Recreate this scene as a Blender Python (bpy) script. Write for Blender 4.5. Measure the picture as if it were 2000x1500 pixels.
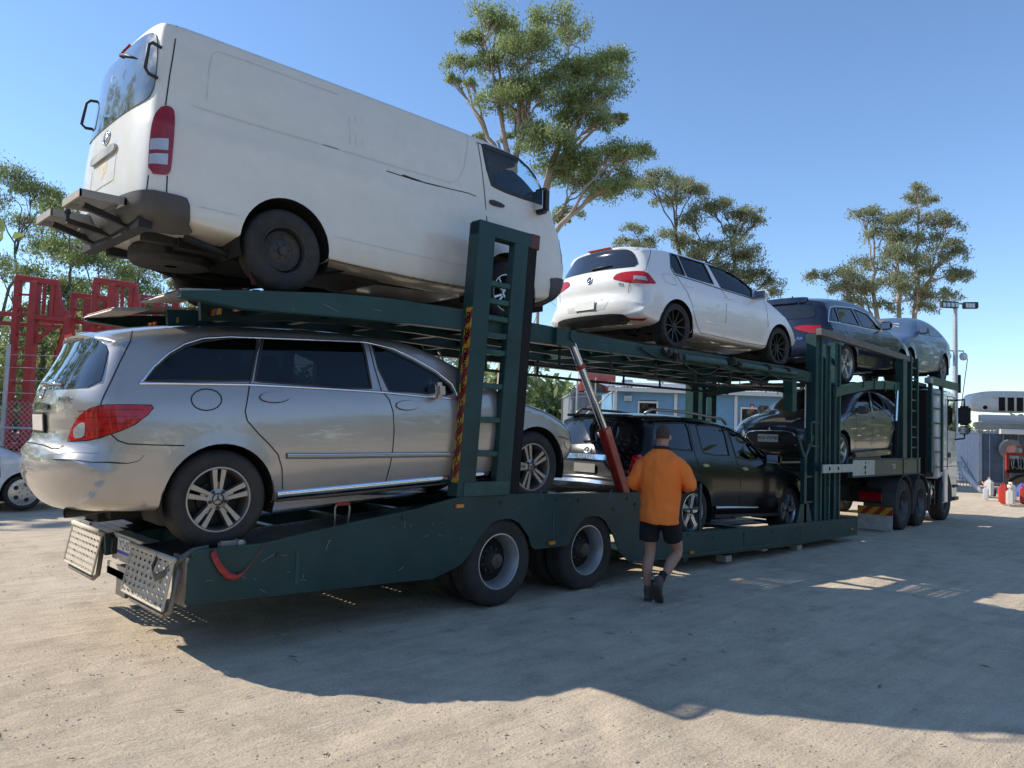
import bpy, bmesh, math, random
import numpy as np
from mathutils import Vector, Matrix, noise
from mathutils.bvhtree import BVHTree
from mathutils.geometry import delaunay_2d_cdt, tessellate_polygon

for _o in list(bpy.data.objects):
    bpy.data.objects.remove(_o, do_unlink=True)
SC = bpy.context.scene
COL = SC.collection
R = math.radians

# ---------------------------------------------------------------- camera
cam_d = bpy.data.cameras.new('camera')
cam = bpy.data.objects.new('camera', cam_d)
COL.objects.link(cam)
SC.camera = cam
cam_d.sensor_width = 36.0
cam_d.lens = 36.0 * 1502.0 / 2000.0
cam_d.clip_start = 0.05
cam_d.clip_end = 3000
_yaw, _pit, _rol = 0.80220, 0.06012, 0.03459
_fw = Vector((math.cos(_yaw) * math.cos(_pit), math.sin(_yaw) * math.cos(_pit), math.sin(_pit)))
_rt = Vector((math.sin(_yaw), -math.cos(_yaw), 0))
_up = _rt.cross(_fw)
_r2 = _rt * math.cos(_rol) + _up * math.sin(_rol)
_u2 = -_rt * math.sin(_rol) + _up * math.cos(_rol)
_m = Matrix((_r2, _u2, -_fw)).transposed().to_4x4()
_m.translation = Vector((-5.2014, -6.6804, 1.7047))
cam.matrix_world = _m

# ---------------------------------------------------------------- sky and sun
SUN_DIR = Vector((-0.74, 1.0, 0.95)).normalized()       # towards the sun
world = bpy.data.worlds.new('World')
SC.world = world
world.use_nodes = True
_nt = world.node_tree
_sky = _nt.nodes.new('ShaderNodeTexSky')
_sky.sky_type = 'NISHITA'
_sky.sun_disc = False
_sky.sun_elevation = math.asin(SUN_DIR.z)
_sky.sun_rotation = math.atan2(SUN_DIR.x, SUN_DIR.y)
_sky.air_density = 1.0
_sky.dust_density = 0.0
_sky.ozone_density = 5.0
_bg = _nt.nodes['Background']
_bg.inputs['Strength'].default_value = 0.15
_nt.links.new(_sky.outputs[0], _bg.inputs[0])
sun_d = bpy.data.lights.new('sun', 'SUN')
sun_d.energy = 4.0
sun_d.angle = R(0.53)
sun_d.color = (1.0, 0.93, 0.82)
sun = bpy.data.objects.new('sun', sun_d)
COL.objects.link(sun)
sun.rotation_euler = SUN_DIR.to_track_quat('Z', 'Y').to_euler()
SC.view_settings.view_transform = 'Standard'
SC.view_settings.look = 'None'
SC.view_settings.exposure = 0.5
SC.view_settings.gamma = 1.0
SC.view_settings.use_curve_mapping = False
SC.cycles.max_bounces = 8
SC.cycles.transparent_max_bounces = 16
SC.cycles.caustics_reflective = False
SC.cycles.caustics_refractive = False
SC.cycles.use_denoising = True

random.seed(7)
np.random.seed(7)

# ---------------------------------------------------------------- object helpers
def link(name, me, mat=None, parent=None, loc=None, mtx=None):
    o = bpy.data.objects.new(name, me)
    COL.objects.link(o)
    if mat is not None and me is not None and hasattr(me, 'materials') and not me.materials:
        for m in (mat if isinstance(mat, (list, tuple)) else [mat]):
            me.materials.append(m)
    if parent is not None:
        o.parent = parent
    if loc is not None:
        o.location = loc
    if mtx is not None:
        o.matrix_local = mtx
    return o

def tag(o, label=None, cat=None, group=None, kind=None):
    if label: o['label'] = label
    if cat: o['category'] = cat
    if group: o['group'] = group
    if kind: o['kind'] = kind
    return o

def empty(name, loc=(0, 0, 0), yaw=0.0, pitch=0.0, label=None, cat=None, group=None):
    o = bpy.data.objects.new(name, None)
    COL.objects.link(o)
    o.empty_display_size = 0.1
    o.matrix_world = Matrix.Translation(loc) @ Matrix.Rotation(yaw, 4, 'Z') @ Matrix.Rotation(-pitch, 4, 'Y')
    return tag(o, label, cat, group)

def pydata(name, v, f, smooth=False):
    me = bpy.data.meshes.new(name)
    me.from_pydata([tuple(map(float, p)) for p in v], [], [tuple(map(int, q)) for q in f])
    me.update()
    if smooth:
        me.shade_smooth()
    return me

class MB:
    """collects simple solids into one mesh"""
    def __init__(s):
        s.v = []; s.f = []
    def add(s, v, f):
        b = len(s.v)
        s.v += [tuple(p) for p in v]
        s.f += [tuple(i + b for i in q) for q in f]
        return s
    def box(s, c, d, rot=None):
        x, y, z = d[0] / 2, d[1] / 2, d[2] / 2
        P = [Vector(p) for p in ((-x, -y, -z), (x, -y, -z), (x, y, -z), (-x, y, -z), (-x, -y, z), (x, -y, z), (x, y, z), (-x, y, z))]
        if rot is not None:
            P = [rot @ p for p in P]
        c = Vector(c)
        return s.add([p + c for p in P], [(0, 3, 2, 1), (4, 5, 6, 7), (0, 1, 5, 4), (1, 2, 6, 5), (2, 3, 7, 6), (3, 0, 4, 7)])
    def bb(s, x0, x1, y0, y1, z0, z1):
        return s.box(((x0 + x1) / 2, (y0 + y1) / 2, (z0 + z1) / 2), (abs(x1 - x0), abs(y1 - y0), abs(z1 - z0)))
    def beam(s, a, b, w, h, up=(0, 0, 1)):
        a, b = Vector(a), Vector(b)
        d = b - a
        L = d.length
        d = d / L
        u = Vector(up)
        if abs(d.dot(u)) > 0.98:
            u = Vector((1, 0, 0))
        sd = d.cross(u).normalized()
        u = sd.cross(d)
        rot = Matrix((d, sd, u)).transposed()
        return s.box((a + b) / 2, (L, w, h), rot)
    def tube(s, pts, r, n=8, caps=True):
        pts = [Vector(p) for p in pts]
        rs = r if isinstance(r, (list, tuple)) else [r] * len(pts)
        V = []; Fc = []
        pu = None
        for i, p in enumerate(pts):
            d = (pts[min(i + 1, len(pts) - 1)] - pts[max(i - 1, 0)]).normalized()
            if pu is None:
                u = Vector((0, 0, 1)) if abs(d.z) < 0.9 else Vector((1, 0, 0))
                u = (u - d * u.dot(d)).normalized()
            else:
                u = (pu - d * pu.dot(d)).normalized()
            pu = u
            w = d.cross(u)
            for k in range(n):
                t = 2 * math.pi * k / n
                V.append(p + (u * math.cos(t) + w * math.sin(t)) * rs[i])
        for i in range(len(pts) - 1):
            for k in range(n):
                a = i * n + k; b = i * n + (k + 1) % n
                Fc.append((a, b, b + n, a + n))
        if caps:
            Fc.append(tuple(range(n))[::-1])
            Fc.append(tuple((len(pts) - 1) * n + k for k in range(n)))
        return s.add(V, Fc)
    def prism(s, poly, o, e1, e2, e3, t):
        """poly 2D in (e1,e2) at origin o, extruded along e3 by t"""
        o, e1, e2, e3 = Vector(o), Vector(e1), Vector(e2), Vector(e3)
        n = len(poly)
        A = [o + e1 * p[0] + e2 * p[1] for p in poly]
        B = [p + e3 * t for p in A]
        tris = tessellate_polygon([[Vector((p[0], p[1], 0)) for p in poly]])
        F = [tuple(q) for q in tris] + [tuple(n + i for i in reversed(q)) for q in tris]
        F += [(i, i + n, (i + 1) % n + n, (i + 1) % n) for i in range(n)]
        return s.add(A + B, F)
    def platexz(s, poly, y0, y1):
        return s.prism(poly, (0, y0, 0), (1, 0, 0), (0, 0, 1), (0, 1, 0), y1 - y0)
    def lathe(s, prof, n=32, axis='y', c=(0, 0, 0), closed=False):
        c = Vector(c)
        V = []
        for k in range(n):
            t = 2 * math.pi * k / n
            cs, sn = math.cos(t), math.sin(t)
            for (r, h) in prof:
                if axis == 'y': V.append(c + Vector((r * cs, h, r * sn)))
                elif axis == 'x': V.append(c + Vector((h, r * cs, r * sn)))
                else: V.append(c + Vector((r * cs, r * sn, h)))
        m = len(prof); F = []
        for k in range(n):
            a = k * m; b = ((k + 1) % n) * m
            for i in range(m - 1 + (1 if closed else 0)):
                j = (i + 1) % m
                F.append((a + i, a + j, b + j, b + i))
        return s.add(V, F)
    def me(s, name, smooth=False, fix=True, bevel=0.0, sharp=None, merge=0.0):
        me = pydata(name, s.v, s.f)
        bm = bmesh.new()
        bm.from_mesh(me)
        if merge:
            bmesh.ops.remove_doubles(bm, verts=bm.verts, dist=merge)
        if fix:
            bmesh.ops.recalc_face_normals(bm, faces=bm.faces)
        if bevel:
            ed = [e for e in bm.edges if len(e.link_faces) == 2 and e.calc_face_angle(0) > 0.6]
            bmesh.ops.bevel(bm, geom=ed, offset=bevel, segments=1, affect='EDGES', clamp_overlap=True)
        bm.to_mesh(me)
        bm.free()
        if smooth:
            me.shade_smooth()
            if sharp:
                me.set_sharp_from_angle(angle=sharp)
        return me
    def obj(s, name, mat, parent=None, **k):
        return link(name, s.me(name, **k), mat, parent)

def text_mesh(name, body, size, mat, parent, mtx, extrude=0.001, align='CENTER', spacing=1.0, line=1.0, bold=0.0):
    cu = bpy.data.curves.new(name, 'FONT')
    cu.body = body
    cu.size = size
    cu.extrude = extrude
    cu.offset = bold
    cu.align_x = align
    cu.align_y = 'CENTER'
    cu.space_character = spacing
    cu.space_line = line
    tmp = bpy.data.objects.new('tmp_text', cu)
    me = tmp.to_mesh().copy()
    tmp.to_mesh_clear()
    bpy.data.objects.remove(tmp, do_unlink=True)
    bpy.data.curves.remove(cu)
    me.name = name
    me.materials.clear()
    return link(name, me, mat, parent, mtx=mtx)

def frame_mtx(o, ex, ey):
    ex = Vector(ex).normalized(); ey = Vector(ey)
    ey = (ey - ex * ey.dot(ex)).normalized()
    ez = ex.cross(ey)
    m = Matrix((ex, ey, ez)).transposed().to_4x4()
    m.translation = Vector(o)
    return m

# ---------------------------------------------------------------- materials
MATS = {}
def _mat(name):
    m = bpy.data.materials.new(name)
    m.use_nodes = True
    nt = m.node_tree
    return m, nt, nt.nodes['Principled BSDF']

def _noise(nt, scale, detail=4, rough=0.55, vec=None, w=None):
    n = nt.nodes.new('ShaderNodeTexNoise')
    n.inputs['Scale'].default_value = scale
    n.inputs['Detail'].default_value = detail
    n.inputs['Roughness'].default_value = rough
    if vec is not None:
        nt.links.new(vec, n.inputs['Vector'])
    return n

def _ramp(nt, src, stops):
    r = nt.nodes.new('ShaderNodeValToRGB')
    while len(r.color_ramp.elements) < len(stops):
        r.color_ramp.elements.new(0.5)
    for e, (p, c) in zip(r.color_ramp.elements, stops):
        e.position = p
        e.color = (*c, 1) if len(c) == 3 else c
    nt.links.new(src, r.inputs[0])
    return r

def _coord(nt, kind='Object', scale=None):
    tc = nt.nodes.new('ShaderNodeTexCoord')
    if scale is None:
        return tc.outputs[kind]
    mp = nt.nodes.new('ShaderNodeMapping')
    mp.inputs['Scale'].default_value = scale
    nt.links.new(tc.outputs[kind], mp.inputs[0])
    return mp.outputs[0]

def mat(name, col, rough=0.5, metal=0.0, var=0.12, vscale=6.0, coat=0.0, bump=0.0, bscale=40.0, spec=0.5,
        dust=0.0, dustcol=(0.33, 0.28, 0.21), stretch=None, alpha=1.0, coatrough=0.03, rust=0.0, chips=0.0, chipcol=(.30, .31, .28)):
    if name in MATS:
        return MATS[name]
    m, nt, p = _mat(name)
    MATS[name] = m
    vec = _coord(nt, 'Object', stretch)
    n = _noise(nt, vscale, 5, 0.6, vec)
    c0 = tuple(max(0, c * (1 - var)) for c in col)
    c1 = tuple(min(1, c * (1 + var)) for c in col)
    rp = _ramp(nt, n.outputs[0], [(0.3, c0), (0.7, c1)])
    out = rp.outputs[0]
    if rust:
        n3 = _noise(nt, 9, 8, 0.7, vec)
        r3 = _ramp(nt, n3.outputs[0], [(0.62 - rust * 0.2, (0, 0, 0)), (0.68, (1, 1, 1))])
        mx = nt.nodes.new('ShaderNodeMixRGB')
        mx.inputs[2].default_value = (0.12, 0.05, 0.025, 1)
        nt.links.new(r3.outputs[0], mx.inputs[0]); nt.links.new(out, mx.inputs[1])
        out = mx.outputs[0]
    if chips:
        n4 = _noise(nt, 26, 9, .75, vec)
        n5 = _noise(nt, 2.0, 3, .5, vec)
        ad4 = nt.nodes.new('ShaderNodeMath'); ad4.operation = 'MULTIPLY_ADD'; ad4.inputs[1].default_value = .35
        nt.links.new(n5.outputs[0], ad4.inputs[0]); nt.links.new(n4.outputs[0], ad4.inputs[2])
        r4 = _ramp(nt, ad4.outputs[0], [(.90 - chips, (0, 0, 0)), (.92 - chips, (1, 1, 1))])
        mx = nt.nodes.new('ShaderNodeMixRGB'); mx.inputs[2].default_value = (*chipcol, 1)
        nt.links.new(r4.outputs[0], mx.inputs[0]); nt.links.new(out, mx.inputs[1]); out = mx.outputs[0]
    if dust:
        n2 = _noise(nt, 3.1, 8, 0.65, vec)
        r2 = _ramp(nt, n2.outputs[0], [(0.35, (0, 0, 0)), (0.75, (dust, dust, dust))])
        mx = nt.nodes.new('ShaderNodeMixRGB')
        mx.inputs[2].default_value = (*dustcol, 1)
        nt.links.new(r2.outputs[0], mx.inputs[0]); nt.links.new(out, mx.inputs[1])
        out = mx.outputs[0]
        ad = nt.nodes.new('ShaderNodeMath'); ad.operation = 'MULTIPLY_ADD'
        ad.inputs[1].default_value = 0.5; ad.inputs[2].default_value = rough
        nt.links.new(r2.outputs[0], ad.inputs[0]); nt.links.new(ad.outputs[0], p.inputs['Roughness'])
    else:
        p.inputs['Roughness'].default_value = rough
    nt.links.new(out, p.inputs['Base Color'])
    p.inputs['Metallic'].default_value = metal
    p.inputs['Specular IOR Level'].default_value = spec
    if coat:
        p.inputs['Coat Weight'].default_value = coat
        p.inputs['Coat Roughness'].default_value = coatrough
    if bump:
        b = nt.nodes.new('ShaderNodeBump')
        b.inputs['Strength'].default_value = bump
        b.inputs['Distance'].default_value = 0.02
        nb = _noise(nt, bscale, 6, 0.6, vec)
        nt.links.new(nb.outputs[0], b.inputs['Height'])
        nt.links.new(b.outputs[0], p.inputs['Normal'])
    if alpha < 1:
        p.inputs['Alpha'].default_value = alpha
    return m

def glass(name, tint, rough=0.02, dusty=0.0):
    """thin pane: tinted see-through with a fresnel reflection"""
    if name in MATS:
        return MATS[name]
    m, nt, p = _mat(name)
    MATS[name] = m
    out = nt.nodes['Material Output']
    nt.nodes.remove(p)
    tr = nt.nodes.new('ShaderNodeBsdfTransparent')
    tr.inputs[0].default_value = (*tint, 1)
    gl = nt.nodes.new('ShaderNodeBsdfGlossy')
    gl.inputs['Roughness'].default_value = rough
    fr = nt.nodes.new('ShaderNodeFresnel')
    fr.inputs[0].default_value = 1.6
    mx = nt.nodes.new('ShaderNodeMixShader')
    nt.links.new(fr.outputs[0], mx.inputs[0]); nt.links.new(tr.outputs[0], mx.inputs[1]); nt.links.new(gl.outputs[0], mx.inputs[2])
    last = mx
    if dusty:
        df = nt.nodes.new('ShaderNodeBsdfDiffuse')
        df.inputs[0].default_value = (0.35, 0.31, 0.25, 1)
        n = _noise(nt, 5, 8, 0.7, _coord(nt))
        rp = _ramp(nt, n.outputs[0], [(0.3, (dusty * .3,) * 3), (0.75, (dusty,) * 3)])
        m2 = nt.nodes.new('ShaderNodeMixShader')
        nt.links.new(rp.outputs[0], m2.inputs[0]); nt.links.new(mx.outputs[0], m2.inputs[1]); nt.links.new(df.outputs[0], m2.inputs[2])
        last = m2
    nt.links.new(last.outputs[0], out.inputs[0])
    return m
# ================================================================ vehicle bodies
def chaikin(P, it=3):
    P = np.asarray(P, float)
    for _ in range(it):
        Q = np.roll(P, -1, 0)
        A = P * 0.75 + Q * 0.25
        B = P * 0.25 + Q * 0.75
        P = np.stack([A, B], 1).reshape(-1, P.shape[1])
    return P

def pip(pts, poly):
    """points (n,2) inside polygon"""
    x, y = pts[:, 0], pts[:, 1]
    poly = np.asarray(poly, float)
    ins = np.zeros(len(pts), bool)
    j = len(poly) - 1
    for i in range(len(poly)):
        xi, yi = poly[i]; xj, yj = poly[j]
        if yi != yj:
            c = ((yi > y) != (yj > y)) & (x < (xj - xi) * (y - yi) / (yj - yi) + xi)
            ins ^= c
        j = i
    return ins

def resample(poly, step, closed=True):
    P = np.asarray(poly, float)
    out = []
    n = len(P)
    for i in range(n if closed else n - 1):
        a, b = P[i], P[(i + 1) % n]
        k = max(1, int(np.ceil(np.linalg.norm(b[:2] - a[:2]) / step)))
        for t in range(k):
            out.append(a + (b - a) * t / k)
    if not closed:
        out.append(P[-1])
    return np.array(out)

def smoothstep(t):
    t = np.clip(t, 0, 1)
    return t * t * (3 - 2 * t)

class Shape:
    """body whose half-width is a function of the side view: a silhouette blown up and rounded towards its outline"""
    def __init__(s, spec):
        s.sp = spec
        S = chaikin([(p[0], p[1], p[2], p[3] if len(p) > 3 else 2.3) for p in spec['sil']], 3)
        s.sil = resample(S, 0.06)
        s.wz = np.array(spec['wz'], float)
    def dist(s, P):
        A = s.sil; B = np.roll(A, -1, 0)
        P = np.asarray(P, float)
        best = np.full(len(P), 1e9); rr = np.zeros(len(P)); nn = np.zeros(len(P))
        for i in range(0, len(A)):
            a = A[i]; d = B[i] - a
            l2 = max(d[0] ** 2 + d[1] ** 2, 1e-12)
            t = np.clip(((P[:, 0] - a[0]) * d[0] + (P[:, 1] - a[1]) * d[1]) / l2, 0, 1)
            dx = P[:, 0] - a[0] - t * d[0]; dz = P[:, 1] - a[1] - t * d[1]
            q = np.hypot(dx, dz)
            m = q < best
            best[m] = q[m]; rr[m] = (a[2] + t * d[2])[m]; nn[m] = (a[3] + t * d[3])[m]
        return best, rr, nn
    def W(s, x, z):
        w = np.interp(z, s.wz[:, 0], s.wz[:, 1])
        # soften the knots of the table
        w = 0.5 * w + 0.25 * np.interp(z + 0.05, s.wz[:, 0], s.wz[:, 1]) + 0.25 * np.interp(z - 0.05, s.wz[:, 0], s.wz[:, 1])
        for (x0, ln, amt) in s.sp.get('taper', ()):
            w = w * (1 - amt * np.clip((x - x0) / ln, 0, 1.5) ** 2)
        for (xc, zc, rad, amt) in s.sp.get('flare', ()):
            q = np.hypot(x - xc, z - zc) - rad
            w = w + amt * np.exp(-(q / 0.07) ** 2) * (z > zc - 0.25)
        for (z0, amt, wd) in s.sp.get('crease', ()):
            w = w + amt * np.exp(-((z - z0) / wd) ** 2)
        return w
    def Y(s, P):
        P = np.asarray(P, float)
        d, r, n = s.dist(P)
        q = np.clip(d / np.maximum(r, 1e-4), 0, 1)
        g = (1 - (1 - q) ** n) ** (1 / n)
        ins = pip(P, s.sil[:, :2])
        return np.where(ins, s.W(P[:, 0], P[:, 1]) * g, 0.0)

def arch_poly(xc, zc, rad, zb, n=26, squash=1.0):
    a0 = math.asin(max(-1, min(1, (zb - zc) / rad)))
    P = [(xc + rad * math.cos(t), zc + rad * squash * math.sin(t)) for t in np.linspace(a0, math.pi - a0, n)]
    return P

def body_mesh(name, sh, holes=(), arches=(), grid=0.05, ring=(.008, .025, .05, .085, .13, .18, .24, .31, .4, .5, .62, .8, 1.0)):
    sil = sh.sil
    verts = []; edges = []
    def loop(poly):
        b = len(verts)
        n = len(poly)
        for p in poly: verts.append((float(p[0]), float(p[1])))
        for i in range(n): edges.append((b + i, b + (i + 1) % n))
    loop(sil[:, :2])
    nsil = len(sil)
    cuts = [np.array(resample(h, 0.05))[:, :2] for h in holes]
    acs = []
    for a in arches:
        acs.append(np.array(resample(a, 0.03)))
    for h in cuts + acs: loop(h)
    # rings
    T = np.roll(sil, -1, 0)[:, :2] - np.roll(sil, 1, 0)[:, :2]
    T /= np.linalg.norm(T, axis=1)[:, None] + 1e-9
    area = 0.5 * np.sum(sil[:, 0] * np.roll(sil[:, 1], -1) - np.roll(sil[:, 0], -1) * sil[:, 1])
    N = np.stack([-T[:, 1], T[:, 0]], 1) * (1 if area > 0 else -1)
    pts = []
    for q in ring:
        d = sil[:, 2] * q
        P = sil[:, :2] + N * d[:, None]
        dd, _, _ = sh.dist(P)
        ok = (dd > d * 0.93) & pip(P, sil[:, :2])
        pts.append(P[ok])
    lo = sil[:, :2].min(0); hi = sil[:, :2].max(0)
    gx, gz = np.meshgrid(np.arange(lo[0], hi[0], grid), np.arange(lo[1], hi[1], grid))
    gx = gx + (np.arange(gx.shape[0]) % 2)[:, None] * grid / 2
    P = np.stack([gx.ravel(), gz.ravel()], 1)
    d, r, _ = sh.dist(P)
    P = P[pip(P, sil[:, :2]) & (d > r * 1.03)]
    pts.append(P)
    P = np.concatenate(pts)
    # keep away from loops
    L = np.array(verts[nsil:]) if len(verts) > nsil else np.zeros((0, 2))
    if len(L):
        keep = np.ones(len(P), bool)
        for i in range(0, len(P), 2000):
            q = P[i:i + 2000]
            keep[i:i + 2000] = (np.hypot(q[:, None, 0] - L[None, :, 0], q[:, None, 1] - L[None, :, 1]).min(1) > 0.012)
        P = P[keep]
    verts += [tuple(map(float, p)) for p in P]
    ov, oe, of, _, _, _ = delaunay_2d_cdt([Vector(v) for v in verts], edges, [], 0, 1e-5)
    V = np.array([(v.x, v.y) for v in ov])
    F = np.array([f for f in of if len(f) == 3])
    C = V[F].mean(1)
    ok = pip(C, sil[:, :2])
    for h in cuts + acs:
        ok &= ~pip(C, h)
    F = F[ok]
    y = sh.Y(V)
    dd, _, _ = sh.dist(V)
    y[dd < 1e-4] = 0.0
    used = np.unique(F)
    mp = -np.ones(len(V), int); mp[used] = np.arange(len(used))
    V = V[used]; y = y[used]; F = mp[F]
    n = len(V)
    mid = y < 1e-5
    idx2 = np.where(mid, np.arange(n), n + np.cumsum(~mid) - 1)
    VV = np.concatenate([np.stack([V[:, 0], -y, V[:, 1]], 1), np.stack([V[~mid, 0], y[~mid], V[~mid, 1]], 1)])
    FF = np.concatenate([F, idx2[F][:, ::-1]])
    me = pydata(name, VV, FF)
    bm = bmesh.new(); bm.from_mesh(me)
    bmesh.ops.recalc_face_normals(bm, faces=bm.faces)
    bm.to_mesh(me); bm.free()
    me.shade_smooth()
    return me

def bvh_of(me):
    return BVHTree.FromPolygons([v.co[:] for v in me.vertices], [p.vertices[:] for p in me.polygons])

def newell(P):
    n = Vector((0, 0, 0))
    for i in range(len(P)):
        a = Vector(P[i]); b = Vector(P[(i + 1) % len(P)])
        n += a.cross(b)
    return n.normalized()

def patch_mesh(name, bvh, P3, off=0.004, step=0.05, direction=None, smooth_it=0, thick=0.0):
    """a sheet that lies on the body inside the closed line P3, off proud of it"""
    P3 = [Vector(p) for p in P3]
    c = sum(P3, Vector()) / len(P3)
    n = newell(P3) if direction is None else Vector(direction).normalized()
    h = bvh.find_nearest(c)
    if direction is None and h[0] is not None and n.dot(h[1]) < 0:
        n = -n
    e1 = Vector((1, 0, 0)) if abs(n.x) < 0.8 else Vector((0, 1, 0))
    e1 = (e1 - n * e1.dot(n)).normalized()
    e2 = n.cross(e1)
    P2 = np.array([((p - c).dot(e1), (p - c).dot(e2)) for p in P3])
    if smooth_it:
        P2 = chaikin(P2, smooth_it)
    P2 = resample(P2, step)
    lo, hi = P2.min(0), P2.max(0)
    gx, gy = np.meshgrid(np.arange(lo[0], hi[0], step), np.arange(lo[1], hi[1], step))
    G = np.stack([gx.ravel(), gy.ravel()], 1)
    if len(G):
        G = G[pip(G, P2)]
    if len(G):
        dm = np.hypot(G[:, None, 0] - P2[None, :, 0], G[:, None, 1] - P2[None, :, 1]).min(1)
        G = G[dm > step * 0.4]
    nb = len(P2)
    vv = [Vector(map(float, p)) for p in np.concatenate([P2, G])]
    ov, oe, of, _, _, _ = delaunay_2d_cdt(vv, [(i, (i + 1) % nb) for i in range(nb)], [], 0, 1e-6)
    V2 = np.array([(v.x, v.y) for v in ov])
    F = [f for f in of if len(f) == 3]
    if not F:
        return pydata(name, [], [])
    F = np.array(F)
    F = F[pip(V2[F].mean(1), P2)]
    V = []
    for q in V2:
        o = c + e1 * q[0] + e2 * q[1]
        hit = bvh.ray_cast(o + n * 0.6, -n, 1.6)
        if hit[0] is None or (hit[0] - o).length > 0.5:
            hit = bvh.find_nearest(o)
        nn = hit[1]
        if nn.dot(n) < 0: nn = -nn
        V.append(hit[0] + nn * off)
    used = sorted(set(int(i) for f in F for i in f))
    mp = {u: i for i, u in enumerate(used)}
    V = [V[u] for u in used]
    F = [tuple(mp[int(i)] for i in f) for f in F]
    # orient outwards
    me = pydata(name, V, F)
    bm = bmesh.new(); bm.from_mesh(me)
    s = sum((f.normal * f.calc_area() for f in bm.faces), Vector())
    for f in bm.faces:
        if f.normal.dot(n) < 0: f.normal_flip()
    if thick:
        # rim wall going back into the body
        be = [e for e in bm.edges if len(e.link_faces) == 1]
        r = bmesh.ops.extrude_edge_only(bm, edges=be)
        for v in [g for g in r['geom'] if isinstance(g, bmesh.types.BMVert)]:
            v.co -= n * thick
    bm.normal_update()
    bm.to_mesh(me); bm.free()
    me.shade_smooth()
    me.set_sharp_from_angle(angle=R(50))
    return me

def cyl_patch(name, bvh, P2, xc, sx, off=.006, step=.05, it=0, thick=0.0, rad=1.5):
    """sheet wrapped round the end of a body: P2 in (arc, z), rays aimed at the upright axis x = xc"""
    P2 = np.asarray(P2, float)
    if it: P2 = chaikin(P2, it)
    P2 = resample(P2, step)
    lo, hi = P2.min(0), P2.max(0)
    gx, gy = np.meshgrid(np.arange(lo[0], hi[0], step), np.arange(lo[1], hi[1], step))
    G = np.stack([gx.ravel(), gy.ravel()], 1)
    G = G[pip(G, P2)]
    if len(G):
        G = G[np.hypot(G[:, None, 0] - P2[None, :, 0], G[:, None, 1] - P2[None, :, 1]).min(1) > step * .4]
    nb = len(P2)
    ov, oe, of, _, _, _ = delaunay_2d_cdt([Vector(map(float, p)) for p in np.concatenate([P2, G])], [(i, (i + 1) % nb) for i in range(nb)], [], 0, 1e-6)
    V2 = np.array([(v.x, v.y) for v in ov])
    F = np.array([f for f in of if len(f) == 3])
    F = F[pip(V2[F].mean(1), P2)]
    V = []; D = []
    for q in V2:
        t = q[0] / rad
        d = Vector((sx * math.cos(t), math.sin(t), 0))
        o = Vector((xc, 0, q[1]))
        h = bvh.ray_cast(o + d * 4, -d, 6)
        if h[0] is None: h = bvh.find_nearest(o + d * 1.4)
        n = h[1] if h[1].dot(d) > 0 else -h[1]
        V.append(h[0] + n * off); D.append(n)
    me = pydata(name, V, F)
    bm = bmesh.new(); bm.from_mesh(me); bm.verts.ensure_lookup_table()
    loose = [v for v in bm.verts if not v.link_faces]
    idx = {v: D[v.index] for v in bm.verts}
    for f in bm.faces:
        if f.normal.dot(idx[f.verts[0]]) < 0: f.normal_flip()
    if thick:
        be = [e for e in bm.edges if len(e.link_faces) == 1]
        base = {v: idx[v] for e in be for v in e.verts}
        r = bmesh.ops.extrude_edge_only(bm, edges=be)
        for v in [g for g in r['geom'] if isinstance(g, bmesh.types.BMVert)]:
            k = min(base, key=lambda w: (w.co - v.co).length_squared)
            v.co -= base[k] * thick
    bmesh.ops.delete(bm, geom=loose, context='VERTS')
    bm.normal_update(); bm.to_mesh(me); bm.free()
    me.shade_smooth(); me.set_sharp_from_angle(angle=R(50))
    return me

def strip_mesh(name, bvh, line, width, off=0.003, h=0.0, closed=False, step=0.04, view=None):
    """a narrow band that follows a line over the body (seams, seals, chrome, mouldings)"""
    L = resample(line, step, closed)
    P = []; Nn = []
    for p in L:
        p = Vector(p)
        hit = None
        if view is not None:
            hh = bvh.ray_cast(p + Vector(view) * 0.5, -Vector(view), 1.0)
            if hh[0] is not None: hit = hh
        if hit is None: hit = bvh.find_nearest(p)
        n = hit[1]
        if view is not None and n.dot(Vector(view)) < 0: n = -n
        P.append(hit[0]); Nn.append(n)
    V = []; F = []
    n = len(P)
    for i in range(n):
        a = P[(i - 1) % n] if (closed or i > 0) else P[i]
        b = P[(i + 1) % n] if (closed or i < n - 1) else P[i]
        t = (b - a).normalized()
        sd = Nn[i].cross(t).normalized()
        w = width / 2
        if h:
            V += [P[i] - sd * w, P[i] - sd * w * .7 + Nn[i] * (off + h), P[i] + sd * w * .7 + Nn[i] * (off + h), P[i] + sd * w]
        else:
            V += [P[i] - sd * w + Nn[i] * off, P[i] + sd * w + Nn[i] * off]
    k = 4 if h else 2
    for i in range(n if closed else n - 1):
        a = i * k; b = ((i + 1) % n) * k
        for j in range(k - 1):
            F.append((a + j, b + j, b + j + 1, a + j + 1))
    me = pydata(name, V, F, True)
    return me

def mirror_mesh(me, name=None):
    m2 = me.copy()
    if name: m2.name = name
    m2.transform(Matrix.Scale(-1, 4, (0, 1, 0)))
    m2.flip_normals()
    return m2

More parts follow.
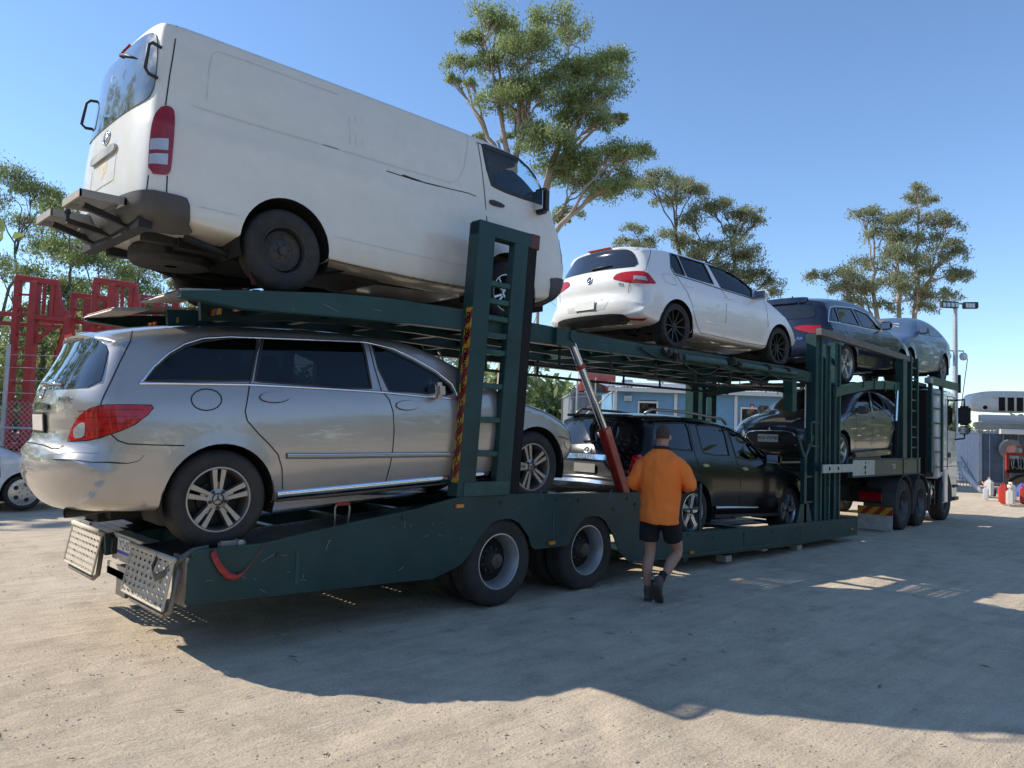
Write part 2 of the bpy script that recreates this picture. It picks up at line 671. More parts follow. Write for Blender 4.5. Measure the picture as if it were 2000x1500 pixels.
# ---------------------------------------------------------------- wheels
def tyre_mesh(Rr, w, rim, n=56):
    """axis y, outer side at -y, y from -w/2 to w/2"""
    h = w / 2
    prof = [(rim, -h * .80), (rim + .012, -h * .92), (rim + (Rr - rim) * .4, -h * 1.0), (rim + (Rr - rim) * .72, -h * .97), (Rr - .022, -h * .86), (Rr - .006, -h * .72),
            (Rr, -h * .55), (Rr, -h * .46), (Rr - .008, -h * .44), (Rr - .008, -h * .38), (Rr, -h * .36), (Rr, -h * .08), (Rr - .008, -h * .06), (Rr - .008, h * .06), (Rr, h * .08), (Rr, h * .36),
            (Rr - .008, h * .38), (Rr - .008, h * .44), (Rr, h * .46), (Rr, h * .55), (Rr - .006, h * .72), (Rr - .022, h * .86), (rim + (Rr - rim) * .72, h * .97), (rim + (Rr - rim) * .4, h), (rim, h * .8)]
    return MB().lathe(prof, n).me('tyre', smooth=True, sharp=R(40))

def spoke(mb, a0, a1, r0, r1, w0, w1, y0, y1, t=0.03):
    """bar from polar (a0,r0) to (a1,r1), front face at y0..y1"""
    p0 = Vector((r0 * math.cos(a0), 0, r0 * math.sin(a0))); p1 = Vector((r1 * math.cos(a1), 0, r1 * math.sin(a1)))
    d = (p1 - p0).normalized(); s = Vector((-d.z, 0, d.x))
    V = []
    for (p, w, y) in ((p0, w0, y0), (p1, w1, y1)):
        V += [p - s * w + Vector((0, y + t, 0)), p - s * w * .8 + Vector((0, y, 0)), p + s * w * .8 + Vector((0, y, 0)), p + s * w + Vector((0, y + t, 0))]
    mb.add(V, [(0, 1, 5, 4), (1, 2, 6, 5), (2, 3, 7, 6), (3, 0, 4, 7), (0, 3, 2, 1), (4, 5, 6, 7)])

def disc(mb, r, y, t, n=24, c=(0, 0, 0)):
    mb.lathe([(0.0, y), (r * .92, y), (r, y + .004), (r, y + t), (0, y + t)], n, c=c)

def make_wheel(parent, loc, Rr, w, rim, style, mats, side=-1, ang=0.0):
    """wheel centred at loc; side -1: outer face to -y"""
    root = bpy.data.objects.new('wheel', None)
    COL.objects.link(root)
    root.parent = parent
    root.matrix_local = Matrix.Translation(loc) @ (Matrix.Rotation(math.pi, 4, 'Z') if side > 0 else Matrix.Identity(4)) @ Matrix.Rotation(ang, 4, 'Y')
    key = (round(Rr, 3), round(w, 3), round(rim, 3), style)
    if key not in make_wheel.cache:
        L = [('tyre', tyre_mesh(Rr, w, rim), 'tyre')]
        h = w / 2
        lip = MB().lathe([(rim * 1.03, -h * .80), (rim * 1.03, -h * .88), (rim * .985, -h * .89), (rim * .955, -h * .80), (rim * .93, -h * .4), (rim * .90, h * .75), (rim * 1.0, h * .8)], 48)
        L.append(('rim', lip.me('rim', smooth=True, sharp=R(45)), 'rim'))
        bk = MB(); disc(bk, rim * .9, h * .25, .02, 32)
        disc(bk, rim * .55, 0.0, .03, 32)
        L.append(('brake_disc', bk.me('brake_disc', smooth=True, sharp=R(40)), 'brake'))
        sp = MB(); dk = MB()
        yf = -h * .78
        if style == 'split5':
            for k in range(5):
                a = 2 * math.pi * k / 5 + math.pi / 2
                for sg in (-1, 1):
                    spoke(sp, a + sg * .30, a + sg * .155, rim * .27, rim * .97, rim * .06, rim * .105, yf + .012, yf, .05)
                spoke(sp, a, a, rim * .2, rim * .55, rim * .13, rim * .05, yf + .035, yf + .03, .03)
            disc(sp, rim * .34, yf + .01, .06, 30)
            for k in range(5):
                a = 2 * math.pi * k / 5 + math.pi * .3
                disc(dk, rim * .055, yf - .002, .03, 10, (rim * .27 * math.cos(a), 0, rim * .27 * math.sin(a)))
            ring = [(rim * .19, yf - .003), (rim * .165, yf - .008), (rim * .15, yf - .003)]
            dk.lathe([(rim * .20, yf + .006), (rim * .20, yf + .002), (rim * .165, yf + .001), (rim * .165, yf + .006)], 24)
            for k in range(3):
                a = math.pi / 2 + 2 * math.pi * k / 3
                spoke(dk, a, a, 0.0, rim * .165, rim * .03, rim * .008, yf + .005, yf + .005, .01)
        elif style == 'steel':
            sp.lathe([(rim * .93, -h * .1), (rim * .86, -h * .42), (rim * .74, -h * .52), (rim * .66, -h * .40), (rim * .55, -h * .3), (rim * .42, -h * .42), (rim * .2, -h * .42), (rim * .19, -h * .62), (rim * .12, -h * .66), (0.0, -h * .66)], 40)
            for k in range(12):
                a = 2 * math.pi * k / 12
                disc(dk, rim * .07, -h * .50, .03, 10, (rim * .76 * math.cos(a), 0, rim * .76 * math.sin(a)))
            for k in range(6):
                a = 2 * math.pi * k / 6 + .3
                disc(dk, rim * .05, -h * .50, .03, 6, (rim * .33 * math.cos(a), 0, rim * .33 * math.sin(a)))
        elif style == 'multi':
            for k in range(10):
                a = 2 * math.pi * k / 10 + .1
                spoke(sp, a, a, rim * .12, rim * .97, rim * .055, rim * .038, yf + .03, yf, .035)
            disc(sp, rim * .22, yf + .02, .05, 26)
            disc(dk, rim * .13, yf + .012, .02, 22)
        elif style == 'five':
            for k in range(5):
                a = 2 * math.pi * k / 5 + math.pi / 2
                spoke(sp, a, a, rim * .1, rim * .97, rim * .17, rim * .15, yf + .02, yf, .045)
                for sg in (-1, 1):
                    spoke(sp, a, a + sg * .2, rim * .5, rim * .97, rim * .05, rim * .05, yf + .02, yf + .004, .03)
            disc(sp, rim * .28, yf + .01, .05, 26)
            disc(dk, rim * .13, yf + .004, .02, 20)
            for k in range(5):
                a = 2 * math.pi * k / 5 + math.pi * .3
                disc(dk, rim * .045, yf + .004, .02, 8, (rim * .22 * math.cos(a), 0, rim * .22 * math.sin(a)))
        elif style == 'ten':
            for k in range(5):
                a = 2 * math.pi * k / 5 + math.pi / 2
                for sg in (-1, 1):
                    spoke(sp, a + sg * .16, a + sg * .2, rim * .15, rim * .97, rim * .06, rim * .075, yf + .02, yf, .04)
            disc(sp, rim * .28, yf + .01, .05, 26)
            disc(dk, rim * .12, yf + .004, .02, 20)
        elif style == 'hubcap':
            sp.lathe([(rim * .98, yf), (rim * .8, yf - .01), (rim * .5, yf - .02), (rim * .2, yf - .022), (0, yf - .02)], 36)
            for k in range(5):
                a = 2 * math.pi * k / 5 + .3
                disc(dk, rim * .17, yf - .022, .012, 14, (rim * .62 * math.cos(a), 0, rim * .62 * math.sin(a)))
                disc(dk, rim * .05, yf - .024, .006, 8, (rim * .3 * math.cos(a + .6), 0, rim * .3 * math.sin(a + .6)))
        elif style in ('dish', 'dishdark'):
            # deep dish outer wheel of a dual pair
            yb = h * .35
            sp.lathe([(rim * .985, -h * .86), (rim * .9, -h * .55), (rim * .84, h * .0), (rim * .80, yb * .8), (rim * .72, yb), (rim * .5, yb - .012), (rim * .49, yb - .02), (0.0, yb - .02)], 48)
            for k in range(8):
                a = 2 * math.pi * k / 8 + .2
                disc(dk, rim * .085, yb - .008, .02, 14, (rim * .62 * math.cos(a), 0, rim * .62 * math.sin(a)))
            hb = MB(); hb.lathe([(rim * .36, yb), (rim * .36, yb - .06), (rim * .30, yb - .09), (rim * .26, yb - .14), (rim * .1, yb - .155), (0, yb - .155)], 28)
            for k in range(10):
                a = 2 * math.pi * k / 10
                disc(hb, rim * .05, yb - .05, .05, 8, (rim * .43 * math.cos(a), 0, rim * .43 * math.sin(a)))
            L.append(('hub', hb.me('hub', smooth=True, sharp=R(35)), 'hub'))
        if style in ('dish', 'dishdark'):
            L.append(('rim_face', sp.me('rim_face', smooth=True, sharp=R(35)), 'rim'))
            L.append(('hand_hole', dk.me('hand_hole'), 'dark'))
        else:
            L.append(('spoke', sp.me('spoke', smooth=True, sharp=R(35)), 'rim'))
            L.append(('hub_cap', dk.me('hub_cap'), 'dark'))
        make_wheel.cache[key] = L
    for (nm, me, mk) in make_wheel.cache[key]:
        if not me.materials:
            me.materials.append(mats[mk])
            m2 = me
        elif me.materials[0] != mats[mk]:
            m2 = me.copy(); m2.materials.clear(); m2.materials.append(mats[mk])
        else:
            m2 = me
        w_ = link(nm, m2, None, root)
        if nm in ('hub_cap', 'hand_hole'): w_['kind'] = 'stuff'
    return root
make_wheel.cache = {}

def rbox(mb, c, d, r=0.03, rot=None):
    """box with chamfered vertical+horizontal edges"""
    b = bmesh.new()
    bmesh.ops.create_cube(b, size=1.0)
    for v in b.verts: v.co = Vector((v.co.x * d[0], v.co.y * d[1], v.co.z * d[2]))
    bmesh.ops.bevel(b, geom=b.edges[:], offset=r, segments=2, affect='EDGES', clamp_overlap=True)
    b.verts.index_update()
    V = [v.co.copy() for v in b.verts]
    if rot is not None: V = [rot @ v for v in V]
    V = [v + Vector(c) for v in V]
    mb.add(V, [tuple(v.index for v in f.verts) for f in b.faces])
    b.free()
    return mb
# side outlines: (x, z, rounding radius[, exponent]); x from the rear axle, z from the ground
CARS = {
 'wagon': dict(sil=[(-0.885,.30,.10),(0.5,.24,.06),(2.7,.24,.06),(3.64,.24,.12),(3.97,.30,.35),(4.1,.50,.5),(4.08,.70,.5),(3.94,.87,.3),(3.54,.98,.13),(3.15,1.08,.11),(2.85,1.20,.12),(2.2,1.55,.12),(1.8,1.69,.13),(1,1.74,.13),(0,1.73,.13),(-.45,1.69,.13),(-.74,1.625,.16),(-.77,1.535,.22),(-.86,1.38,.28),(-.965,1.20,.33),(-.985,1.02,.36),(-.975,.86,.36),(-1.07,.78,.38),(-1.09,.60,.38),(-1.0,.40,.3)],
   wz=[(.2,.86),(.35,.92),(.55,.955),(.75,.961),(.95,.955),(1.10,.93),(1.2,.895),(1.45,.81),(1.6,.745),(1.72,.68)],
   taper=[(-.2,-1.0,.07),(3.2,1.0,.10)], flare=[(0,.37,.40,.012),(3.215,.37,.40,.012)],
   arches=[(0,.37,.415),(3.215,.37,.415)], wheels=dict(wb=3.215,R=.369,w=.25,rim=.235,hy=.935)),
 'van': dict(sil=[(-1.01,.36,.08),(.5,.28,.05),(2.2,.27,.05),(3.2,.27,.1),(3.5,.34,.2),(3.64,.55,.26),(3.65,.80,.26),(3.57,1.02,.26),(3.49,1.22,.22),(3.27,1.62,.18),(2.98,1.91,.13),(2.55,1.985,.09,3),(1,2.0,.085,3),(-.6,2.0,.085,3),(-1.0,1.995,.085,3),(-1.075,1.945,.10,3),(-1.12,1.6,.15,2.8),(-1.165,1.2,.16,2.8),(-1.19,.9,.16,2.8),(-1.2,.6,.16,2.8),(-1.18,.42,.16,2.8)],
   wz=[(.2,.80),(.4,.838),(.7,.848),(1.0,.845),(1.12,.842),(1.2,.83),(1.6,.79),(1.85,.75),(1.98,.72)],
   taper=[(2.4,1.2,.05)], flare=[(0,.35,.40,.006)], crease=[(1.13,.006,.03),(.52,.004,.02)],
   arches=[(0,.37,.40),(2.57,.37,.40)], wheels=dict(wb=2.57,R=.345,w=.195,rim=.195,hy=.82)),
 'hatch': dict(sil=[(-.62,.26,.1),(.5,.2,.06),(2.2,.2,.06),(3.1,.2,.15),(3.42,.28,.4),(3.5,.45,.5),(3.48,.62,.5),(3.35,.74,.35),(2.95,.88,.15),(2.7,.95,.12),(2.42,1.06,.12),(1.80,1.38,.12),(1.42,1.455,.12),(.8,1.48,.12),(0,1.465,.12),(-.38,1.415,.13),(-.62,1.38,.15),(-.60,1.30,.2),(-.71,1.09,.27),(-.79,.94,.3),(-.81,.82,.32),(-.79,.68,.32),(-.86,.60,.34),(-.87,.43,.34),(-.78,.30,.2)],
   wz=[(.18,.80),(.3,.86),(.5,.89),(.7,.895),(.85,.88),(.95,.855),(1.1,.78),(1.3,.69),(1.45,.61)],
   taper=[(-.1,-.8,.07),(2.5,1.0,.10)], flare=[(0,.32,.35,.012),(2.637,.32,.35,.012)], crease=[(.80,.006,.02)],
   arches=[(0,.32,.355),(2.637,.32,.355)], wheels=dict(wb=2.637,R=.316,w=.22,rim=.228,hy=.885)),
 'suv': dict(sil=[(-.9,.36,.1),(.5,.28,.06),(2.2,.28,.06),(3.3,.30,.15),(3.52,.42,.35),(3.62,.65,.45),(3.60,.88,.4),(3.46,.98,.25),(2.9,1.09,.14),(2.4,1.17,.12),(1.8,1.53,.12),(1.4,1.66,.13),(.8,1.72,.13),(0,1.715,.13),(-.55,1.675,.13),(-.99,1.625,.15),(-.98,1.55,.2),(-1.10,1.28,.26),(-1.18,1.12,.28),(-1.21,.95,.29),(-1.20,.80,.3),(-1.27,.72,.3),(-1.28,.53,.3),(-1.1,.42,.2)],
   wz=[(.25,.86),(.4,.93),(.65,.955),(.9,.955),(1.05,.93),(1.15,.90),(1.4,.81),(1.72,.70)],
   taper=[(-.2,-1.0,.06),(2.8,1.0,.10)], flare=[(0,.38,.42,.02),(2.79,.38,.42,.02)],
   arches=[(0,.375,.42),(2.79,.375,.42)], wheels=dict(wb=2.79,R=.375,w=.245,rim=.245,hy=.935)),
 'crossover': dict(sil=[(-.78,.34,.1),(.5,.25,.06),(2.2,.25,.06),(3.3,.27,.15),(3.62,.38,.4),(3.72,.60,.5),(3.70,.80,.45),(3.5,.92,.25),(2.95,1.04,.14),(2.45,1.12,.12),(1.75,1.50,.12),(1.4,1.60,.12),(.8,1.66,.13),(0,1.63,.13),(-.5,1.565,.13),(-.72,1.52,.15),(-.70,1.44,.2),(-.83,1.20,.27),(-.90,1.02,.3),(-.91,.86,.32),(-.95,.74,.32),(-.97,.52,.32),(-.88,.38,.2)],
   wz=[(.2,.85),(.35,.92),(.6,.945),(.85,.945),(1.0,.92),(1.1,.88),(1.35,.79),(1.64,.68)],
   taper=[(-.1,-1.0,.07),(2.8,1.0,.10)], flare=[(0,.37,.41,.014),(2.82,.37,.41,.014)], crease=[(.98,.012,.02)],
   arches=[(0,.365,.405),(2.82,.365,.405)], wheels=dict(wb=2.82,R=.362,w=.25,rim=.262,hy=.925)),
 'sedan': dict(sil=[(-.8,.28,.1),(.5,.2,.06),(2.2,.2,.06),(3.2,.2,.15),(3.52,.27,.4),(3.62,.45,.5),(3.60,.62,.45),(3.50,.76,.35),(3.1,.90,.15),(2.5,1.0,.12),(2.2,1.07,.12),(1.6,1.38,.12),(1.25,1.465,.12),(.7,1.49,.12),(.15,1.45,.12),(-.3,1.28,.12),(-.55,1.12,.12),(-.85,1.08,.15),(-.93,1.03,.25),(-.96,.85,.3),(-.98,.5,.32),(-.9,.33,.2)],
   wz=[(.18,.80),(.3,.85),(.5,.88),(.75,.88),(.9,.865),(1.0,.83),(1.2,.74),(1.49,.60)],
   taper=[(-.2,-.8,.08),(2.6,1.0,.12)], flare=[(0,.32,.36,.012),(2.635,.32,.36,.012)],
   arches=[(0,.32,.36),(2.635,.32,.36)], wheels=dict(wb=2.635,R=.318,w=.215,rim=.22,hy=.865)),
 'coupe': dict(sil=[(-.8,.32,.1),(.5,.24,.06),(2.2,.24,.06),(3.3,.25,.15),(3.6,.34,.4),(3.70,.55,.5),(3.68,.78,.45),(3.5,.93,.25),(3.0,1.06,.14),(2.5,1.14,.12),(1.85,1.48,.12),(1.45,1.57,.12),(.9,1.60,.12),(.2,1.53,.12),(-.4,1.31,.12),(-.75,1.14,.15),(-.93,1.10,.2),(-.95,.95,.3),(-.97,.55,.32),(-.88,.36,.2)],
   wz=[(.2,.85),(.35,.92),(.6,.945),(.85,.945),(1.0,.92),(1.1,.88),(1.35,.78),(1.6,.66)],
   taper=[(-.2,-.8,.08),(2.8,1.0,.10)], flare=[(0,.36,.40,.014),(2.87,.36,.40,.014)],
   arches=[(0,.36,.40),(2.87,.36,.40)], wheels=dict(wb=2.87,R=.36,w=.25,rim=.25,hy=.92)),
}
DET = {
 'wagon': {
  'pane1': [(-0.5,-0.871,1.255),(-0.429,-0.845,1.339),(-0.312,-0.812,1.439),(-0.193,-0.784,1.511),(-0.05,-0.763,1.558),(0.169,-0.747,1.593),(0.394,-0.744,1.6),(0.349,-0.8,1.472),(0.272,-0.876,1.255)],
  'pane2': [(0.306,-0.877,1.252),(0.367,-0.814,1.436),(0.435,-0.744,1.6),(1.096,-0.744,1.6),(1.345,-0.744,1.6),(1.34,-0.841,1.36),(1.336,-0.899,1.188),(1.063,-0.896,1.197)],
  'pane3': [(1.436,-0.749,1.589),(1.646,-0.782,1.515),(1.838,-0.816,1.429),(2.051,-0.855,1.317),(2.182,-0.892,1.208),(2.207,-0.917,1.135),(2.122,-0.922,1.119),(1.767,-0.912,1.151),(1.511,-0.907,1.166),(1.446,-0.84,1.361)],
  'dlo': [(-0.537,-0.875,1.237),(-0.504,-0.868,1.264),(-0.428,-0.839,1.355),(-0.31,-0.804,1.459),(-0.19,-0.775,1.53),(-0.046,-0.753,1.579),(0.171,-0.744,1.6),(0.42,-0.744,1.6),(1.097,-0.744,1.6),(1.369,-0.744,1.6),(1.655,-0.769,1.544),(1.847,-0.804,1.461),(2.06,-0.844,1.349),(2.222,-0.888,1.222),(2.261,-0.928,1.098)],
  'belt': [(-0.537,-0.875,1.237),(-0.12,-0.885,1.23),(0.258,-0.887,1.223),(0.918,-0.9,1.186),(1.444,-0.912,1.151),(1.825,-0.924,1.112),(2.258,-0.932,1.08)],
  'seam_b': [(1.403,-0.744,1.6),(1.405,-0.831,1.388),(1.431,-0.908,1.164),(1.494,-0.93,1.089),(1.52,-0.949,0.981),(1.522,-0.959,0.82),(1.5,-0.957,0.607),(1.448,-0.921,0.368)],
  'seam_r': [(0.42,-0.744,1.6),(0.336,-0.814,1.435),(0.259,-0.885,1.229),(0.223,-0.925,1.11),(0.196,-0.944,1.017),(0.209,-0.953,0.947),(0.29,-0.958,0.85),(0.387,-0.96,0.75),(0.449,-0.959,0.675),(0.481,-0.955,0.565),(0.495,-0.93,0.399)],
  'fuel': [(0.027,-0.923,1.11),(0.014,-0.931,1.08),(-0.012,-0.934,1.054),(-0.05,-0.937,1.038),(-0.093,-0.938,1.033),(-0.136,-0.939,1.04),(-0.171,-0.935,1.058),(-0.191,-0.927,1.084),(-0.197,-0.921,1.114),(-0.186,-0.913,1.144),(-0.159,-0.905,1.169),(-0.12,-0.898,1.186),(-0.077,-0.897,1.192),(-0.034,-0.9,1.185),(0.001,-0.905,1.168),(0.022,-0.913,1.141)],
  'bumper_seam': [(-0.727,-0.911,0.885),(-0.69,-0.931,0.842),(-0.635,-0.943,0.818),(-0.468,-0.955,0.802),(-0.261,-0.959,0.785)],
  'bumper_insert': [(-1.001,-0.568,0.75),(-0.832,-0.85,0.758),(-0.534,-0.952,0.733),(-0.568,-0.948,0.698),(-0.636,-0.943,0.686),(-0.838,-0.873,0.702),(-1.008,-0.581,0.72)],
  'tail': [(-0.927,-0.603,0.838),(-0.904,-0.629,0.928),(-0.873,-0.708,1.013),(-0.833,-0.782,1.06),(-0.774,-0.854,1.085),(-0.654,-0.914,1.086),(-0.472,-0.924,1.079),(-0.461,-0.928,1.062),(-0.502,-0.937,1.015),(-0.583,-0.94,0.953),(-0.679,-0.931,0.909),(-0.787,-0.864,0.865),(-0.852,-0.775,0.847)],
  'tail_clear': [(-0.896,-0.656,0.918),(-0.874,-0.709,0.96),(-0.848,-0.764,0.976),(-0.845,-0.77,0.929),(-0.854,-0.766,0.866),(-0.896,-0.679,0.855)],
  'rear_window': [(-0.935,0.3,1.258),(-0.861,0.3,1.428),(-0.773,0.303,1.576),(-0.719,0.3,1.633),(-0.718,-0.036,1.617),(-0.709,-0.529,1.572),(-0.658,-0.721,1.534),(-0.593,-0.785,1.486),(-0.644,-0.814,1.362),(-0.731,-0.841,1.209),(-0.833,-0.705,1.207),(-0.919,-0.395,1.221)],
  'brake_light': [(-0.697,0.3,1.68),(-0.688,0.093,1.677),(-0.676,-0.175,1.642),(-0.703,-0.269,1.615),(-0.687,0.299,1.658)],
  'tailgate_seam': [(-0.497,-0.593,1.627),(-0.557,-0.757,1.541),(-0.594,-0.788,1.478),(-0.665,-0.816,1.335),(-0.732,-0.844,1.201),(-0.777,-0.849,1.091)],
  'tailgate_low': [(-0.928,-0.607,0.833),(-0.951,-0.579,0.806),(-0.996,-0.523,0.778),(-1.027,-0.287,0.799),(-1.005,0.125,0.835),(-0.995,0.3,0.9)],
  'emblem': [(-0.96,0.013,1.18)],
  'badge': [(-0.91,-0.556,1.142),(-0.863,-0.697,1.138),(-0.865,-0.705,1.117),(-0.912,-0.564,1.124)],
  'plate_trim': [(-0.973,0.3,1.129),(-0.971,-0.156,1.122),(-0.95,-0.409,1.095),(-0.952,-0.417,1.054),(-0.975,-0.176,1.068),(-0.977,0.26,1.1)],
  'plate': [(-0.978,0.13,1.044),(-0.961,-0.362,1.033),(-0.969,-0.29,0.904),(-0.974,0.2,0.925)],
  'handle1': [(0.567,-0.918,1.119),(0.551,-0.924,1.102),(0.514,-0.929,1.089),(0.463,-0.931,1.082),(0.41,-0.929,1.083),(0.361,-0.929,1.092),(0.33,-0.923,1.106),(0.321,-0.919,1.123),(0.336,-0.913,1.14),(0.37,-0.911,1.153),(0.421,-0.907,1.16),(0.476,-0.906,1.16),(0.524,-0.911,1.152),(0.557,-0.914,1.137)],
  'handle2': [(1.793,-0.94,1.029),(1.777,-0.944,1.012),(1.743,-0.945,0.998),(1.694,-0.945,0.991),(1.64,-0.947,0.993),(1.594,-0.945,1.002),(1.563,-0.943,1.017),(1.555,-0.938,1.034),(1.568,-0.937,1.052),(1.602,-0.935,1.065),(1.65,-0.934,1.072),(1.705,-0.932,1.071),(1.751,-0.935,1.062),(1.783,-0.937,1.047)],
  'moulding': [(0.52,-0.958,0.661),(0.88,-0.954,0.637),(1.502,-0.954,0.604),(2.214,-0.952,0.564)],
  'mirror': [(2.291,-0.915,1.134)],
  'wiper': [(-0.922,0.3,1.296),(-0.92,-0.054,1.276),(-0.903,-0.436,1.24)],
  'crease': [(-0.774,-0.854,1.085),(-0.556,-0.92,1.089),(-0.194,-0.931,1.072),(0.206,-0.935,1.046),(0.696,-0.943,1.014)],
  'headlight': [(3.669,-0.935,0.608),(3.744,-0.924,0.562),(3.758,-0.918,0.528),(3.722,-0.922,0.522),(3.676,-0.933,0.566)],
  'front_bumper_seam': [(3.553,-0.954,0.663),(3.663,-0.936,0.649),(3.742,-0.927,0.62)],
 },
 'van': {
  'rear_window': [(-1.145,0.548,1.386),(-1.097,0.559,1.593),(-1.087,0.341,1.816),(-1.052,0.201,1.956),(-1.052,-0.104,1.958),(-1.063,-0.496,1.892),(-1.016,-0.724,1.864),(-1.002,-0.744,1.839),(-1.022,-0.763,1.658),(-1.055,-0.761,1.47),(-1.079,-0.752,1.347),(-1.106,-0.695,1.294),(-1.135,-0.537,1.279),(-1.151,-0.076,1.322),(-1.1,0.653,1.438)],
  'tail': [(-1.01,-0.823,1.252),(-0.96,-0.824,1.246),(-0.946,-0.83,1.19),(-0.95,-0.843,1.021),(-0.957,-0.844,0.82),(-0.965,-0.845,0.748),(-0.992,-0.846,0.724),(-1.102,-0.818,0.71),(-1.102,-0.805,0.907),(-1.092,-0.8,1.073),(-1.078,-0.808,1.156),(-1.05,-0.815,1.221)],
  'tail_a': [(-1.092,-0.813,0.973),(-0.99,-0.843,0.998),(-0.99,-0.844,0.91),(-1.096,-0.815,0.889)],
  'tail_b': [(-1.096,-0.818,0.859),(-0.989,-0.845,0.884),(-0.99,-0.844,0.8),(-1.098,-0.82,0.784)],
  'emblem': [(-1.167,-0.081,1.163)],
  'garnish': [(-1.177,0.281,1.027),(-1.175,0.232,1.059),(-1.167,-0.482,1.001),(-1.167,-0.512,0.972),(-1.171,-0.533,0.877),(-1.185,-0.18,0.931),(-1.185,0.135,0.946)],
  'recess': [(-1.178,0.314,1.001),(-1.193,0.196,0.765),(-1.194,-0.248,0.712),(-1.176,-0.553,0.689),(-1.172,-0.537,0.864)],
  'seam1': [(-0.927,-0.744,1.946),(-0.951,-0.764,1.755),(-0.986,-0.799,1.505),(-1.013,-0.823,1.254)],
  'seam2': [(-1.104,-0.819,0.702),(-1.107,-0.809,0.594),(-1.106,-0.802,0.504)],
  'seam3': [(-0.983,-0.844,0.723),(-0.982,-0.844,0.617),(-0.981,-0.843,0.515)],
  'bumper': [(-1.174,-0.505,0.505),(-1.103,-0.796,0.497),(-0.98,-0.842,0.511),(-0.863,-0.844,0.51),(-0.836,-0.838,0.481),(-0.723,-0.518,0.362),(-0.831,-0.515,0.37),(-0.95,-0.52,0.382),(-1.055,-0.497,0.395),(-1.126,-0.368,0.412)],
  'wiper': [(-1.063,0.301,1.952),(-1.068,0.027,1.919),(-1.084,-0.292,1.843)],
  'high_light': [(-1.076,-0.021,1.971),(-1.062,-0.24,1.964),(-1.06,-0.277,1.932),(-1.055,-0.04,1.959)],
  'grab1': [(-1.037,-0.746,1.67),(-1.033,-0.783,1.494)],
  'grab2': [(-1.106,0.592,1.71),(-1.124,0.625,1.563)],
  'panel1': [(-0.706,-0.809,1.403),(-0.687,-0.777,1.664),(-0.661,-0.758,1.791),(-0.61,-0.749,1.837),(-0.382,-0.749,1.844),(0.476,-0.75,1.844)],
  'panel1b': [(-0.806,-0.817,1.315),(-0.388,-0.818,1.313),(0.458,-0.817,1.325),(0.306,-0.817,1.324),(0.946,-0.816,1.326),(1.736,-0.814,1.338),(1.838,-0.809,1.387),(1.926,-0.794,1.538),(2.003,-0.752,1.825),(2.004,-0.734,1.91)],
  'panel2': [(0.714,-0.808,1.416),(0.716,-0.771,1.717)],
  'panel3': [(0.582,-0.809,1.407),(0.58,-0.778,1.674)],
  'panel4': [(0.645,-0.81,1.404),(0.645,-0.775,1.695)],
  'scratch': [(0.971,-0.821,1.259),(1.297,-0.822,1.252),(1.674,-0.822,1.267),(1.975,-0.822,1.283),(2.08,-0.821,1.275)],
  'scratch2': [(1.152,-0.823,1.268),(1.407,-0.823,1.256),(1.596,-0.823,1.263)],
  'low_crease': [(-0.833,-0.84,0.502),(-0.401,-0.847,0.499)],
  'low_crease2': [(0.402,-0.846,0.5),(0.962,-0.843,0.507),(2.067,-0.845,0.53)],
  'door_seam': [(2.126,-0.745,1.87),(2.144,-0.746,1.866),(2.165,-0.779,1.668),(2.191,-0.809,1.408),(2.212,-0.843,1.068),(2.246,-0.844,0.576)],
  'door_top': [(2.126,-0.745,1.87),(2.563,-0.744,1.87),(2.876,-0.739,1.87),(3.176,-0.741,1.808),(3.354,-0.761,1.624)],
  'pane': [(2.214,-0.745,1.87),(2.451,-0.745,1.87),(2.743,-0.744,1.862),(2.939,-0.755,1.772),(3.1,-0.771,1.633),(3.132,-0.78,1.551),(3.084,-0.794,1.433),(2.758,-0.804,1.426),(2.501,-0.806,1.433),(2.313,-0.804,1.455),(2.256,-0.788,1.608)],
  'handle': [(2.261,-0.82,1.29),(2.467,-0.821,1.273),(2.464,-0.825,1.232),(2.258,-0.826,1.226)],
  'mirror': [(3.17,-0.781,1.507)],
  'headlight': [(3.377,-0.861,1.06),(3.548,-0.787,1.082),(3.585,-0.776,0.985),(3.62,-0.72,0.882),(3.447,-0.785,0.861)],
  'front_bumper': [(3.449,-0.783,0.853),(3.632,-0.734,0.845),(3.644,-0.71,0.641),(3.517,-0.756,0.384),(3.466,-0.392,0.348),(3.038,-0.825,0.451),(3.389,-0.802,0.477),(3.391,-0.817,0.697)],
  'front_seam': [(3.386,-0.799,1.41),(3.483,-0.745,1.224),(3.408,-0.809,0.843),(3.389,-0.802,0.477)],
 },
 'hatch': {
  'rear_window': [(-0.615,0.549,1.132),(-0.58,0.453,1.27),(-0.596,0.291,1.343),(-0.607,-0.039,1.355),(-0.58,-0.403,1.336),(-0.283,-0.588,1.364),(-0.459,-0.716,1.207),(-0.548,-0.764,1.033),(-0.684,-0.505,1.03),(-0.719,-0.097,1.068),(-0.694,0.274,1.092)],
  'tail': [(-0.768,-0.396,0.896),(-0.739,-0.449,0.956),(-0.683,-0.612,0.971),(-0.57,-0.79,0.965),(-0.529,-0.848,0.889),(-0.441,-0.877,0.802),(-0.612,-0.817,0.794),(-0.714,-0.644,0.813),(-0.769,-0.425,0.872)],
  'tail_clear': [(-0.683,-0.679,0.905),(-0.601,-0.805,0.892),(-0.585,-0.832,0.837),(-0.692,-0.689,0.851)],
  'emblem': [(-0.791,-0.006,0.91)],
  'badge': [(-0.757,-0.486,0.763),(-0.725,-0.603,0.761),(-0.724,-0.605,0.704),(-0.754,-0.485,0.709)],
  'plate': [(-0.846,0.222,0.586),(-0.854,-0.215,0.551),(-0.847,-0.196,0.423),(-0.855,0.215,0.456)],
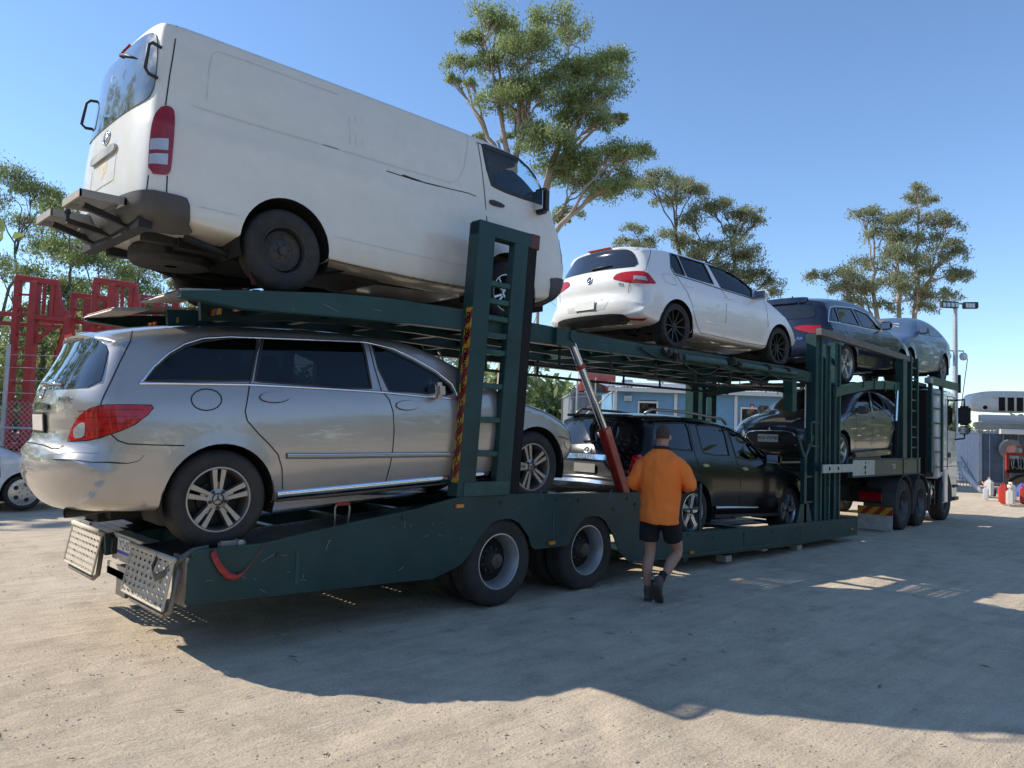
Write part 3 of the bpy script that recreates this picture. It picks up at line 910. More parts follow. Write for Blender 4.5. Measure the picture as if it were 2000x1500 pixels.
  'recess': [(-0.834,0.39,0.453),(-0.833,0.25,0.608),(-0.848,0.046,0.6),(-0.844,-0.261,0.573),(-0.846,-0.306,0.523),(-0.855,-0.233,0.487),(-0.843,-0.198,0.415),(-0.851,0.209,0.443)],
  'reflector': [(-0.753,-0.592,0.366),(-0.565,-0.834,0.355),(-0.563,-0.77,0.325),(-0.693,-0.647,0.328)],
  'diffuser': [(-0.758,0.615,0.384),(-0.816,0.359,0.388),(-0.767,-0.446,0.342),(-0.703,-0.551,0.315),(-0.306,-0.591,0.265),(-0.456,-0.45,0.266),(-0.672,-0.09,0.275),(-0.732,0.593,0.341)],
  'brake_light': [(-0.582,0.028,1.377),(-0.572,0.024,1.411),(-0.519,-0.294,1.395),(-0.586,-0.354,1.342)],
  'wiper': [(-0.694,0.028,1.119),(-0.708,-0.169,1.083),(-0.685,-0.423,1.067)],
  'pane1': [(0.118,-0.658,1.36),(0.236,-0.658,1.36),(0.257,-0.804,1.053),(0.035,-0.801,1.058),(0.015,-0.767,1.129)],
  'pane2': [(0.282,-0.658,1.36),(0.586,-0.658,1.36),(0.884,-0.658,1.36),(0.929,-0.807,1.046),(0.612,-0.807,1.047),(0.31,-0.804,1.053)],
  'pane3': [(0.99,-0.658,1.36),(1.353,-0.658,1.36),(1.696,-0.676,1.326),(1.924,-0.734,1.203),(1.996,-0.77,1.122),(1.905,-0.829,1.002),(1.598,-0.824,1.012),(1.104,-0.82,1.021)],
  'dlo': [(0.09,-0.658,1.36),(0.584,-0.658,1.36),(0.958,-0.658,1.36),(1.351,-0.658,1.36),(1.722,-0.658,1.36),(1.993,-0.717,1.24),(2.07,-0.765,1.134),(1.929,-0.841,0.974),(1.576,-0.839,0.979),(1.064,-0.834,0.991),(0.587,-0.825,1.01),(-0.004,-0.819,1.023),(-0.027,-0.776,1.109)],
  'seam_r': [(0.008,-0.823,1.014),(0.083,-0.859,0.927),(0.188,-0.887,0.814),(0.288,-0.895,0.68),(0.367,-0.894,0.5),(0.478,-0.87,0.367),(0.578,-0.853,0.294),(1.144,-0.852,0.291)],
  'seam_b': [(1.069,-0.83,0.999),(1.122,-0.862,0.918),(1.138,-0.889,0.761),(1.133,-0.89,0.536),(1.148,-0.854,0.295)],
  'seam_f': [(2.238,-0.825,1.01),(2.249,-0.889,0.778),(2.269,-0.893,0.613),(2.248,-0.861,0.292),(1.714,-0.848,0.281),(1.153,-0.851,0.289)],
  'fuel': [(-0.309,-0.837,0.973),(-0.117,-0.828,1.003),(-0.037,-0.845,0.962),(-0.008,-0.872,0.869),(-0.14,-0.876,0.857),(-0.265,-0.869,0.879)],
  'handle1': [(0.164,-0.863,0.908),(0.33,-0.857,0.93),(0.408,-0.865,0.905),(0.278,-0.871,0.877),(0.171,-0.871,0.881)],
  'handle2': [(1.153,-0.868,0.895),(1.296,-0.865,0.904),(1.378,-0.871,0.877),(1.24,-0.876,0.858),(1.164,-0.874,0.867)],
  'mirror': [(2.145,-0.8,1.094)],
  'tailgate_seam': [(-0.283,-0.588,1.364),(-0.348,-0.676,1.307),(-0.56,-0.78,0.994),(-0.715,-0.645,0.802),(-0.717,-0.626,0.682)],
 },
 'suv': {
  'rear_window': [(-0.948,0.651,1.415),(-0.921,0.45,1.636),(-0.439,0.3,1.705),(-0.242,-0.294,1.698),(-0.906,-0.733,1.404),(-0.994,-0.767,1.195),(-1.094,-0.514,1.196),(-1.128,-0.233,1.206),(-1.133,0.043,1.208),(-1.078,0.436,1.258)],
  'garnish': [(-1.164,0.343,1.09),(-1.183,0.06,1.081),(-1.178,-0.329,1.048),(-1.185,-0.378,0.97),(-1.199,-0.095,0.99),(-1.183,0.322,1.018)],
  'emblem': [(-1.167,0.01,1.136)],
  'plate_recess': [(-1.188,0.327,0.989),(-1.199,0.176,0.971),(-1.185,-0.385,0.96),(-1.177,-0.423,0.868),(-1.19,0.368,0.808)],
  'plate': [(-1.199,0.158,0.961),(-1.199,-0.202,0.955),(-1.2,-0.198,0.833),(-1.201,0.157,0.842)],
  'bumper_top': [(-1.208,0.573,0.698),(-1.259,0.241,0.693),(-1.265,-0.171,0.672),(-1.23,-0.528,0.65),(-1.216,-0.594,0.616),(-1.271,-0.179,0.628),(-1.265,0.233,0.646),(-1.219,0.56,0.665)],
  'tail': [(-1.089,-0.691,1.087),(-1.034,-0.786,1.106),(-1.044,-0.834,0.978),(-1.057,-0.827,0.831),(-1.124,-0.683,0.826),(-1.128,-0.656,0.847)],
  'tail_low': [(-1.137,-0.64,0.807),(-1.056,-0.828,0.811),(-1.068,-0.837,0.724),(-1.158,-0.641,0.744)],
  'pane1': [(-0.752,-0.751,1.532),(-0.004,-0.745,1.59),(0.03,-0.777,1.496),(0.004,-0.881,1.202),(-0.536,-0.873,1.209),(-0.908,-0.842,1.24)],
  'pane2': [(0.259,-0.751,1.571),(0.596,-0.741,1.602),(0.971,-0.743,1.595),(0.991,-0.787,1.466),(0.958,-0.889,1.181),(0.58,-0.894,1.166),(0.26,-0.886,1.187),(0.258,-0.809,1.403)],
  'pane3': [(1.131,-0.738,1.61),(1.413,-0.744,1.593),(1.743,-0.769,1.52),(1.991,-0.822,1.368),(2.086,-0.867,1.243),(2.059,-0.896,1.159),(1.522,-0.904,1.134),(1.15,-0.897,1.157),(1.131,-0.824,1.361)],
  'seam_b': [(1.092,-0.735,1.619),(1.109,-0.824,1.36),(1.112,-0.902,1.142),(1.162,-0.933,1.028),(1.18,-0.955,0.828),(1.193,-0.946,0.559),(1.184,-0.898,0.331)],
  'seam_r': [(0.075,-0.743,1.595),(0.057,-0.828,1.35),(0.042,-0.895,1.162),(0.067,-0.935,1.018)],
  'seam_f': [(2.058,-0.911,1.113),(2.047,-0.955,0.748),(2.047,-0.928,0.416)],
  'handle1': [(0.134,-0.934,1.015),(0.249,-0.93,1.04),(0.36,-0.936,1.01),(0.236,-0.94,0.985)],
  'handle2': [(1.2,-0.937,1.0),(1.32,-0.931,1.026),(1.433,-0.938,0.991),(1.304,-0.943,0.965)],
  'mirror': [(2.134,-0.919,1.223)],
  'moulding': [(0.551,-0.931,0.428),(1.167,-0.929,0.428),(1.759,-0.928,0.423)],
  'wiper': [(-1.099,0.05,1.283),(-1.107,-0.159,1.258)],
  'badge': [(-1.159,-0.514,1.008),(-1.145,-0.565,1.016),(-1.15,-0.571,0.972),(-1.162,-0.518,0.964)],
 },
 'crossover': {
  'rear_window': [(-0.718,0.129,1.414),(-0.719,-0.083,1.413),(-0.619,-0.719,1.348),(-0.719,-0.728,1.151),(-0.762,-0.671,1.12),(-0.837,-0.214,1.159)],
  'tail': [(-0.88,-0.317,1.007),(-0.855,-0.456,1.036),(-0.762,-0.77,1.018),(-0.787,-0.761,0.878),(-0.847,-0.604,0.889),(-0.879,-0.414,0.95)],
  'reflector': [(-0.904,-0.561,0.527),(-0.858,-0.717,0.522),(-0.847,-0.704,0.469),(-0.88,-0.588,0.477)],
  'chrome_low': [(-0.919,-0.245,0.458),(-0.885,-0.462,0.44),(-0.815,-0.71,0.413)],
  'dlo': [(-0.554,-0.816,1.244),(-0.39,-0.776,1.375),(-0.157,-0.766,1.414),(0.712,-0.749,1.458),(1.491,-0.778,1.382),(1.878,-0.892,1.071),(0.808,-0.891,1.074),(-0.657,-0.864,1.093)],
  'pane1': [(-0.377,-0.79,1.337),(-0.19,-0.778,1.379),(-0.226,-0.873,1.118),(-0.551,-0.858,1.126)],
  'pane2': [(-0.087,-0.776,1.388),(0.612,-0.761,1.427),(0.723,-0.876,1.112),(-0.148,-0.877,1.108)],
  'pane3': [(0.771,-0.758,1.435),(1.346,-0.777,1.385),(1.789,-0.883,1.094),(0.849,-0.881,1.098)],
  'mirror': [(2.116,-0.865,1.139)],
  'badge': [(-0.905,-0.36,0.821),(-0.886,-0.48,0.815),(-0.898,-0.485,0.779),(-0.914,-0.363,0.787)],
  'seam_b': [(0.734,-0.754,1.446),(0.815,-0.888,1.08),(0.863,-0.934,0.973),(0.857,-0.945,0.651),(0.875,-0.909,0.332)],
 },
 'sedan': {
  'windscreen': [(2.074,-0.845,1.042),(1.6,-0.724,1.365),(1.253,-0.581,1.463),(1.143,0.262,1.459),(2.487,0.796,0.934),(2.502,0.333,0.996),(2.357,-0.471,1.016)],
  'pane1': [(2.156,0.835,0.984),(1.542,0.724,1.232),(1.082,0.662,1.361),(0.835,0.648,1.39),(1.178,0.826,1.006)],
  'pane2': [(0.737,0.65,1.386),(0.453,0.673,1.338),(0.339,0.723,1.236),(0.447,0.81,1.044),(1.04,0.822,1.017)],
  'pane3': [(0.309,0.729,1.222),(0.195,0.772,1.129),(0.206,0.81,1.045),(0.382,0.81,1.044)],
  'grille': [(3.473,-0.443,0.701),(3.54,-0.05,0.698),(3.537,0.306,0.67),(3.564,0.392,0.506),(3.427,0.377,0.286),(3.52,0.068,0.304),(3.539,-0.395,0.404)],
  'plate': [(3.595,-0.219,0.555),(3.6,0.164,0.535),(3.582,0.149,0.402),(3.582,-0.218,0.417)],
  'emblem': [(3.579,-0.044,0.638)],
  'headlight': [(3.487,0.441,0.688),(3.431,0.545,0.698),(3.393,0.671,0.662),(3.437,0.666,0.577),(3.517,0.487,0.604)],
  'headlight2': [(3.195,-0.715,0.774),(3.383,-0.532,0.736),(3.528,-0.433,0.627),(3.44,-0.584,0.672)],
  'mirror': [(1.591,0.816,1.027)],
  'mirror2': [(2.112,-0.893,1.123)],
  'seam1': [(1.172,0.824,1.011),(1.248,0.87,0.848),(1.257,0.88,0.608),(1.293,0.858,0.351)],
  'seam2': [(2.406,0.852,0.935),(2.406,0.882,0.708),(2.305,0.889,0.496),(2.189,0.859,0.345)],
  'handle1': [(1.295,0.87,0.84),(1.186,0.865,0.882),(1.065,0.871,0.839),(1.213,0.874,0.805)],
  'handle2': [(0.379,0.867,0.865),(0.246,0.86,0.906),(0.168,0.867,0.861),(0.281,0.871,0.834)],
 },
 'coupe': {
  'windscreen': [(2.098,0.273,1.343),(1.951,0.712,1.351),(2.066,0.772,1.28),(2.623,0.89,1.029),(2.951,0.708,1.018),(2.536,0.43,1.141)],
  'pane1': [(1.964,0.812,1.269),(1.598,0.806,1.286),(1.103,0.878,1.105),(2.194,0.905,1.034)],
  'mirror': [(1.571,0.877,1.107)],
  'seam1': [(1.085,0.888,1.079),(1.15,0.945,0.675),(1.285,0.9,0.309)],
 },
}
POSE = {
 'wagon': ((-2.675, -0.12, 0.748), -0.0380, 0.0690),
 'van': ((-2.187, 0.02, 2.79), 0.0000, 0.0100),
 'hatch': ((3.54, 0.054, 2.864), -0.0500, -0.0100),
 'suv': ((3.916, 0.066, 0.305), 0.0002, -0.0368),
 'crossover': ((8.836, 0.016, 2.758), 0.0210, 0.0530),
 'sedan': ((10.892, -0.154, 1.335), 3.1576, -0.0390),
 'coupe': ((15.426, 0.401, 3.204), 3.2016, -0.0500),
}
# ================================================================ vehicle materials
DUST = (0.36, 0.31, 0.24)
M_TYRE = mat('tyre_rubber', (0.018, 0.018, 0.019), 0.75, var=.3, vscale=14, dust=.35, dustcol=(0.16, .14, .11), bump=.15, bscale=60)
M_RIM = mat('alloy_silver', (0.42, 0.41, 0.39), 0.32, 0.85, var=.15, dust=.45, dustcol=(.22, .19, .15))
M_RIMBR = mat('alloy_bright', (0.62, 0.62, 0.62), 0.25, 0.8, var=.1, dust=.15)
M_RIMBK = mat('alloy_black', (0.012, 0.012, 0.013), 0.3, 0.2, var=.2, dust=.12)
M_STEELW = mat('wheel_steel_black', (0.035, 0.034, 0.033), 0.5, 0.3, var=.3, dust=.5, dustcol=(.13, .11, .09))
M_BRAKE = mat('brake_iron', (0.03, 0.03, 0.03), 0.6, 0.5, var=.3)
M_BLACK = mat('black_plastic', (0.016, 0.016, 0.017), 0.5, var=.25, dust=.2, dustcol=(.12, .11, .09))
M_BLACKG = mat('black_gloss', (0.008, 0.008, 0.009), 0.12, var=.2, coat=.5)
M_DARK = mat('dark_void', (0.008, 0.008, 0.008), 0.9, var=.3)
M_SEAM = mat('panel_gap', (0.006, 0.006, 0.006), 0.8, var=.1)
M_CHROME = mat('chrome', (0.75, 0.76, 0.78), 0.12, 1.0, var=.04)
M_GREYPL = mat('grey_bumper_plastic', (0.055, 0.055, 0.057), 0.6, var=.2, dust=.3, dustcol=(.2, .18, .14), bump=.05)
M_SEAT = mat('seat_fabric', (0.03, 0.03, 0.032), 0.9, var=.2)
M_RED = mat('lens_red', (0.42, 0.010, 0.010), 0.12, var=.3, vscale=30, coat=.25)
M_REDD = mat('lens_red_dark', (0.26, 0.006, 0.010), 0.15, var=.3, vscale=30, coat=.2)
M_CLEAR = mat('lens_clear', (0.42, 0.42, 0.43), 0.12, 0.3, var=.15, vscale=60, coat=1.0)
M_AMBER = mat('lens_amber', (0.55, 0.20, 0.02), 0.25, var=.15, coat=.5)
M_PLATE = mat('plate_white', (0.72, 0.72, 0.70), 0.4, var=.05, dust=.1)
M_PLATEC = mat('plate_cream', (0.62, 0.56, 0.50), 0.45, var=.05, dust=.2)
M_INK = mat('plate_ink', (0.03, 0.012, 0.014), 0.5, var=.1)
M_GLASSD = glass('glass_tint_dark', (0.05, 0.055, 0.06))
M_GLASSM = glass('glass_tint_mid', (0.35, 0.40, 0.42))
M_GLASSC = glass('glass_clear_green', (0.72, 0.88, 0.92))
M_GLASSR = mat('glass_rear_dark', (0.010, 0.010, 0.011), 0.03, var=.2, coat=1.0, dust=.10, dustcol=(.12, .11, .09))
M_GLASSDUSTY = mat('glass_rear_dusty', (0.045, 0.05, 0.04), 0.05, var=.2, coat=1.0, dust=.55, dustcol=(.24, .23, .19))

P_WAGON = mat('paint_pewter', (0.42, 0.39, 0.36), 0.30, 0.6, var=.04, coat=1.0, dust=.12, dustcol=(.36, .31, .25))
P_VAN = mat('paint_van_white', (0.72, 0.69, 0.61), 0.35, 0.0, var=.04, coat=.6, coatrough=.10, dust=.18, dustcol=(.50, .44, .34))
P_HATCH = mat('paint_white', (0.75, 0.745, 0.72), 0.28, 0.0, var=.02, coat=1.0, dust=.05)
P_SUV = mat('paint_black', (0.005, 0.005, 0.007), 0.2, 0.0, var=.1, coat=.15, spec=.35, dust=.02, dustcol=(.16, .15, .12))
P_CROSS = mat('paint_midnight_blue', (0.009, 0.014, 0.036), 0.22, 0.1, var=.1, coat=.35, dust=.03)
P_SEDAN = mat('paint_graphite', (0.15, 0.155, 0.165), 0.28, 0.5, var=.06, coat=1.0, dust=.08)
P_COUPE = mat('paint_steel_blue', (0.085, 0.14, 0.23), 0.35, 0.3, var=.06, coat=.4, dust=.12)

class Car:
    def __init__(s, key, name, paint, label, cat, holes=(), group='vehicles loaded on the car transporter', pose=None):
        s.key = key
        s.sp = CARS[key]
        s.d = DET.get(key, {})
        org, yaw, pitch = pose or POSE[key]
        s.root = empty(name, org, yaw, pitch, label, cat, group)
        s.sh = Shape(s.sp)
        s.rev = 1 if abs(yaw) > 1 else -1        # which side was seen
        solid = body_mesh('solid', s.sh)
        s.bvh = bvh_of(solid)
        bpy.data.meshes.remove(solid)
        zb = s.sh.sil[:, 1].min() - .05
        ar = [arch_poly(a[0], a[1], a[2], zb) for a in s.sp['arches']]
        hp = [[(p[0], p[2]) for p in s.d[h]] for h in holes]
        s.body = link('body', body_mesh('body', s.sh, hp, ar), paint, s.root)
        w = s.sp['wheels']
        for (xc, zc, rad) in s.sp['arches']:
            for sg in (-1, 1):
                mb = MB(); n = 22
                yo = float(s.sh.W(np.array([xc]), np.array([zc + rad]))[0]) - .015
                V = []; F = []
                for i in range(n + 1):
                    t = -0.35 + (math.pi + .7) * i / n
                    for (rr, y) in ((rad + .004, yo), (rad + .02, yo - .05), (rad + .02, .5), (0.01, .5)):
                        V.append((xc + rr * math.cos(t), sg * y, zc + rr * math.sin(t)))
                for i in range(n):
                    for k in range(3):
                        F.append((i * 4 + k, i * 4 + k + 1, i * 4 + k + 5, i * 4 + k + 4))
                mb.add(V, F).obj('wheel_arch_liner', M_DARK, s.root, smooth=True)
        x0, x1 = s.sh.sil[:, 0].min() + .2, s.sh.sil[:, 0].max() - .2
        zf = s.sh.sil[:, 1].min()
        u = MB()
        u.bb(x0 + .25, x1, -.5, .5, zf + .01, zf + .18)
        u.bb(x0 + .2, x0 + .5, -.35, .35, zf - .02, zf + .1)
        u.tube([(x0 + .3, .42, zf), (x0 + .9, .42, zf - .02), (x1 - .6, .3, zf - .02)], .03, 6)
        u.bb(-.06, .06, -.6, .6, w['R'] - .06, w['R'] + .06)
        u.obj('underbody', M_DARK, s.root)
    def P(s, k): return s.d[k]
    def both(s, name, me, m):
        link(name, me, m, s.root)
        link(name, mirror_mesh(me), m, s.root)
    def patch(s, name, pts, m, off=.004, step=.05, both=True, it=0, thick=.012, direction=None):
        if isinstance(pts, str): pts = s.d[pts]
        me = patch_mesh(name, s.bvh, pts, off, step, direction, it, thick)
        if both: s.both(name, me, m)
        else: link(name, me, m, s.root)
    def strip(s, name, pts, width, m, off=.004, h=0.0, closed=False, both=True, step=.04):
        if isinstance(pts, str): pts = s.d[pts]
        me = strip_mesh(name, s.bvh, pts, width, off, h, closed, step)
        if both: s.both(name, me, m)
        else: link(name, me, m, s.root)
    def pane(s, pts, m, seal=True, sealw=.022):
        if isinstance(pts, str): pts = s.d[pts]
        pts = [(p[0], s.rev * abs(p[1]), p[2]) for p in pts]
        me = patch_mesh('side_window', s.bvh, pts, -.006, .08, (0, s.rev, 0), 0, 0)
        s.both('side_window', me, m)
        if seal:
            s.strip('window_seal', pts, sealw, M_BLACK, .0015, .004, True)
    def rear_yz(s, name, half, m, off=.005, x=-1.2, dirx=-1, it=1, thick=.012, xc=None, rad=1.5):
        pts = [(-y, z) for (y, z) in half] + [(y, z) for (y, z) in reversed(half) if y > 0]
        if xc is None:
            xc = (s.sh.sil[:, 0].min() + 1.5) if dirx < 0 else (s.sh.sil[:, 0].max() - 1.5)
        me = cyl_patch(name, s.bvh, pts, xc, dirx, off, .05, it, thick, rad)
        return link(name, me, m, s.root)
    def hit(s, p, d):
        h = s.bvh.ray_cast(Vector(p) - Vector(d) * 1.5, Vector(d), 4.0)
        if h[0] is None:
            h = s.bvh.find_nearest(Vector(p))
        return h
    def on_rear(s, y, z, dx=1):
        h = s.hit((-1.0 if dx > 0 else 3.6, y, z), (dx, 0, 0))
        return h[0], (h[1] if h[1].x * dx < 0 else -h[1])
    def ring(s, name, y, z, r, m, tube=.008, sx=1.0, dx=1, extra=None):
        p, n = s.on_rear(y, z, dx)
        e2 = (Vector((0, 0, 1)) - n * n.z).normalized(); e1 = e2.cross(n)
        p = p + n * (tube * .7)
        mb = MB()
        N = 22
        mb.tube([p + (e1 * math.cos(2 * math.pi * i / N) * r * sx + e2 * math.sin(2 * math.pi * i / N) * r) for i in range(N + 1)], tube, 6, False)
        for seg in (extra or ()):
            mb.tube([p + e1 * a * r * sx + e2 * b * r for (a, b) in seg], tube * .8, 6)
        mb.obj(name, m, s.root, smooth=True)
    def text(s, name, body, y, z, size, m, dx=1, tilt=None, off=.006, spacing=1.0, ext=.002):
        p, n = s.on_rear(y, z, dx)
        e2 = (Vector((0, 0, 1)) - n * n.z).normalized(); e1 = e2.cross(n)
        text_mesh(name, body, size, m, s.root, frame_mtx(p + n * off, e1, e2), ext, spacing=spacing)
    def plate(s, y, z, w, h, txt, m, ink, dx=1, off=.015, size=.09, frame=None):
        p, n = s.on_rear(y, z, dx)
        n = Vector((n.x, n.y * .3, n.z * .6)).normalized()
        e2 = (Vector((0, 0, 1)) - n * n.z).normalized(); e1 = e2.cross(n)
        fm = frame_mtx(p + n * off, e1, e2)
        mb = MB(); rbox(mb, (0, 0, 0), (w, h, .008), .003)
        o = mb.obj('number_plate', m, s.root); o.matrix_local = fm
        if frame:
            mb = MB(); rbox(mb, (0, 0, -.006), (w + .03, h + .03, .012), .004)
            f = mb.obj('plate_frame', frame, s.root); f.matrix_local = fm
        if txt:
            text_mesh('plate_lettering', txt, size, ink, s.root, fm @ Matrix.Translation((0, 0, .0055)), .0006)
    def wheels(s, style, mats, angs=(0.2, 0.5, .9, 1.4)):
        w = s.sp['wheels']
        i = 0
        for x in (0, w['wb']):
            for sg in (-1, 1):
                make_wheel(s.root, (x, sg * (w['hy'] - w['w'] / 2), w['R']), w['R'], w['w'], w['rim'], style, mats, sg, angs[i % 4]); i += 1
    def mirror(s, x, z, m, size=(.11, .22, .16), out=.10, glassm=None, y=None):
        W = float(s.sh.W(np.array([x]), np.array([z]))[0]) if y is None else y
        for sg in (-1, 1):
            mb = MB(); rbox(mb, (0, 0, 0), size, .035)
            mb.beam((.0, -sg * size[1] * .3, -.03), (.02, -sg * (size[1] * .5 + out), -.06), .05, .035)
            o = mb.obj('side_mirror', m, s.root, smooth=True, sharp=R(40)); o.location = (x, sg * (W + out + size[1] * .35), z)
            g = MB(); rbox(g, (-size[0] / 2 - .001, 0, 0), (.006, size[1] * .8, size[2] * .75), .002)
            q = g.obj('mirror_glass', M_CHROME, o)
    def seats(s, xs, z, ys=(-.38, .38), m=None):
        mb = MB()
        for x in xs:
            for y in ys:
                rbox(mb, (x, y, z), (.5, .5, .16), .05)
                rbox(mb, (x - .27, y, z + .36), (.13, .48, .66), .05, Matrix.Rotation(-.2, 3, 'Y'))
                rbox(mb, (x - .36, y, z + .77), (.09, .26, .18), .03)
        mb.obj('seat', m or M_SEAT, s.root, smooth=True, sharp=R(40))
    def cabin(s, x0, x1, z, yw=.7):
        MB().bb(x0, x1, -yw, yw, z - .08, z).obj('cabin_floor', M_SEAT, s.root)
    def dash(s, x, z, steer_y=-.36):
        mb = MB(); rbox(mb, (x, 0, z - .12), (.38, 1.36, .28), .08)
        N = 20
        c = Vector((x - .38, steer_y, z + .02))
        mb.tube([c + Vector((math.sin(2 * math.pi * i / N) * .08, math.cos(2 * math.pi * i / N) * .185, math.sin(2 * math.pi * i / N) * .17)) for i in range(N + 1)], .016, 6, False)
        mb.tube([c, c + Vector((.3, 0, -.12))], .03, 6)
        mb.obj('dashboard', M_BLACK, s.root, smooth=True, sharp=R(40))
    def exhaust(s, x, y, z):
        mb = MB(); mb.tube([(x + .5, y, z + .03), (x + .1, y, z), (x, y, z)], .035, 10, False)
        mb.obj('exhaust_pipe', M_BRAKE, s.root, smooth=True)
    def wiper(s, a, b, m=None):
        pa, na = s.on_rear(*a); pb, nb = s.on_rear(*b)
        mb = MB(); mb.tube([pa + na * .025, (pa + pb) / 2 + na * .03, pb + nb * .018], [.014, .011, .006], 6)
        mb.tube([pa - na * .01, pa + na * .03], .022, 8)
        mb.obj('rear_wiper', m or M_BLACK, s.root, smooth=True)

WM = dict(tyre=M_TYRE, rim=M_RIM, brake=M_BRAKE, dark=M_BLACK, hub=M_RIM)
WMB = dict(WM, rim=M_RIMBR)
WMK = dict(WM, rim=M_RIMBK)
WMS = dict(WM, rim=M_STEELW)

# ---------------------------------------------------------------- pewter wagon, lower deck, rear
c = Car('wagon', 'wagon_car', P_WAGON, 'pewter wagon with red wrap-round tail lamps on the sloping rear ramp deck', 'car', ('pane1', 'pane2', 'pane3'))
for k in ('pane1', 'pane2'): c.pane(k, M_GLASSD)
c.pane('pane3', M_GLASSM)
c.strip('window_chrome', 'dlo', .018, M_CHROME, .002, .006)
c.strip('window_chrome', 'belt', .024, M_CHROME, .002, .008)
for k in ('seam_b', 'seam_r', 'bumper_seam', 'tailgate_seam', 'front_bumper_seam'): c.strip('door_seam', k, .008, M_SEAM)
c.strip('fuel_flap_seam', 'fuel', .008, M_SEAM, closed=True)
c.strip('tailgate_gap', [(-1.0, y, z) for y, z in ((-.60, .845), (-.57, .815), (-.49, .79), (-.22, .785), (.22, .785), (.49, .79), (.57, .815), (.60, .845))], .010, M_SEAM, both=False)
c.patch('bumper_insert', 'bumper_insert', P_WAGON, .006, thick=.01)
c.strip('insert_gap', 'bumper_insert', .008, M_SEAM, .004, closed=True)
c.patch('tail_lamp', 'tail', M_RED, .010, .04, it=1)
c.strip('lamp_gap', 'tail', .010, M_SEAM, .003, closed=True)
c.patch('reverse_lens', 'tail_clear', M_CLEAR, .014, .04, it=1, thick=.004)
for (za, xa, xb, ya, yb) in ((1.045, -.86, -.53, -.70, -.93), (1.0, -.88, -.57, -.67, -.935), (.955, -.89, -.63, -.66, -.935), (.91, -.90, -.72, -.65, -.92)):
    c.strip('lens_rib', [(xa, ya, za), ((xa * 2 + xb) / 3 + .0, (ya * 1.4 + yb * 1.6) / 3, za), (xb, yb, za)], .006, M_REDD, .013)
c.rear_yz('rear_window', [(0, 1.60), (.42, 1.59), (.68, 1.56), (.84, 1.50), (.87, 1.37), (.885, 1.215), (.5, 1.205), (0, 1.205)], M_GLASSR, .007, it=1)
sp_ = MB()
N = 14
for i in range(N + 1):
    y = -.66 + 1.32 * i / N
    b = .10 * (y / .66) ** 2
    for (dx, dz) in ((.28, .012), (.02, .035), (-.05, .012), (-.045, -.012), (.10, -.06)):
        sp_.v.append((-.73 + b + dx, y, 1.615 - .10 * (y / .66) ** 2 + dz))
for i in range(N):
    for k in range(5):
        sp_.f.append((i * 5 + k, i * 5 + (k + 1) % 5, (i + 1) * 5 + (k + 1) % 5, (i + 1) * 5 + k))
sp_.f.append((0, 1, 2, 3, 4)); sp_.f.append(tuple(N * 5 + k for k in (4, 3, 2, 1, 0)))
sp_.obj('roof_spoiler', P_WAGON, c.root, smooth=True, sharp=R(40))
MB().bb(-.79, -.772, -.13, .13, 1.612, 1.632).obj('brake_light', M_RED, c.root)
c.ring('star_emblem', 0, 1.185, .045, M_CHROME, .006, extra=[[(0, 0), (0, 1)], [(0, 0), (.87, -.5)], [(0, 0), (-.87, -.5)]])
c.text('badge_lettering', '4MATIC', -.52, 1.13, .05, M_CHROME)
c.rear_yz('plate_trim', [(0, 1.115), (.27, 1.105), (.30, 1.075), (.27, 1.055), (0, 1.06)], M_BLACKG, .018, it=1, thick=.03)
c.plate(0, .965, .36, .12, '', M_PLATEC, M_INK, frame=M_BLACK)
c.patch('door_handle', 'handle1', P_WAGON, .016, .03, it=1, thick=.02)
c.strip('handle_gap', 'handle1', .010, M_SEAM, .003, closed=True)
c.patch('door_handle', 'handle2', P_WAGON, .016, .03, it=1, thick=.02)
c.strip('handle_gap', 'handle2', .010, M_SEAM, .003, closed=True)
c.strip('side_moulding', 'moulding', .05, P_WAGON, .0, .018)
c.strip('moulding_chrome', [(p[0], p[1], p[2] + .012) for p in c.P('moulding')], .014, M_CHROME, .018, .004)
c.strip('sill', [(.45, -.93, .35), (1.6, -.93, .34), (2.76, -.93, .33)], .07, M_CHROME, .004, .01)
c.patch('headlamp', 'headlight', M_CLEAR, .006)
c.wiper((.05, 1.245), (-.42, 1.235), M_CHROME)
c.wheels('split5', WM, (0.05, .3, 1.05, .6))
c.mirror(1.98, 1.16, P_WAGON, (.12, .15, .15), .02)
c.cabin(-.7, 3.0, .45); c.seats((.25, 1.0, 1.95), .62); c.dash(2.62, 1.12)
c.exhaust(-.93, -.50, .33)
for x in (-.2, 1.3): pass

# ---------------------------------------------------------------- white van, upper deck, rear
c = Car('van', 'panel_van', P_VAN, 'white panel van with rear step bars standing on the rear upper deck', 'van', ('pane',))
c.pane('pane', M_GLASSC, True, .05)
c.rear_yz('rear_window', [(0, 1.905), (.41, 1.90), (.63, 1.875), (.70, 1.83), (.735, 1.66), (.75, 1.47), (.745, 1.36), (.70, 1.30), (.55, 1.285), (0, 1.285)], M_GLASSDUSTY, .009, it=1)
c.patch('tail_lamp', 'tail', M_REDD, .012, .04, it=1, thick=.02)
c.patch('reverse_lens', 'tail_a', M_CLEAR, .018, .04, thick=.008)
c.patch('indicator_lens', 'tail_b', M_CLEAR, .018, .04, thick=.008)
c.ring('round_emblem', 0, 1.17, .055, M_CHROME, .008, 1.3, extra=[[(-.7, .45), (0, .75), (.7, .45)], [(0, .7), (0, -.9)], [(-.4, .3), (0, -.5), (.4, .3)]])
c.rear_yz('tailgate_garnish', [(0, 1.065), (.28, 1.055), (.31, 1.02), (.29, .985), (0, .985)], M_RIM, .025, it=1, thick=.04)
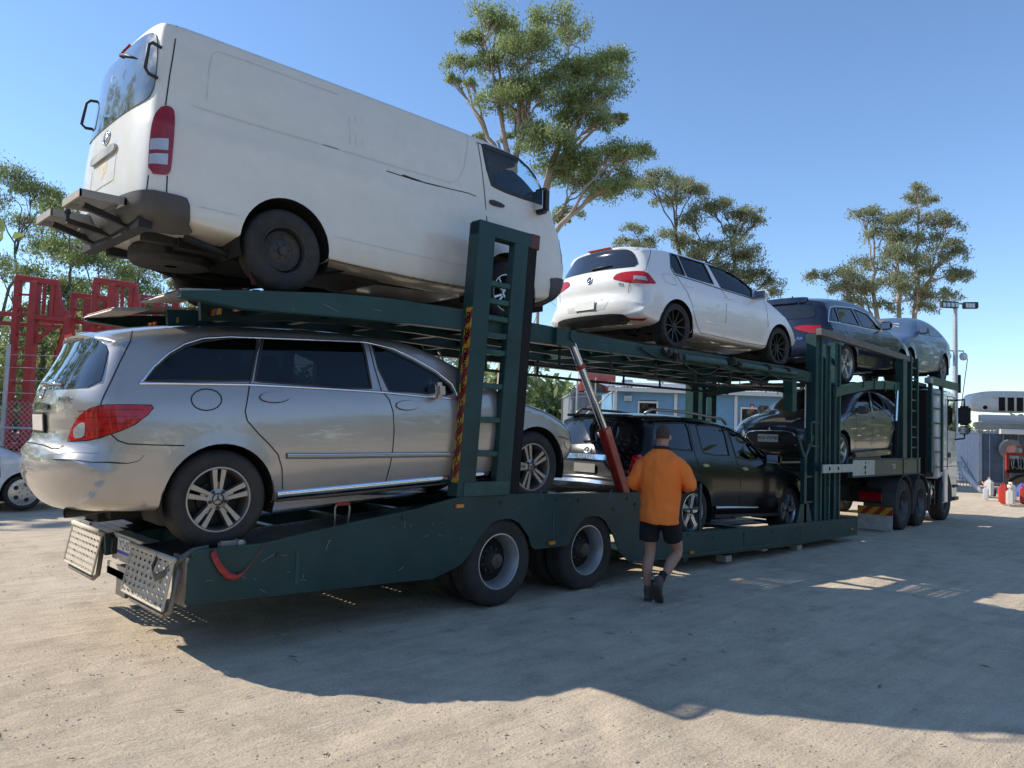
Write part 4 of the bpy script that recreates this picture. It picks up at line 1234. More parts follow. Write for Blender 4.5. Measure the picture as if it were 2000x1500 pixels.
c.strip('plate_recess', [(-1.16, y, z) for y, z in ((-.30, .97), (-.30, .76), (.30, .76), (.30, .97))], .012, mat('recess_grey', (.55, .50, .42), .6, dust=.3), both=False)
c.patch('rust_stain', [(-1.17, -.12, .965), (-1.17, .12, .965), (-1.17, .09, .87), (-1.17, .0, .82), (-1.17, -.08, .87)], mat('rusty_white', (.60, .50, .36), .6, var=.3, vscale=20, dust=.3), .001, .03, both=False, thick=0)
for k in ('seam1', 'seam2', 'seam3'): c.strip('tailgate_seam', k, .009, M_SEAM)
for k in ('door_seam', 'door_top', 'front_seam'): c.strip('door_seam', k, .009, M_SEAM)
c.rear_yz('rear_bumper', [(0, .585), (.5, .59), (.90, .595), (.965, .58), (.97, .385), (.80, .37), (.5, .385), (0, .39)], M_GREYPL, .022, it=1, thick=.035, xc=0.0, rad=1.2)
c.rear_yz('high_brake_light', [(0, 1.945), (.12, 1.942), (.12, 1.922), (0, 1.925)], M_RED, .02, it=0, thick=.02)
c.wiper((.0, 1.88), (-.40, 1.72))
for sg in (-1, 1):
    g = MB()
    p0, n0 = c.on_rear(sg * .735, 1.72); p1, n1 = c.on_rear(sg * .755, 1.47)
    o_ = Vector((-.10, sg * .04, 0))
    g.tube([p0 - n0 * .01, p0 + o_ * .7, p0 + o_ + Vector((0, 0, -.03)), p1 + o_ + Vector((0, 0, .03)), p1 + o_ * .7, p1 - n1 * .01], .013, 8)
    g.obj('grab_handle', M_BLACK, c.root, smooth=True)
pm = mat('van_press_shade', (.62, .61, .57), .4, dust=.1)  # flat grey strips paint the shading of the side panel pressings
for k in ('panel1', 'panel2', 'panel3', 'panel4'): c.strip('press_shade_line', k, .010, pm, .0025)
c.strip('press_shade_line', 'panel1b', .012, pm, .0025)
c.strip('press_shade_line', [(-.75, -.84, .545), (-.42, -.84, .54)], .010, pm, .0025)
c.strip('press_shade_line', [(.42, -.84, .54), (1.2, -.84, .53), (2.1, -.84, .53)], .010, pm, .0025)
c.strip('scratch', 'scratch', .010, M_DARK, .001, both=False)
c.strip('scratch', 'scratch2', .014, M_BLACK, .0012, both=False)
c.patch('door_handle', 'handle', M_BLACK, .018, .03, it=1, thick=.02)
c.patch('headlamp', 'headlight', M_CLEAR, .008, .04, it=1)
c.rear_yz('front_bumper', [(0, .66), (.6, .64), (.86, .62), (.93, .60), (.93, .32), (.6, .30), (0, .30)], M_GREYPL, .014, dirx=1, it=0, thick=.03, xc=2.6, rad=1.0)
c.strip('sill_trim', [(.42, -.83, .30), (1.2, -.83, .295), (2.16, -.83, .29)], .03, mat('sill_dirt', (.30, .26, .20), .8), .002)
ws = c.rear_yz('windscreen', [(0, 1.91), (.55, 1.90), (.68, 1.86), (.78, 1.28), (.6, 1.22), (0, 1.21)], M_GLASSC, .004, dirx=1, it=0, thick=0)
bmv = bmesh.new(); bmv.from_mesh(c.body.data)
kill = []
for f in bmv.faces:
    q = f.calc_center_median()
    if q.x > 2.7 and f.normal.x > .3 and 1.25 < q.z < 1.88 and abs(q.y) < .74 - .12 * (q.z - 1.25):
        kill.append(f)
bmesh.ops.delete(bmv, geom=kill, context='FACES')
bmv.to_mesh(c.body.data); bmv.free()
w_ = c.sp['wheels']
for sg in (-1, 1):
    make_wheel(c.root, (0, sg * (w_['hy'] - w_['w'] / 2), w_['R']), w_['R'], w_['w'], w_['rim'], 'steel', WMS, sg, .1)
    make_wheel(c.root, (w_['wb'], sg * (w_['hy'] - w_['w'] / 2), w_['R']), w_['R'], w_['w'], w_['rim'], 'ten', WMB, sg, .4)
# wheel strap hanging at the rear tyre
t = MB(); t.beam((-.30, -.70, .38), (-.24, -.78, .02), .05, .012); t.obj('wheel_strap', mat('strap_maroon', (.10, .02, .02), .9), c.root)
c.mirror(3.0, 1.42, M_BLACK, (.12, .2, .28), .05, y=.74)
c.cabin(1.9, 3.3, .75); c.seats((2.35,), 1.0); c.dash(3.05, 1.32)
# tow bar and rear step
for (y0, y1) in ((-.62, -.16), (.16, .62)):
    st = MB()
    st.bb(-1.50, -1.485, y0, y1, .50, .555); st.bb(-1.20, -1.185, y0, y1, .50, .555)
    st.bb(-1.50, -1.185, y0, y0 + .015, .50, .555); st.bb(-1.50, -1.185, y1 - .015, y1, .50, .555)
    st.obj('step_frame', mat('step_grey_steel', (.30, .28, .25), .6, .3, dust=.5, dustcol=(.45, .4, .32)), c.root)
gm = mat('step_mesh_steel', (.34, .31, .26), .6, .3, dust=.4)
for (y0, y1) in ((-.62, -.16), (.16, .62)):
    me_ = MB()
    n_ = 12
    for i in range(-6, n_ + 1):
        for sg in (-1, 1):
            a = [y0 + (y1 - y0) * i / n_, -1.49]; b = [a[0] + .30, -1.195]
            if sg < 0: a[1], b[1] = b[1], a[1]
            t0 = 0 if a[0] >= y0 else (y0 - a[0]) / .30
            t1 = 1 if b[0] <= y1 else (y1 - a[0]) / .30
            if t1 <= t0 + .05: continue
            pa = (a[1] + (b[1] - a[1]) * t0, a[0] + .30 * t0, .545); pb = (a[1] + (b[1] - a[1]) * t1, a[0] + .30 * t1, .545)
            me_.beam(pa, pb, .008, .006)
    me_.obj('step_mesh', gm, c.root)
tb = MB()
tb.bb(-1.12, -1.02, -.70, .70, .34, .42)
for y in (-.42, .42): tb.beam((-1.05, y, .38), (-1.42, y, .485), .04, .045)
tb.beam((-1.05, 0, .38), (-1.42, 0, .44), .05, .04)
tb.tube([(-1.42, 0, .44), (-1.42, 0, .50)], .016, 8)
tb.lathe([(0, .54), (.02, .535), (.027, .515), (.02, .495), (.012, .49)], 12, 'z', (-1.42, 0, 0))
tb.obj('tow_bar', M_BRAKE, c.root)
spw = MB(); spw.lathe([(.05, .30), (.30, .30), (.335, .34), (.335, .42), (.30, .46), (.05, .46)], 30, 'z', (-.62, 0, -.09))
spw.obj('spare_wheel', M_TYRE, c.root, smooth=True, sharp=R(40))
# under-floor frame rails, leaf springs and sills seen from below
fr = MB()
for y in (-.42, .42): fr.bb(-1.0, 3.2, y - .04, y + .04, .30, .40)
for y in (-.62, .62):
    fr.tube([(-.75, y, .34), (-.4, y, .26), (0, y, .24), (.4, y, .26), (.75, y, .34)], .03, 6)
fr.tube([(-.05, -.75, .345), (.05, .75, .345)], .07, 8)
fr.tube([(0, 0, .345), (2.2, 0, .36)], .04, 8)
fr.bb(.5, 1.1, -.55, .1, .25, .42)
fr.obj('chassis_rail', M_BRAKE, c.root)

# ---------------------------------------------------------------- white hatchback
c = Car('hatch', 'hatchback_car', P_HATCH, 'white hatchback on black wheels, on the upper deck ahead of the white van', 'car', ('pane1', 'pane2', 'pane3'))
for k in ('pane1', 'pane2', 'pane3'): c.pane(k, M_GLASSD, True, .03)
c.strip('window_trim', 'dlo', .022, M_BLACKG, .001, .004, True)
c.rear_yz('rear_window', [(0, 1.335), (.4, 1.33), (.60, 1.305), (.70, 1.21), (.765, 1.045), (.5, 1.035), (0, 1.04)], M_GLASSR, .008, x=-.7)
c.patch('tail_lamp', 'tail', M_RED, .010, .04, it=1)
c.patch('reverse_lens', 'tail_clear', M_CLEAR, .013, .03, thick=.003)
c.ring('round_emblem', 0, .91, .05, M_CHROME, .007, extra=[[(-.65, .65), (-.25, -.75), (0, -.1), (.25, -.75), (.65, .65)], [(-.35, .85), (0, .1), (.35, .85)]])
c.text('badge_lettering', 'TSI', -.52, .80, .055, M_CHROME)
c.rear_yz('plate_recess', [(0, .625), (.36, .62), (.40, .60), (.33, .475), (0, .47)], mat('recess_white', (.5, .5, .49), .5), .003, x=-.8, it=0, thick=0)
c.plate(0, .545, .36, .125, '', M_PLATE, M_INK)
c.patch('reflector', 'reflector', M_RED, .006)
c.rear_yz('diffuser', [(0, .415), (.45, .41), (.60, .395), (.70, .33), (.6, .29), (0, .28)], M_BLACK, .008, x=-.8, it=0)
MB().bb(-.635, -.60, -.20, .20, 1.355, 1.375).obj('brake_light', M_RED, c.root)
c.wiper((.0, 1.06), (-.33, 1.075))
for k in ('seam_r', 'seam_b', 'seam_f', 'tailgate_seam'): c.strip('door_seam', k, .007, M_SEAM)
c.strip('fuel_flap_seam', 'fuel', .005, mat('seam_soft', (.3, .3, .3), .7), closed=True)
c.patch('door_handle', 'handle1', P_HATCH, .018, .03, it=1, thick=.02)
c.patch('door_handle', 'handle2', P_HATCH, .018, .03, it=1, thick=.02)
c.wheels('multi', WMK, (.1, .4, .25, .8))
c.mirror(1.98, 1.03, P_HATCH, (.12, .22, .15), .06)
c.cabin(-.4, 2.4, .35); c.seats((.4, 1.3), .5); c.dash(2.0, .95)
c.exhaust(-.82, .45, .24)
h_ = c.root
# ---------------------------------------------------------------- black SUV in the well
c = Car('suv', 'suv_car', P_SUV, 'black four wheel drive in the low well deck behind the orange-shirted man', 'car', ('pane1', 'pane2', 'pane3'))
c.pane('pane1', M_GLASSD); c.pane('pane2', M_GLASSD); c.pane('pane3', M_GLASSM)
c.rear_yz('rear_window', [(0, 1.56), (.45, 1.55), (.66, 1.50), (.755, 1.40), (.79, 1.21), (.5, 1.20), (0, 1.21)], M_GLASSR, .008, x=-1.1)
c.rear_yz('chrome_garnish', [(0, 1.075), (.45, 1.07), (.56, 1.05), (.55, 1.00), (0, 1.01)], M_CHROME, .014, x=-1.2, it=0, thick=.02)
c.text('badge_lettering', 'KLUGER', 0, 1.04, .055, M_RIM, off=.018, spacing=1.5)
c.ring('round_emblem', 0, 1.135, .045, M_CHROME, .007, 1.35, extra=[[(-.7, .45), (0, .75), (.7, .45)], [(0, .7), (0, -.9)]])
c.rear_yz('plate_recess', [(0, .975), (.42, .97), (.50, .86), (.45, .80), (0, .80)], M_BLACK, .004, x=-1.2, it=0, thick=0)
c.plate(0, .89, .37, .12, '', mat('plate_bare', (.30, .29, .27), .5, dust=.4), M_INK, off=.02)
c.patch('tail_lamp', 'tail', M_RED, .012, .04, thick=.02)
c.patch('tail_lamp_lower', 'tail_low', M_CLEAR, .010, .04)
c.rear_yz('bumper_step', [(0, .735), (.6, .73), (.78, .70), (.78, .68), (0, .70)], M_CHROME, .01, x=-1.3, it=0)
for k in ('seam_b', 'seam_r', 'seam_f'): c.strip('door_seam', k, .008, M_SEAM)
c.patch('door_handle', 'handle1', M_CHROME, .02, .03, it=1, thick=.03)
c.patch('door_handle', 'handle2', M_CHROME, .02, .03, it=1, thick=.03)
c.strip('side_moulding', 'moulding', .05, M_CHROME, .0, .02)
c.text('badge_lettering', 'V6', -.62, 1.0, .05, M_CHROME)
c.wiper((.10, 1.245), (-.30, 1.22))
for sg in (-1, 1):
    rr = MB()
    rr.tube([(-.75, sg * .60, 1.66), (-.62, sg * .62, 1.725), (.2, sg * .62, 1.75), (1.2, sg * .60, 1.725), (1.35, sg * .58, 1.66)], .02, 8)
    rr.obj('roof_rail', M_RIM, c.root, smooth=True)
sps = MB(); rbox(sps, (-.97, 0, 1.61), (.16, 1.08, .035), .015); sps.obj('roof_spoiler', P_SUV, c.root, smooth=True, sharp=R(40))
for sg in (-1, 1): MB().bb(.45, 2.35, sg * .86, sg * 1.0, .30, .34).obj('side_step', M_BLACK, c.root)
c.wheels('five', WMB, (.1, .4, .25, .8))
c.mirror(2.05, 1.17, P_SUV, (.13, .22, .17), .06)
c.cabin(-.7, 2.6, .55); c.seats((.2, 1.2), .70); c.dash(2.15, 1.15)

# ---------------------------------------------------------------- midnight blue crossover, upper deck
c = Car('crossover', 'crossover_car', P_CROSS, 'midnight blue crossover with chrome window surround, on the upper deck behind the tall frame', 'car', ('pane1', 'pane2', 'pane3'))
for k in ('pane1', 'pane2', 'pane3'): c.pane(k, M_GLASSM, True, .02)
c.strip('window_chrome', 'dlo', .018, M_CHROME, .002, .005, True)
c.rear_yz('rear_window', [(0, 1.44), (.5, 1.43), (.68, 1.39), (.73, 1.20), (.62, 1.16), (0, 1.16)], M_GLASSR, .008, x=-.9)
c.rear_yz('roof_spoiler', [(0, 1.53), (.5, 1.525), (.62, 1.50), (.5, 1.475), (0, 1.48)], P_CROSS, .05, x=-.8, thick=.05)
c.patch('tail_lamp', 'tail', M_RED, .008, .04)
c.patch('reflector', 'reflector', M_RED, .006, .04)
c.strip('chrome_strip', [(-.97, y, .44) for y in (-.7, -.3, .3, .7)], .02, M_CHROME, .004, both=False)
c.text('badge_lettering', 'SQ5', -.44, .80, .06, M_CHROME)
c.strip('door_seam', 'seam_b', .008, M_SEAM)
c.strip('door_seam', [(-.1, -.9, 1.05), (-.02, -.93, .9), (.3, -.93, .7), (.42, -.92, .4)], .008, M_SEAM)
c.mirror(1.80, 1.17, M_BLACKG, (.12, .22, .16), .06)
af = MB(); af.prism([(0, 0), (.14, 0), (.03, .07)], (-.25, -.006, 1.60), (1, 0, 0), (0, 0, 1), (0, 1, 0), .012); af.obj('roof_fin', P_CROSS, c.root)
c.wheels('five', WMB, (.3, .4, .25, .8))
c.cabin(-.5, 2.6, .5); c.seats((.3, 1.3), .62); c.dash(2.1, 1.1)

# ---------------------------------------------------------------- graphite sedan facing the rear, on the prime mover's rack
c = Car('sedan', 'sedan_car', P_SEDAN, 'graphite sedan with plate 954 WMR facing backwards on the lower front rack', 'car', ('pane1', 'pane2', 'pane3'))
for k in ('pane1', 'pane2', 'pane3'): c.pane(k, M_GLASSM, True, .022)
c.rear_yz('windscreen', [(0, 1.37), (.42, 1.36), (.56, 1.33), (.70, 1.06), (.5, 1.03), (0, 1.025)], M_GLASSR, .008, x=3.2, dirx=1)
c.rear_yz('rear_window', [(0, 1.36), (.45, 1.35), (.60, 1.16), (.5, 1.14), (0, 1.14)], M_GLASSR, .008, x=-.9)
c.rear_yz('grille', [(0, .72), (.30, .715), (.46, .69), (.56, .42), (.5, .36), (0, .33)], M_BLACK, .006, x=3.8, dirx=1, it=0)
c.strip('grille_surround', [(3.7, y, z) for y, z in ((.30, .722), (.46, .695), (.57, .42), (.5, .355))], .022, M_CHROME, .008, .006)
c.strip('grille_surround', [(3.7, y, .725) for y in (-.3, 0, .3)], .02, M_CHROME, .008, .006, both=False)
dm = MB()
p_, n_ = c.on_rear(0, .665, -1)
for a in (90, 210, 330):
    v_ = Vector((0, math.cos(R(a)), math.sin(R(a)))); s_ = Vector((0, -v_.z, v_.y))
    q_ = p_ + n_ * .02
    dm.add([q_, q_ + v_ * .024 + s_ * .014, q_ + v_ * .048, q_ + v_ * .024 - s_ * .014, q_ - n_ * .01, q_ + v_ * .024 + s_ * .014 - n_ * .01, q_ + v_ * .048 - n_ * .01, q_ + v_ * .024 - s_ * .014 - n_ * .01],
           [(0, 1, 2, 3), (0, 4, 5, 1), (1, 5, 6, 2), (2, 6, 7, 3), (3, 7, 4, 0)])
dm.obj('three_diamond_emblem', M_CHROME, c.root)
c.plate(0, .53, .37, .13, '954\u00b7WMR', M_PLATE, M_INK, dx=-1, size=.088, off=.03)
hl = [(3.4, y, z) for y, z in ((.52, .73), (.66, .76), (.80, .80), (.82, .73), (.72, .67), (.60, .67))]
me = patch_mesh('headlamp', c.bvh, hl, .006, .04, (1, .6, .1), 0, .01); c.both('headlamp', me, M_CLEAR)
for k in ('seam1',): c.strip('door_seam', k, .008, M_SEAM)
c.strip('door_seam', [(1.95, .87, 1.0), (2.02, .88, .8), (2.05, .88, .5), (2.0, .86, .32)], .008, M_SEAM)
c.strip('door_seam', [(.15, .86, 1.0), (.12, .87, .85), (.30, .88, .65), (.40, .86, .35)], .008, M_SEAM)
c.patch('door_handle', [(1.16, .88, .90), (.98, .88, .91), (.98, .88, .88), (1.16, .88, .87)], P_SEDAN, .02, .03, thick=.03)
c.patch('door_handle', [(.32, .88, .93), (.14, .88, .94), (.14, .88, .91), (.32, .88, .90)], P_SEDAN, .02, .03, thick=.03)
for sg in (-1, 1):
    sk = MB(); rbox(sk, (1.3, sg * .885, .22), (1.75, .07, .10), .02); sk.obj('side_skirt', P_SEDAN, c.root)
rs = MB(); rbox(rs, (-.85, 0, 1.21), (.20, 1.3, .03), .01)
for sg in (-1, 1): rbox(rs, (-.84, sg * .60, 1.14), (.14, .03, .14), .01)
rs.obj('rear_wing', P_SEDAN, c.root)
c.wheels('five', WMB, (.3, .4, .25, .8))
c.mirror(1.92, 1.03, P_SEDAN, (.12, .22, .15), .06)
c.cabin(-.2, 2.3, .35); c.seats((.4, 1.3), .5); c.dash(1.95, .95)

# ---------------------------------------------------------------- steel blue coupe facing the rear, above the cab
c = Car('coupe', 'coupe_car', P_COUPE, 'steel blue coupe with dusty windscreen facing backwards above the truck cab', 'car')
c.rear_yz('windscreen', [(0, 1.49), (.45, 1.48), (.62, 1.45), (.86, 1.19), (.5, 1.15), (0, 1.14)], mat('windscreen_dusty_grey', (.15, .14, .12), .35, var=.2, dust=.3), .009, x=3.2, dirx=1)
sgw = [(2.05, .80, 1.20), (1.75, .80, 1.36), (1.35, .80, 1.44), (.95, .80, 1.46), (.55, .80, 1.42), (.1, .80, 1.28), (-.15, .80, 1.16), (.8, .85, 1.12), (1.95, .85, 1.10)]
M_GLASSS = mat('glass_side_black', (.010, .011, .013), .12, var=.2, spec=.15)
c.patch('side_window', sgw, M_GLASSS, .006, .05, thick=0, direction=(0, 1, 0))
c.strip('window_trim', sgw, .02, M_BLACK, .003, closed=True)
for xx in (1.02,): c.strip('pillar', [(xx, .85, 1.11), (xx - .05, .75, 1.46)], .06, M_BLACK, .006)
sc_ = MB()
p_, n_ = c.on_rear(.35, 1.33, -1)
e2_ = (Vector((0, 0, 1)) - n_ * n_.z).normalized(); e1_ = e2_.cross(n_)
sc_.tube([p_ + n_ * .006 + e1_ * math.cos(t) * .16 + e2_ * math.sin(t) * .07 for t in np.linspace(0, 6.5, 24)], .006, 4)
sc_.tube([p_ + n_ * .006 + e1_ * (-.3 + .06 * i) + e2_ * (-.16 + .04 * (i % 2)) for i in range(9)], .006, 4)
sc_.obj('windscreen_marking', M_PLATE, c.root)
hl = [(3.4, y, z) for y, z in ((.55, .83), (.70, .86), (.84, .86), (.84, .76), (.70, .73), (.58, .75))]
me = patch_mesh('headlamp', c.bvh, hl, .006, .04, (1, .5, .1), 0, .01); c.both('headlamp', me, M_CLEAR)
c.rear_yz('grille', [(0, .80), (.42, .78), (.42, .55), (0, .52)], M_BLACK, .006, x=3.8, dirx=1, it=0)
c.strip('door_seam', [(2.05, .9, 1.05), (2.1, .93, .8), (2.05, .92, .4)], .008, M_SEAM)
c.strip('door_seam', [(1.0, .9, 1.08), (1.0, .93, .8), (.95, .92, .4)], .008, M_SEAM)
c.wheels('five', WM, (.3, .4, .25, .8))
c.mirror(1.95, 1.17, P_COUPE, (.12, .22, .16), .06)

# ---------------------------------------------------------------- white car parked on the ground at the left edge
c = Car('hatch', 'parked_car', mat('paint_parked_white', (.72, .73, .74), .3, coat=1.0, dust=.1), 'white car parked on the dirt beyond the pewter wagon, cut off by the left edge', 'car', (), None, pose=((-4.45, 10.05, 0.0), -0.02, 0.0))
c.strip('door_seam', 'seam_f', .007, M_SEAM)
c.rear_yz('windscreen', [(0, 1.33), (.5, 1.31), (.62, 1.28), (.76, 1.02), (.5, .99), (0, .98)], M_GLASSR, .008, x=3.2, dirx=1)
c.patch('side_window', 'pane3', M_GLASSR, .003, .06, thick=0)
c.patch('side_window', 'pane2', M_GLASSR, .003, .06, thick=0)
hl = [(3.2, y, z) for y, z in ((-.5, .72), (-.66, .76), (-.80, .78), (-.80, .66), (-.66, .62), (-.52, .63))]
me = patch_mesh('headlamp', c.bvh, hl, .006, .04, (1, -.5, .1), 0, .01); c.both('headlamp', me, M_CLEAR)
c.wheels('hubcap', WMB, (.3, .4, .25, .8))
c.mirror(1.98, 1.03, M_BLACK, (.12, .22, .15), .06)
# ================================================================ the transporter: trailer
M_GREEN = mat('trailer_green', (0.011, 0.047, 0.048), 0.36, 0.0, var=.3, vscale=2.0, coat=.0, dust=.14, dustcol=(.10, .13, .115), spec=.32, chips=.015)
M_GREENL = mat('trailer_green_worn', (0.022, 0.080, 0.070), 0.38, 0.0, var=.3, vscale=7, dust=.15, dustcol=(.16, .17, .14), rust=.10, spec=.28, chips=.06)
M_DECK = mat('deck_steel_dark', (0.035, 0.036, 0.034), 0.55, 0.5, var=.3, vscale=8, dust=.35, dustcol=(.16, .14, .11), rust=.2)
M_FLAP = mat('ramp_steel_dusty', (0.52, 0.47, 0.38), 0.65, 0.15, var=.2, vscale=9, dust=.5, dustcol=(.55, .48, .37), rust=.12)
M_GALV = mat('galvanised_steel', (0.42, 0.43, 0.44), 0.45, 0.6, var=.15, vscale=12)
M_PIPE = mat('worn_pipe', (0.36, 0.32, 0.28), 0.5, 0.5, var=.25, vscale=15, rust=.35)
M_RAMRED = mat('ram_red', (0.32, 0.022, 0.018), 0.35, 0.0, var=.15, coat=.3, dust=.08)
M_STRAP = mat('strap_red', (0.36, 0.045, 0.035), 0.85, var=.2, vscale=30)
M_STRAPG = mat('strap_grey', (0.12, 0.115, 0.10), 0.9, var=.2, vscale=30)
M_BLUE = mat('plate_blue', (0.03, 0.06, 0.35), 0.5)
M_HOSE = mat('hose_black', (0.012, 0.012, 0.012), 0.5)

def stripe_mat(name, ax, ay, az, off=0.0):
    m, nt, p = _mat(name)
    sx = nt.nodes.new('ShaderNodeSeparateXYZ')
    nt.links.new(_coord(nt), sx.inputs[0])
    acc = None
    for k, a in enumerate((ax, ay, az)):
        mu = nt.nodes.new('ShaderNodeMath'); mu.operation = 'MULTIPLY_ADD'
        mu.inputs[1].default_value = a
        nt.links.new(sx.outputs[k], mu.inputs[0])
        if acc is None: mu.inputs[2].default_value = off
        else: nt.links.new(acc, mu.inputs[2])
        acc = mu.outputs[0]
    fr = nt.nodes.new('ShaderNodeMath'); fr.operation = 'FRACT'
    nt.links.new(acc, fr.inputs[0])
    rp = _ramp(nt, fr.outputs[0], [(0.0, (.62, .36, .025)), (0.5, (.38, .03, .025))])
    rp.color_ramp.interpolation = 'CONSTANT'
    n = _noise(nt, 25, 5)
    mx = nt.nodes.new('ShaderNodeMixRGB'); mx.blend_type = 'MULTIPLY'; mx.inputs[0].default_value = .5
    nt.links.new(rp.outputs[0], mx.inputs[1]); nt.links.new(n.outputs[0], mx.inputs[2])
    nt.links.new(mx.outputs[0], p.inputs['Base Color'])
    p.inputs['Roughness'].default_value = .4
    return m

def path_at(path, s):
    for i in range(len(path) - 1):
        a, b = Vector((path[i][0], 0, path[i][1])), Vector((path[i + 1][0], 0, path[i + 1][1]))
        L = (b - a).length
        if s <= L or i == len(path) - 2:
            return a + (b - a) * (s / L)
        s -= L

def plen(path):
    return sum(math.hypot(path[i + 1][0] - path[i][0], path[i + 1][1] - path[i][1]) for i in range(len(path) - 1))

def perf(fn, nu, nv, hu=.30, hv=.26, n=8):
    """perforated sheet: fn(u,v) -> point, nu x nv cells with a round hole in each"""
    V = []; F = []
    for i in range(nu):
        for j in range(nv):
            b = len(V)
            for k in range(8):
                t = math.pi / 4 * k
                cx, cy = math.cos(t), math.sin(t)
                m = max(abs(cx), abs(cy))
                V.append(fn((i + .5 + .5 * cx / m) / nu, (j + .5 + .5 * cy / m) / nv))
            for k in range(8):
                t = math.pi / 4 * k
                V.append(fn((i + .5 + hu * math.cos(t)) / nu, (j + .5 + hv * math.sin(t)) / nv))
            for k in range(8):
                F.append((b + k, b + (k + 1) % 8, b + 8 + (k + 1) % 8, b + 8 + k))
    return V, F

TRL = empty('car_transporter_trailer', (0, 0, 0), 0, 0, 'dark green double deck car transporter trailer loaded with cars', 'trailer')

SIDE = [(-3.024, .70), (-3.0, .755), (-2.953, .777), (-2.448, .787), (-2.067, .845), (-1.649, .904), (-1.056, .976), (-.622, 1.054), (-.494, 1.075), (.102, 1.07), (2.21, 1.02), (2.42, .99), (2.55, .90), (2.66, .66), (2.78, .52), (3.252, .488), (5.754, .436), (8.454, .401),
        (8.46, .111), (5.763, .118), (3.263, .185), (2.036, .235), (1.831, .375), (1.712, .572), (1.569, .734), (1.46, .79), (1.354, .807), (1.24, .795), (1.151, .758), (1.032, .635), (.96, .53), (.915, .515), (.452, .515), (.40, .55), (.358, .65), (.221, .79), (.12, .835), (.03, .844), (-.06, .84), (-.152, .817), (-.303, .697), (-.429, .536), (-.52, .46), (-.644, .417), (-.854, .364), (-1.621, .385), (-3.024, .418)]
for sg in (-1, 1):
    MB().platexz(SIDE, sg * 1.25, sg * 1.235).obj('side_plate', M_GREEN, TRL)
    fl = MB()
    top = [p for p in SIDE[:18]]
    for a, b in zip(top[1:-1], top[2:]):
        fl.beam((a[0], sg * 1.225, a[1] + .004), (b[0], sg * 1.225, b[1] + .004), .05, .012)
    fl.beam((3.2, sg * 1.257, .47), (8.45, sg * 1.257, .385), .02, .018)
    fl.beam((2.05, sg * 1.257, .243), (8.45, sg * 1.257, .125), .02, .018)
    fl.obj('edge_flange', M_GREENL, TRL)
    MB().bb(-3.03, -3.012, sg * 1.0, sg * 1.24, .40, .74).obj('rear_end_plate', M_PIPE, TRL)
    MB().bb(-3.02, -2.98, sg * 1.205, sg * 1.215, .42, .70).obj('red_reflector', M_RED, TRL)
# bolts and marks along the plate
for (x, z) in ((-.05, 1.0), (.75, 1.01), (1.1, .98), (1.95, .97), (2.1, .90), (-1.2, .92), (-2.35, .70), (1.7, .86)):
    b = MB(); disc(b, .022, -.008, .012, 10); o = b.obj('bolt', M_BLACK, TRL); o.location = (x, -1.251, z)
for (x, z) in ((-.577, .995), (.685, .565), (3.284, .25), (8.2, .23)):
    b = MB(); rbox(b, (0, 0, 0), (.10, .03, .035), .008); o = b.obj('amber_marker', M_AMBER, TRL); o.location = (x, -1.262, z)
for (x, z) in ((5.3, .16), (8.25, .16), (4.3, .10), (6.4, .08)):
    b = MB(); b.bb(-.07, .07, -1.20, -1.05, -.04, .04); o = b.obj('tie_down_lug', M_GALV, TRL); o.location = (x, 0, z - .03)

# scratches, weld beads and cable clips on the near side
_r = np.random.RandomState(12)
M_SCR = mat('scratch_pale', (.28, .31, .29), .7, var=.2)
for k in range(34):
    x = -2.9 + 5.0 * _r.rand(); zt = float(np.interp(x, [p[0] for p in SIDE[:18]], [p[1] for p in SIDE[:18]])); z = zt - .05 - .45 * _r.rand() ** 1.6
    if z < .45 or (abs(x) < .5 and z < .9) or (abs(x - 1.35) < .5 and z < .86): continue
    L_ = .02 + .10 * _r.rand() ** 2; a = (_r.rand() - .5) * 1.2 + (1.5 if _r.rand() < .3 else 0)
    s_ = MB(); s_.beam((x, -1.2515, z), (x + L_ * math.cos(a), -1.2515, z + L_ * math.sin(a)), .002, .0035 + .003 * _r.rand(), (0, 1, 0)); s_.obj('scratch', M_SCR, TRL)
for k in range(12):
    x = -2.4 + 7.5 * _r.rand(); z = float(np.interp(x, [-3.1, -1.4, 7], [2.62, 2.70, 2.72])); L_ = .04 + .14 * _r.rand(); a = (_r.rand() - .5) * .8
    s_ = MB(); s_.beam((x, -1.167, z), (x + L_ * math.cos(a), -1.167, z + L_ * math.sin(a)), .002, .005, (0, 1, 0)); s_.obj('scratch', M_SCR, TRL)
for (xa, xb, z) in ((-2.2, -2.17, .60), (.70, .72, .78), (2.9, 2.92, .34), (4.6, 4.62, .29), (6.3, 6.32, .27)):
    s_ = MB(); s_.bb(xa, xb, -1.256, -1.25, z - .13, z + .13); s_.obj('weld_seam', M_GREENL, TRL)
for k in range(7):
    x = 3.0 + k * .8; s_ = MB(); disc(s_, .014, -.008, .012, 8); o = s_.obj('bolt', M_BLACK, TRL); o.location = (x, -1.252, .45 - .0165 * (x - 3.0) - .05)
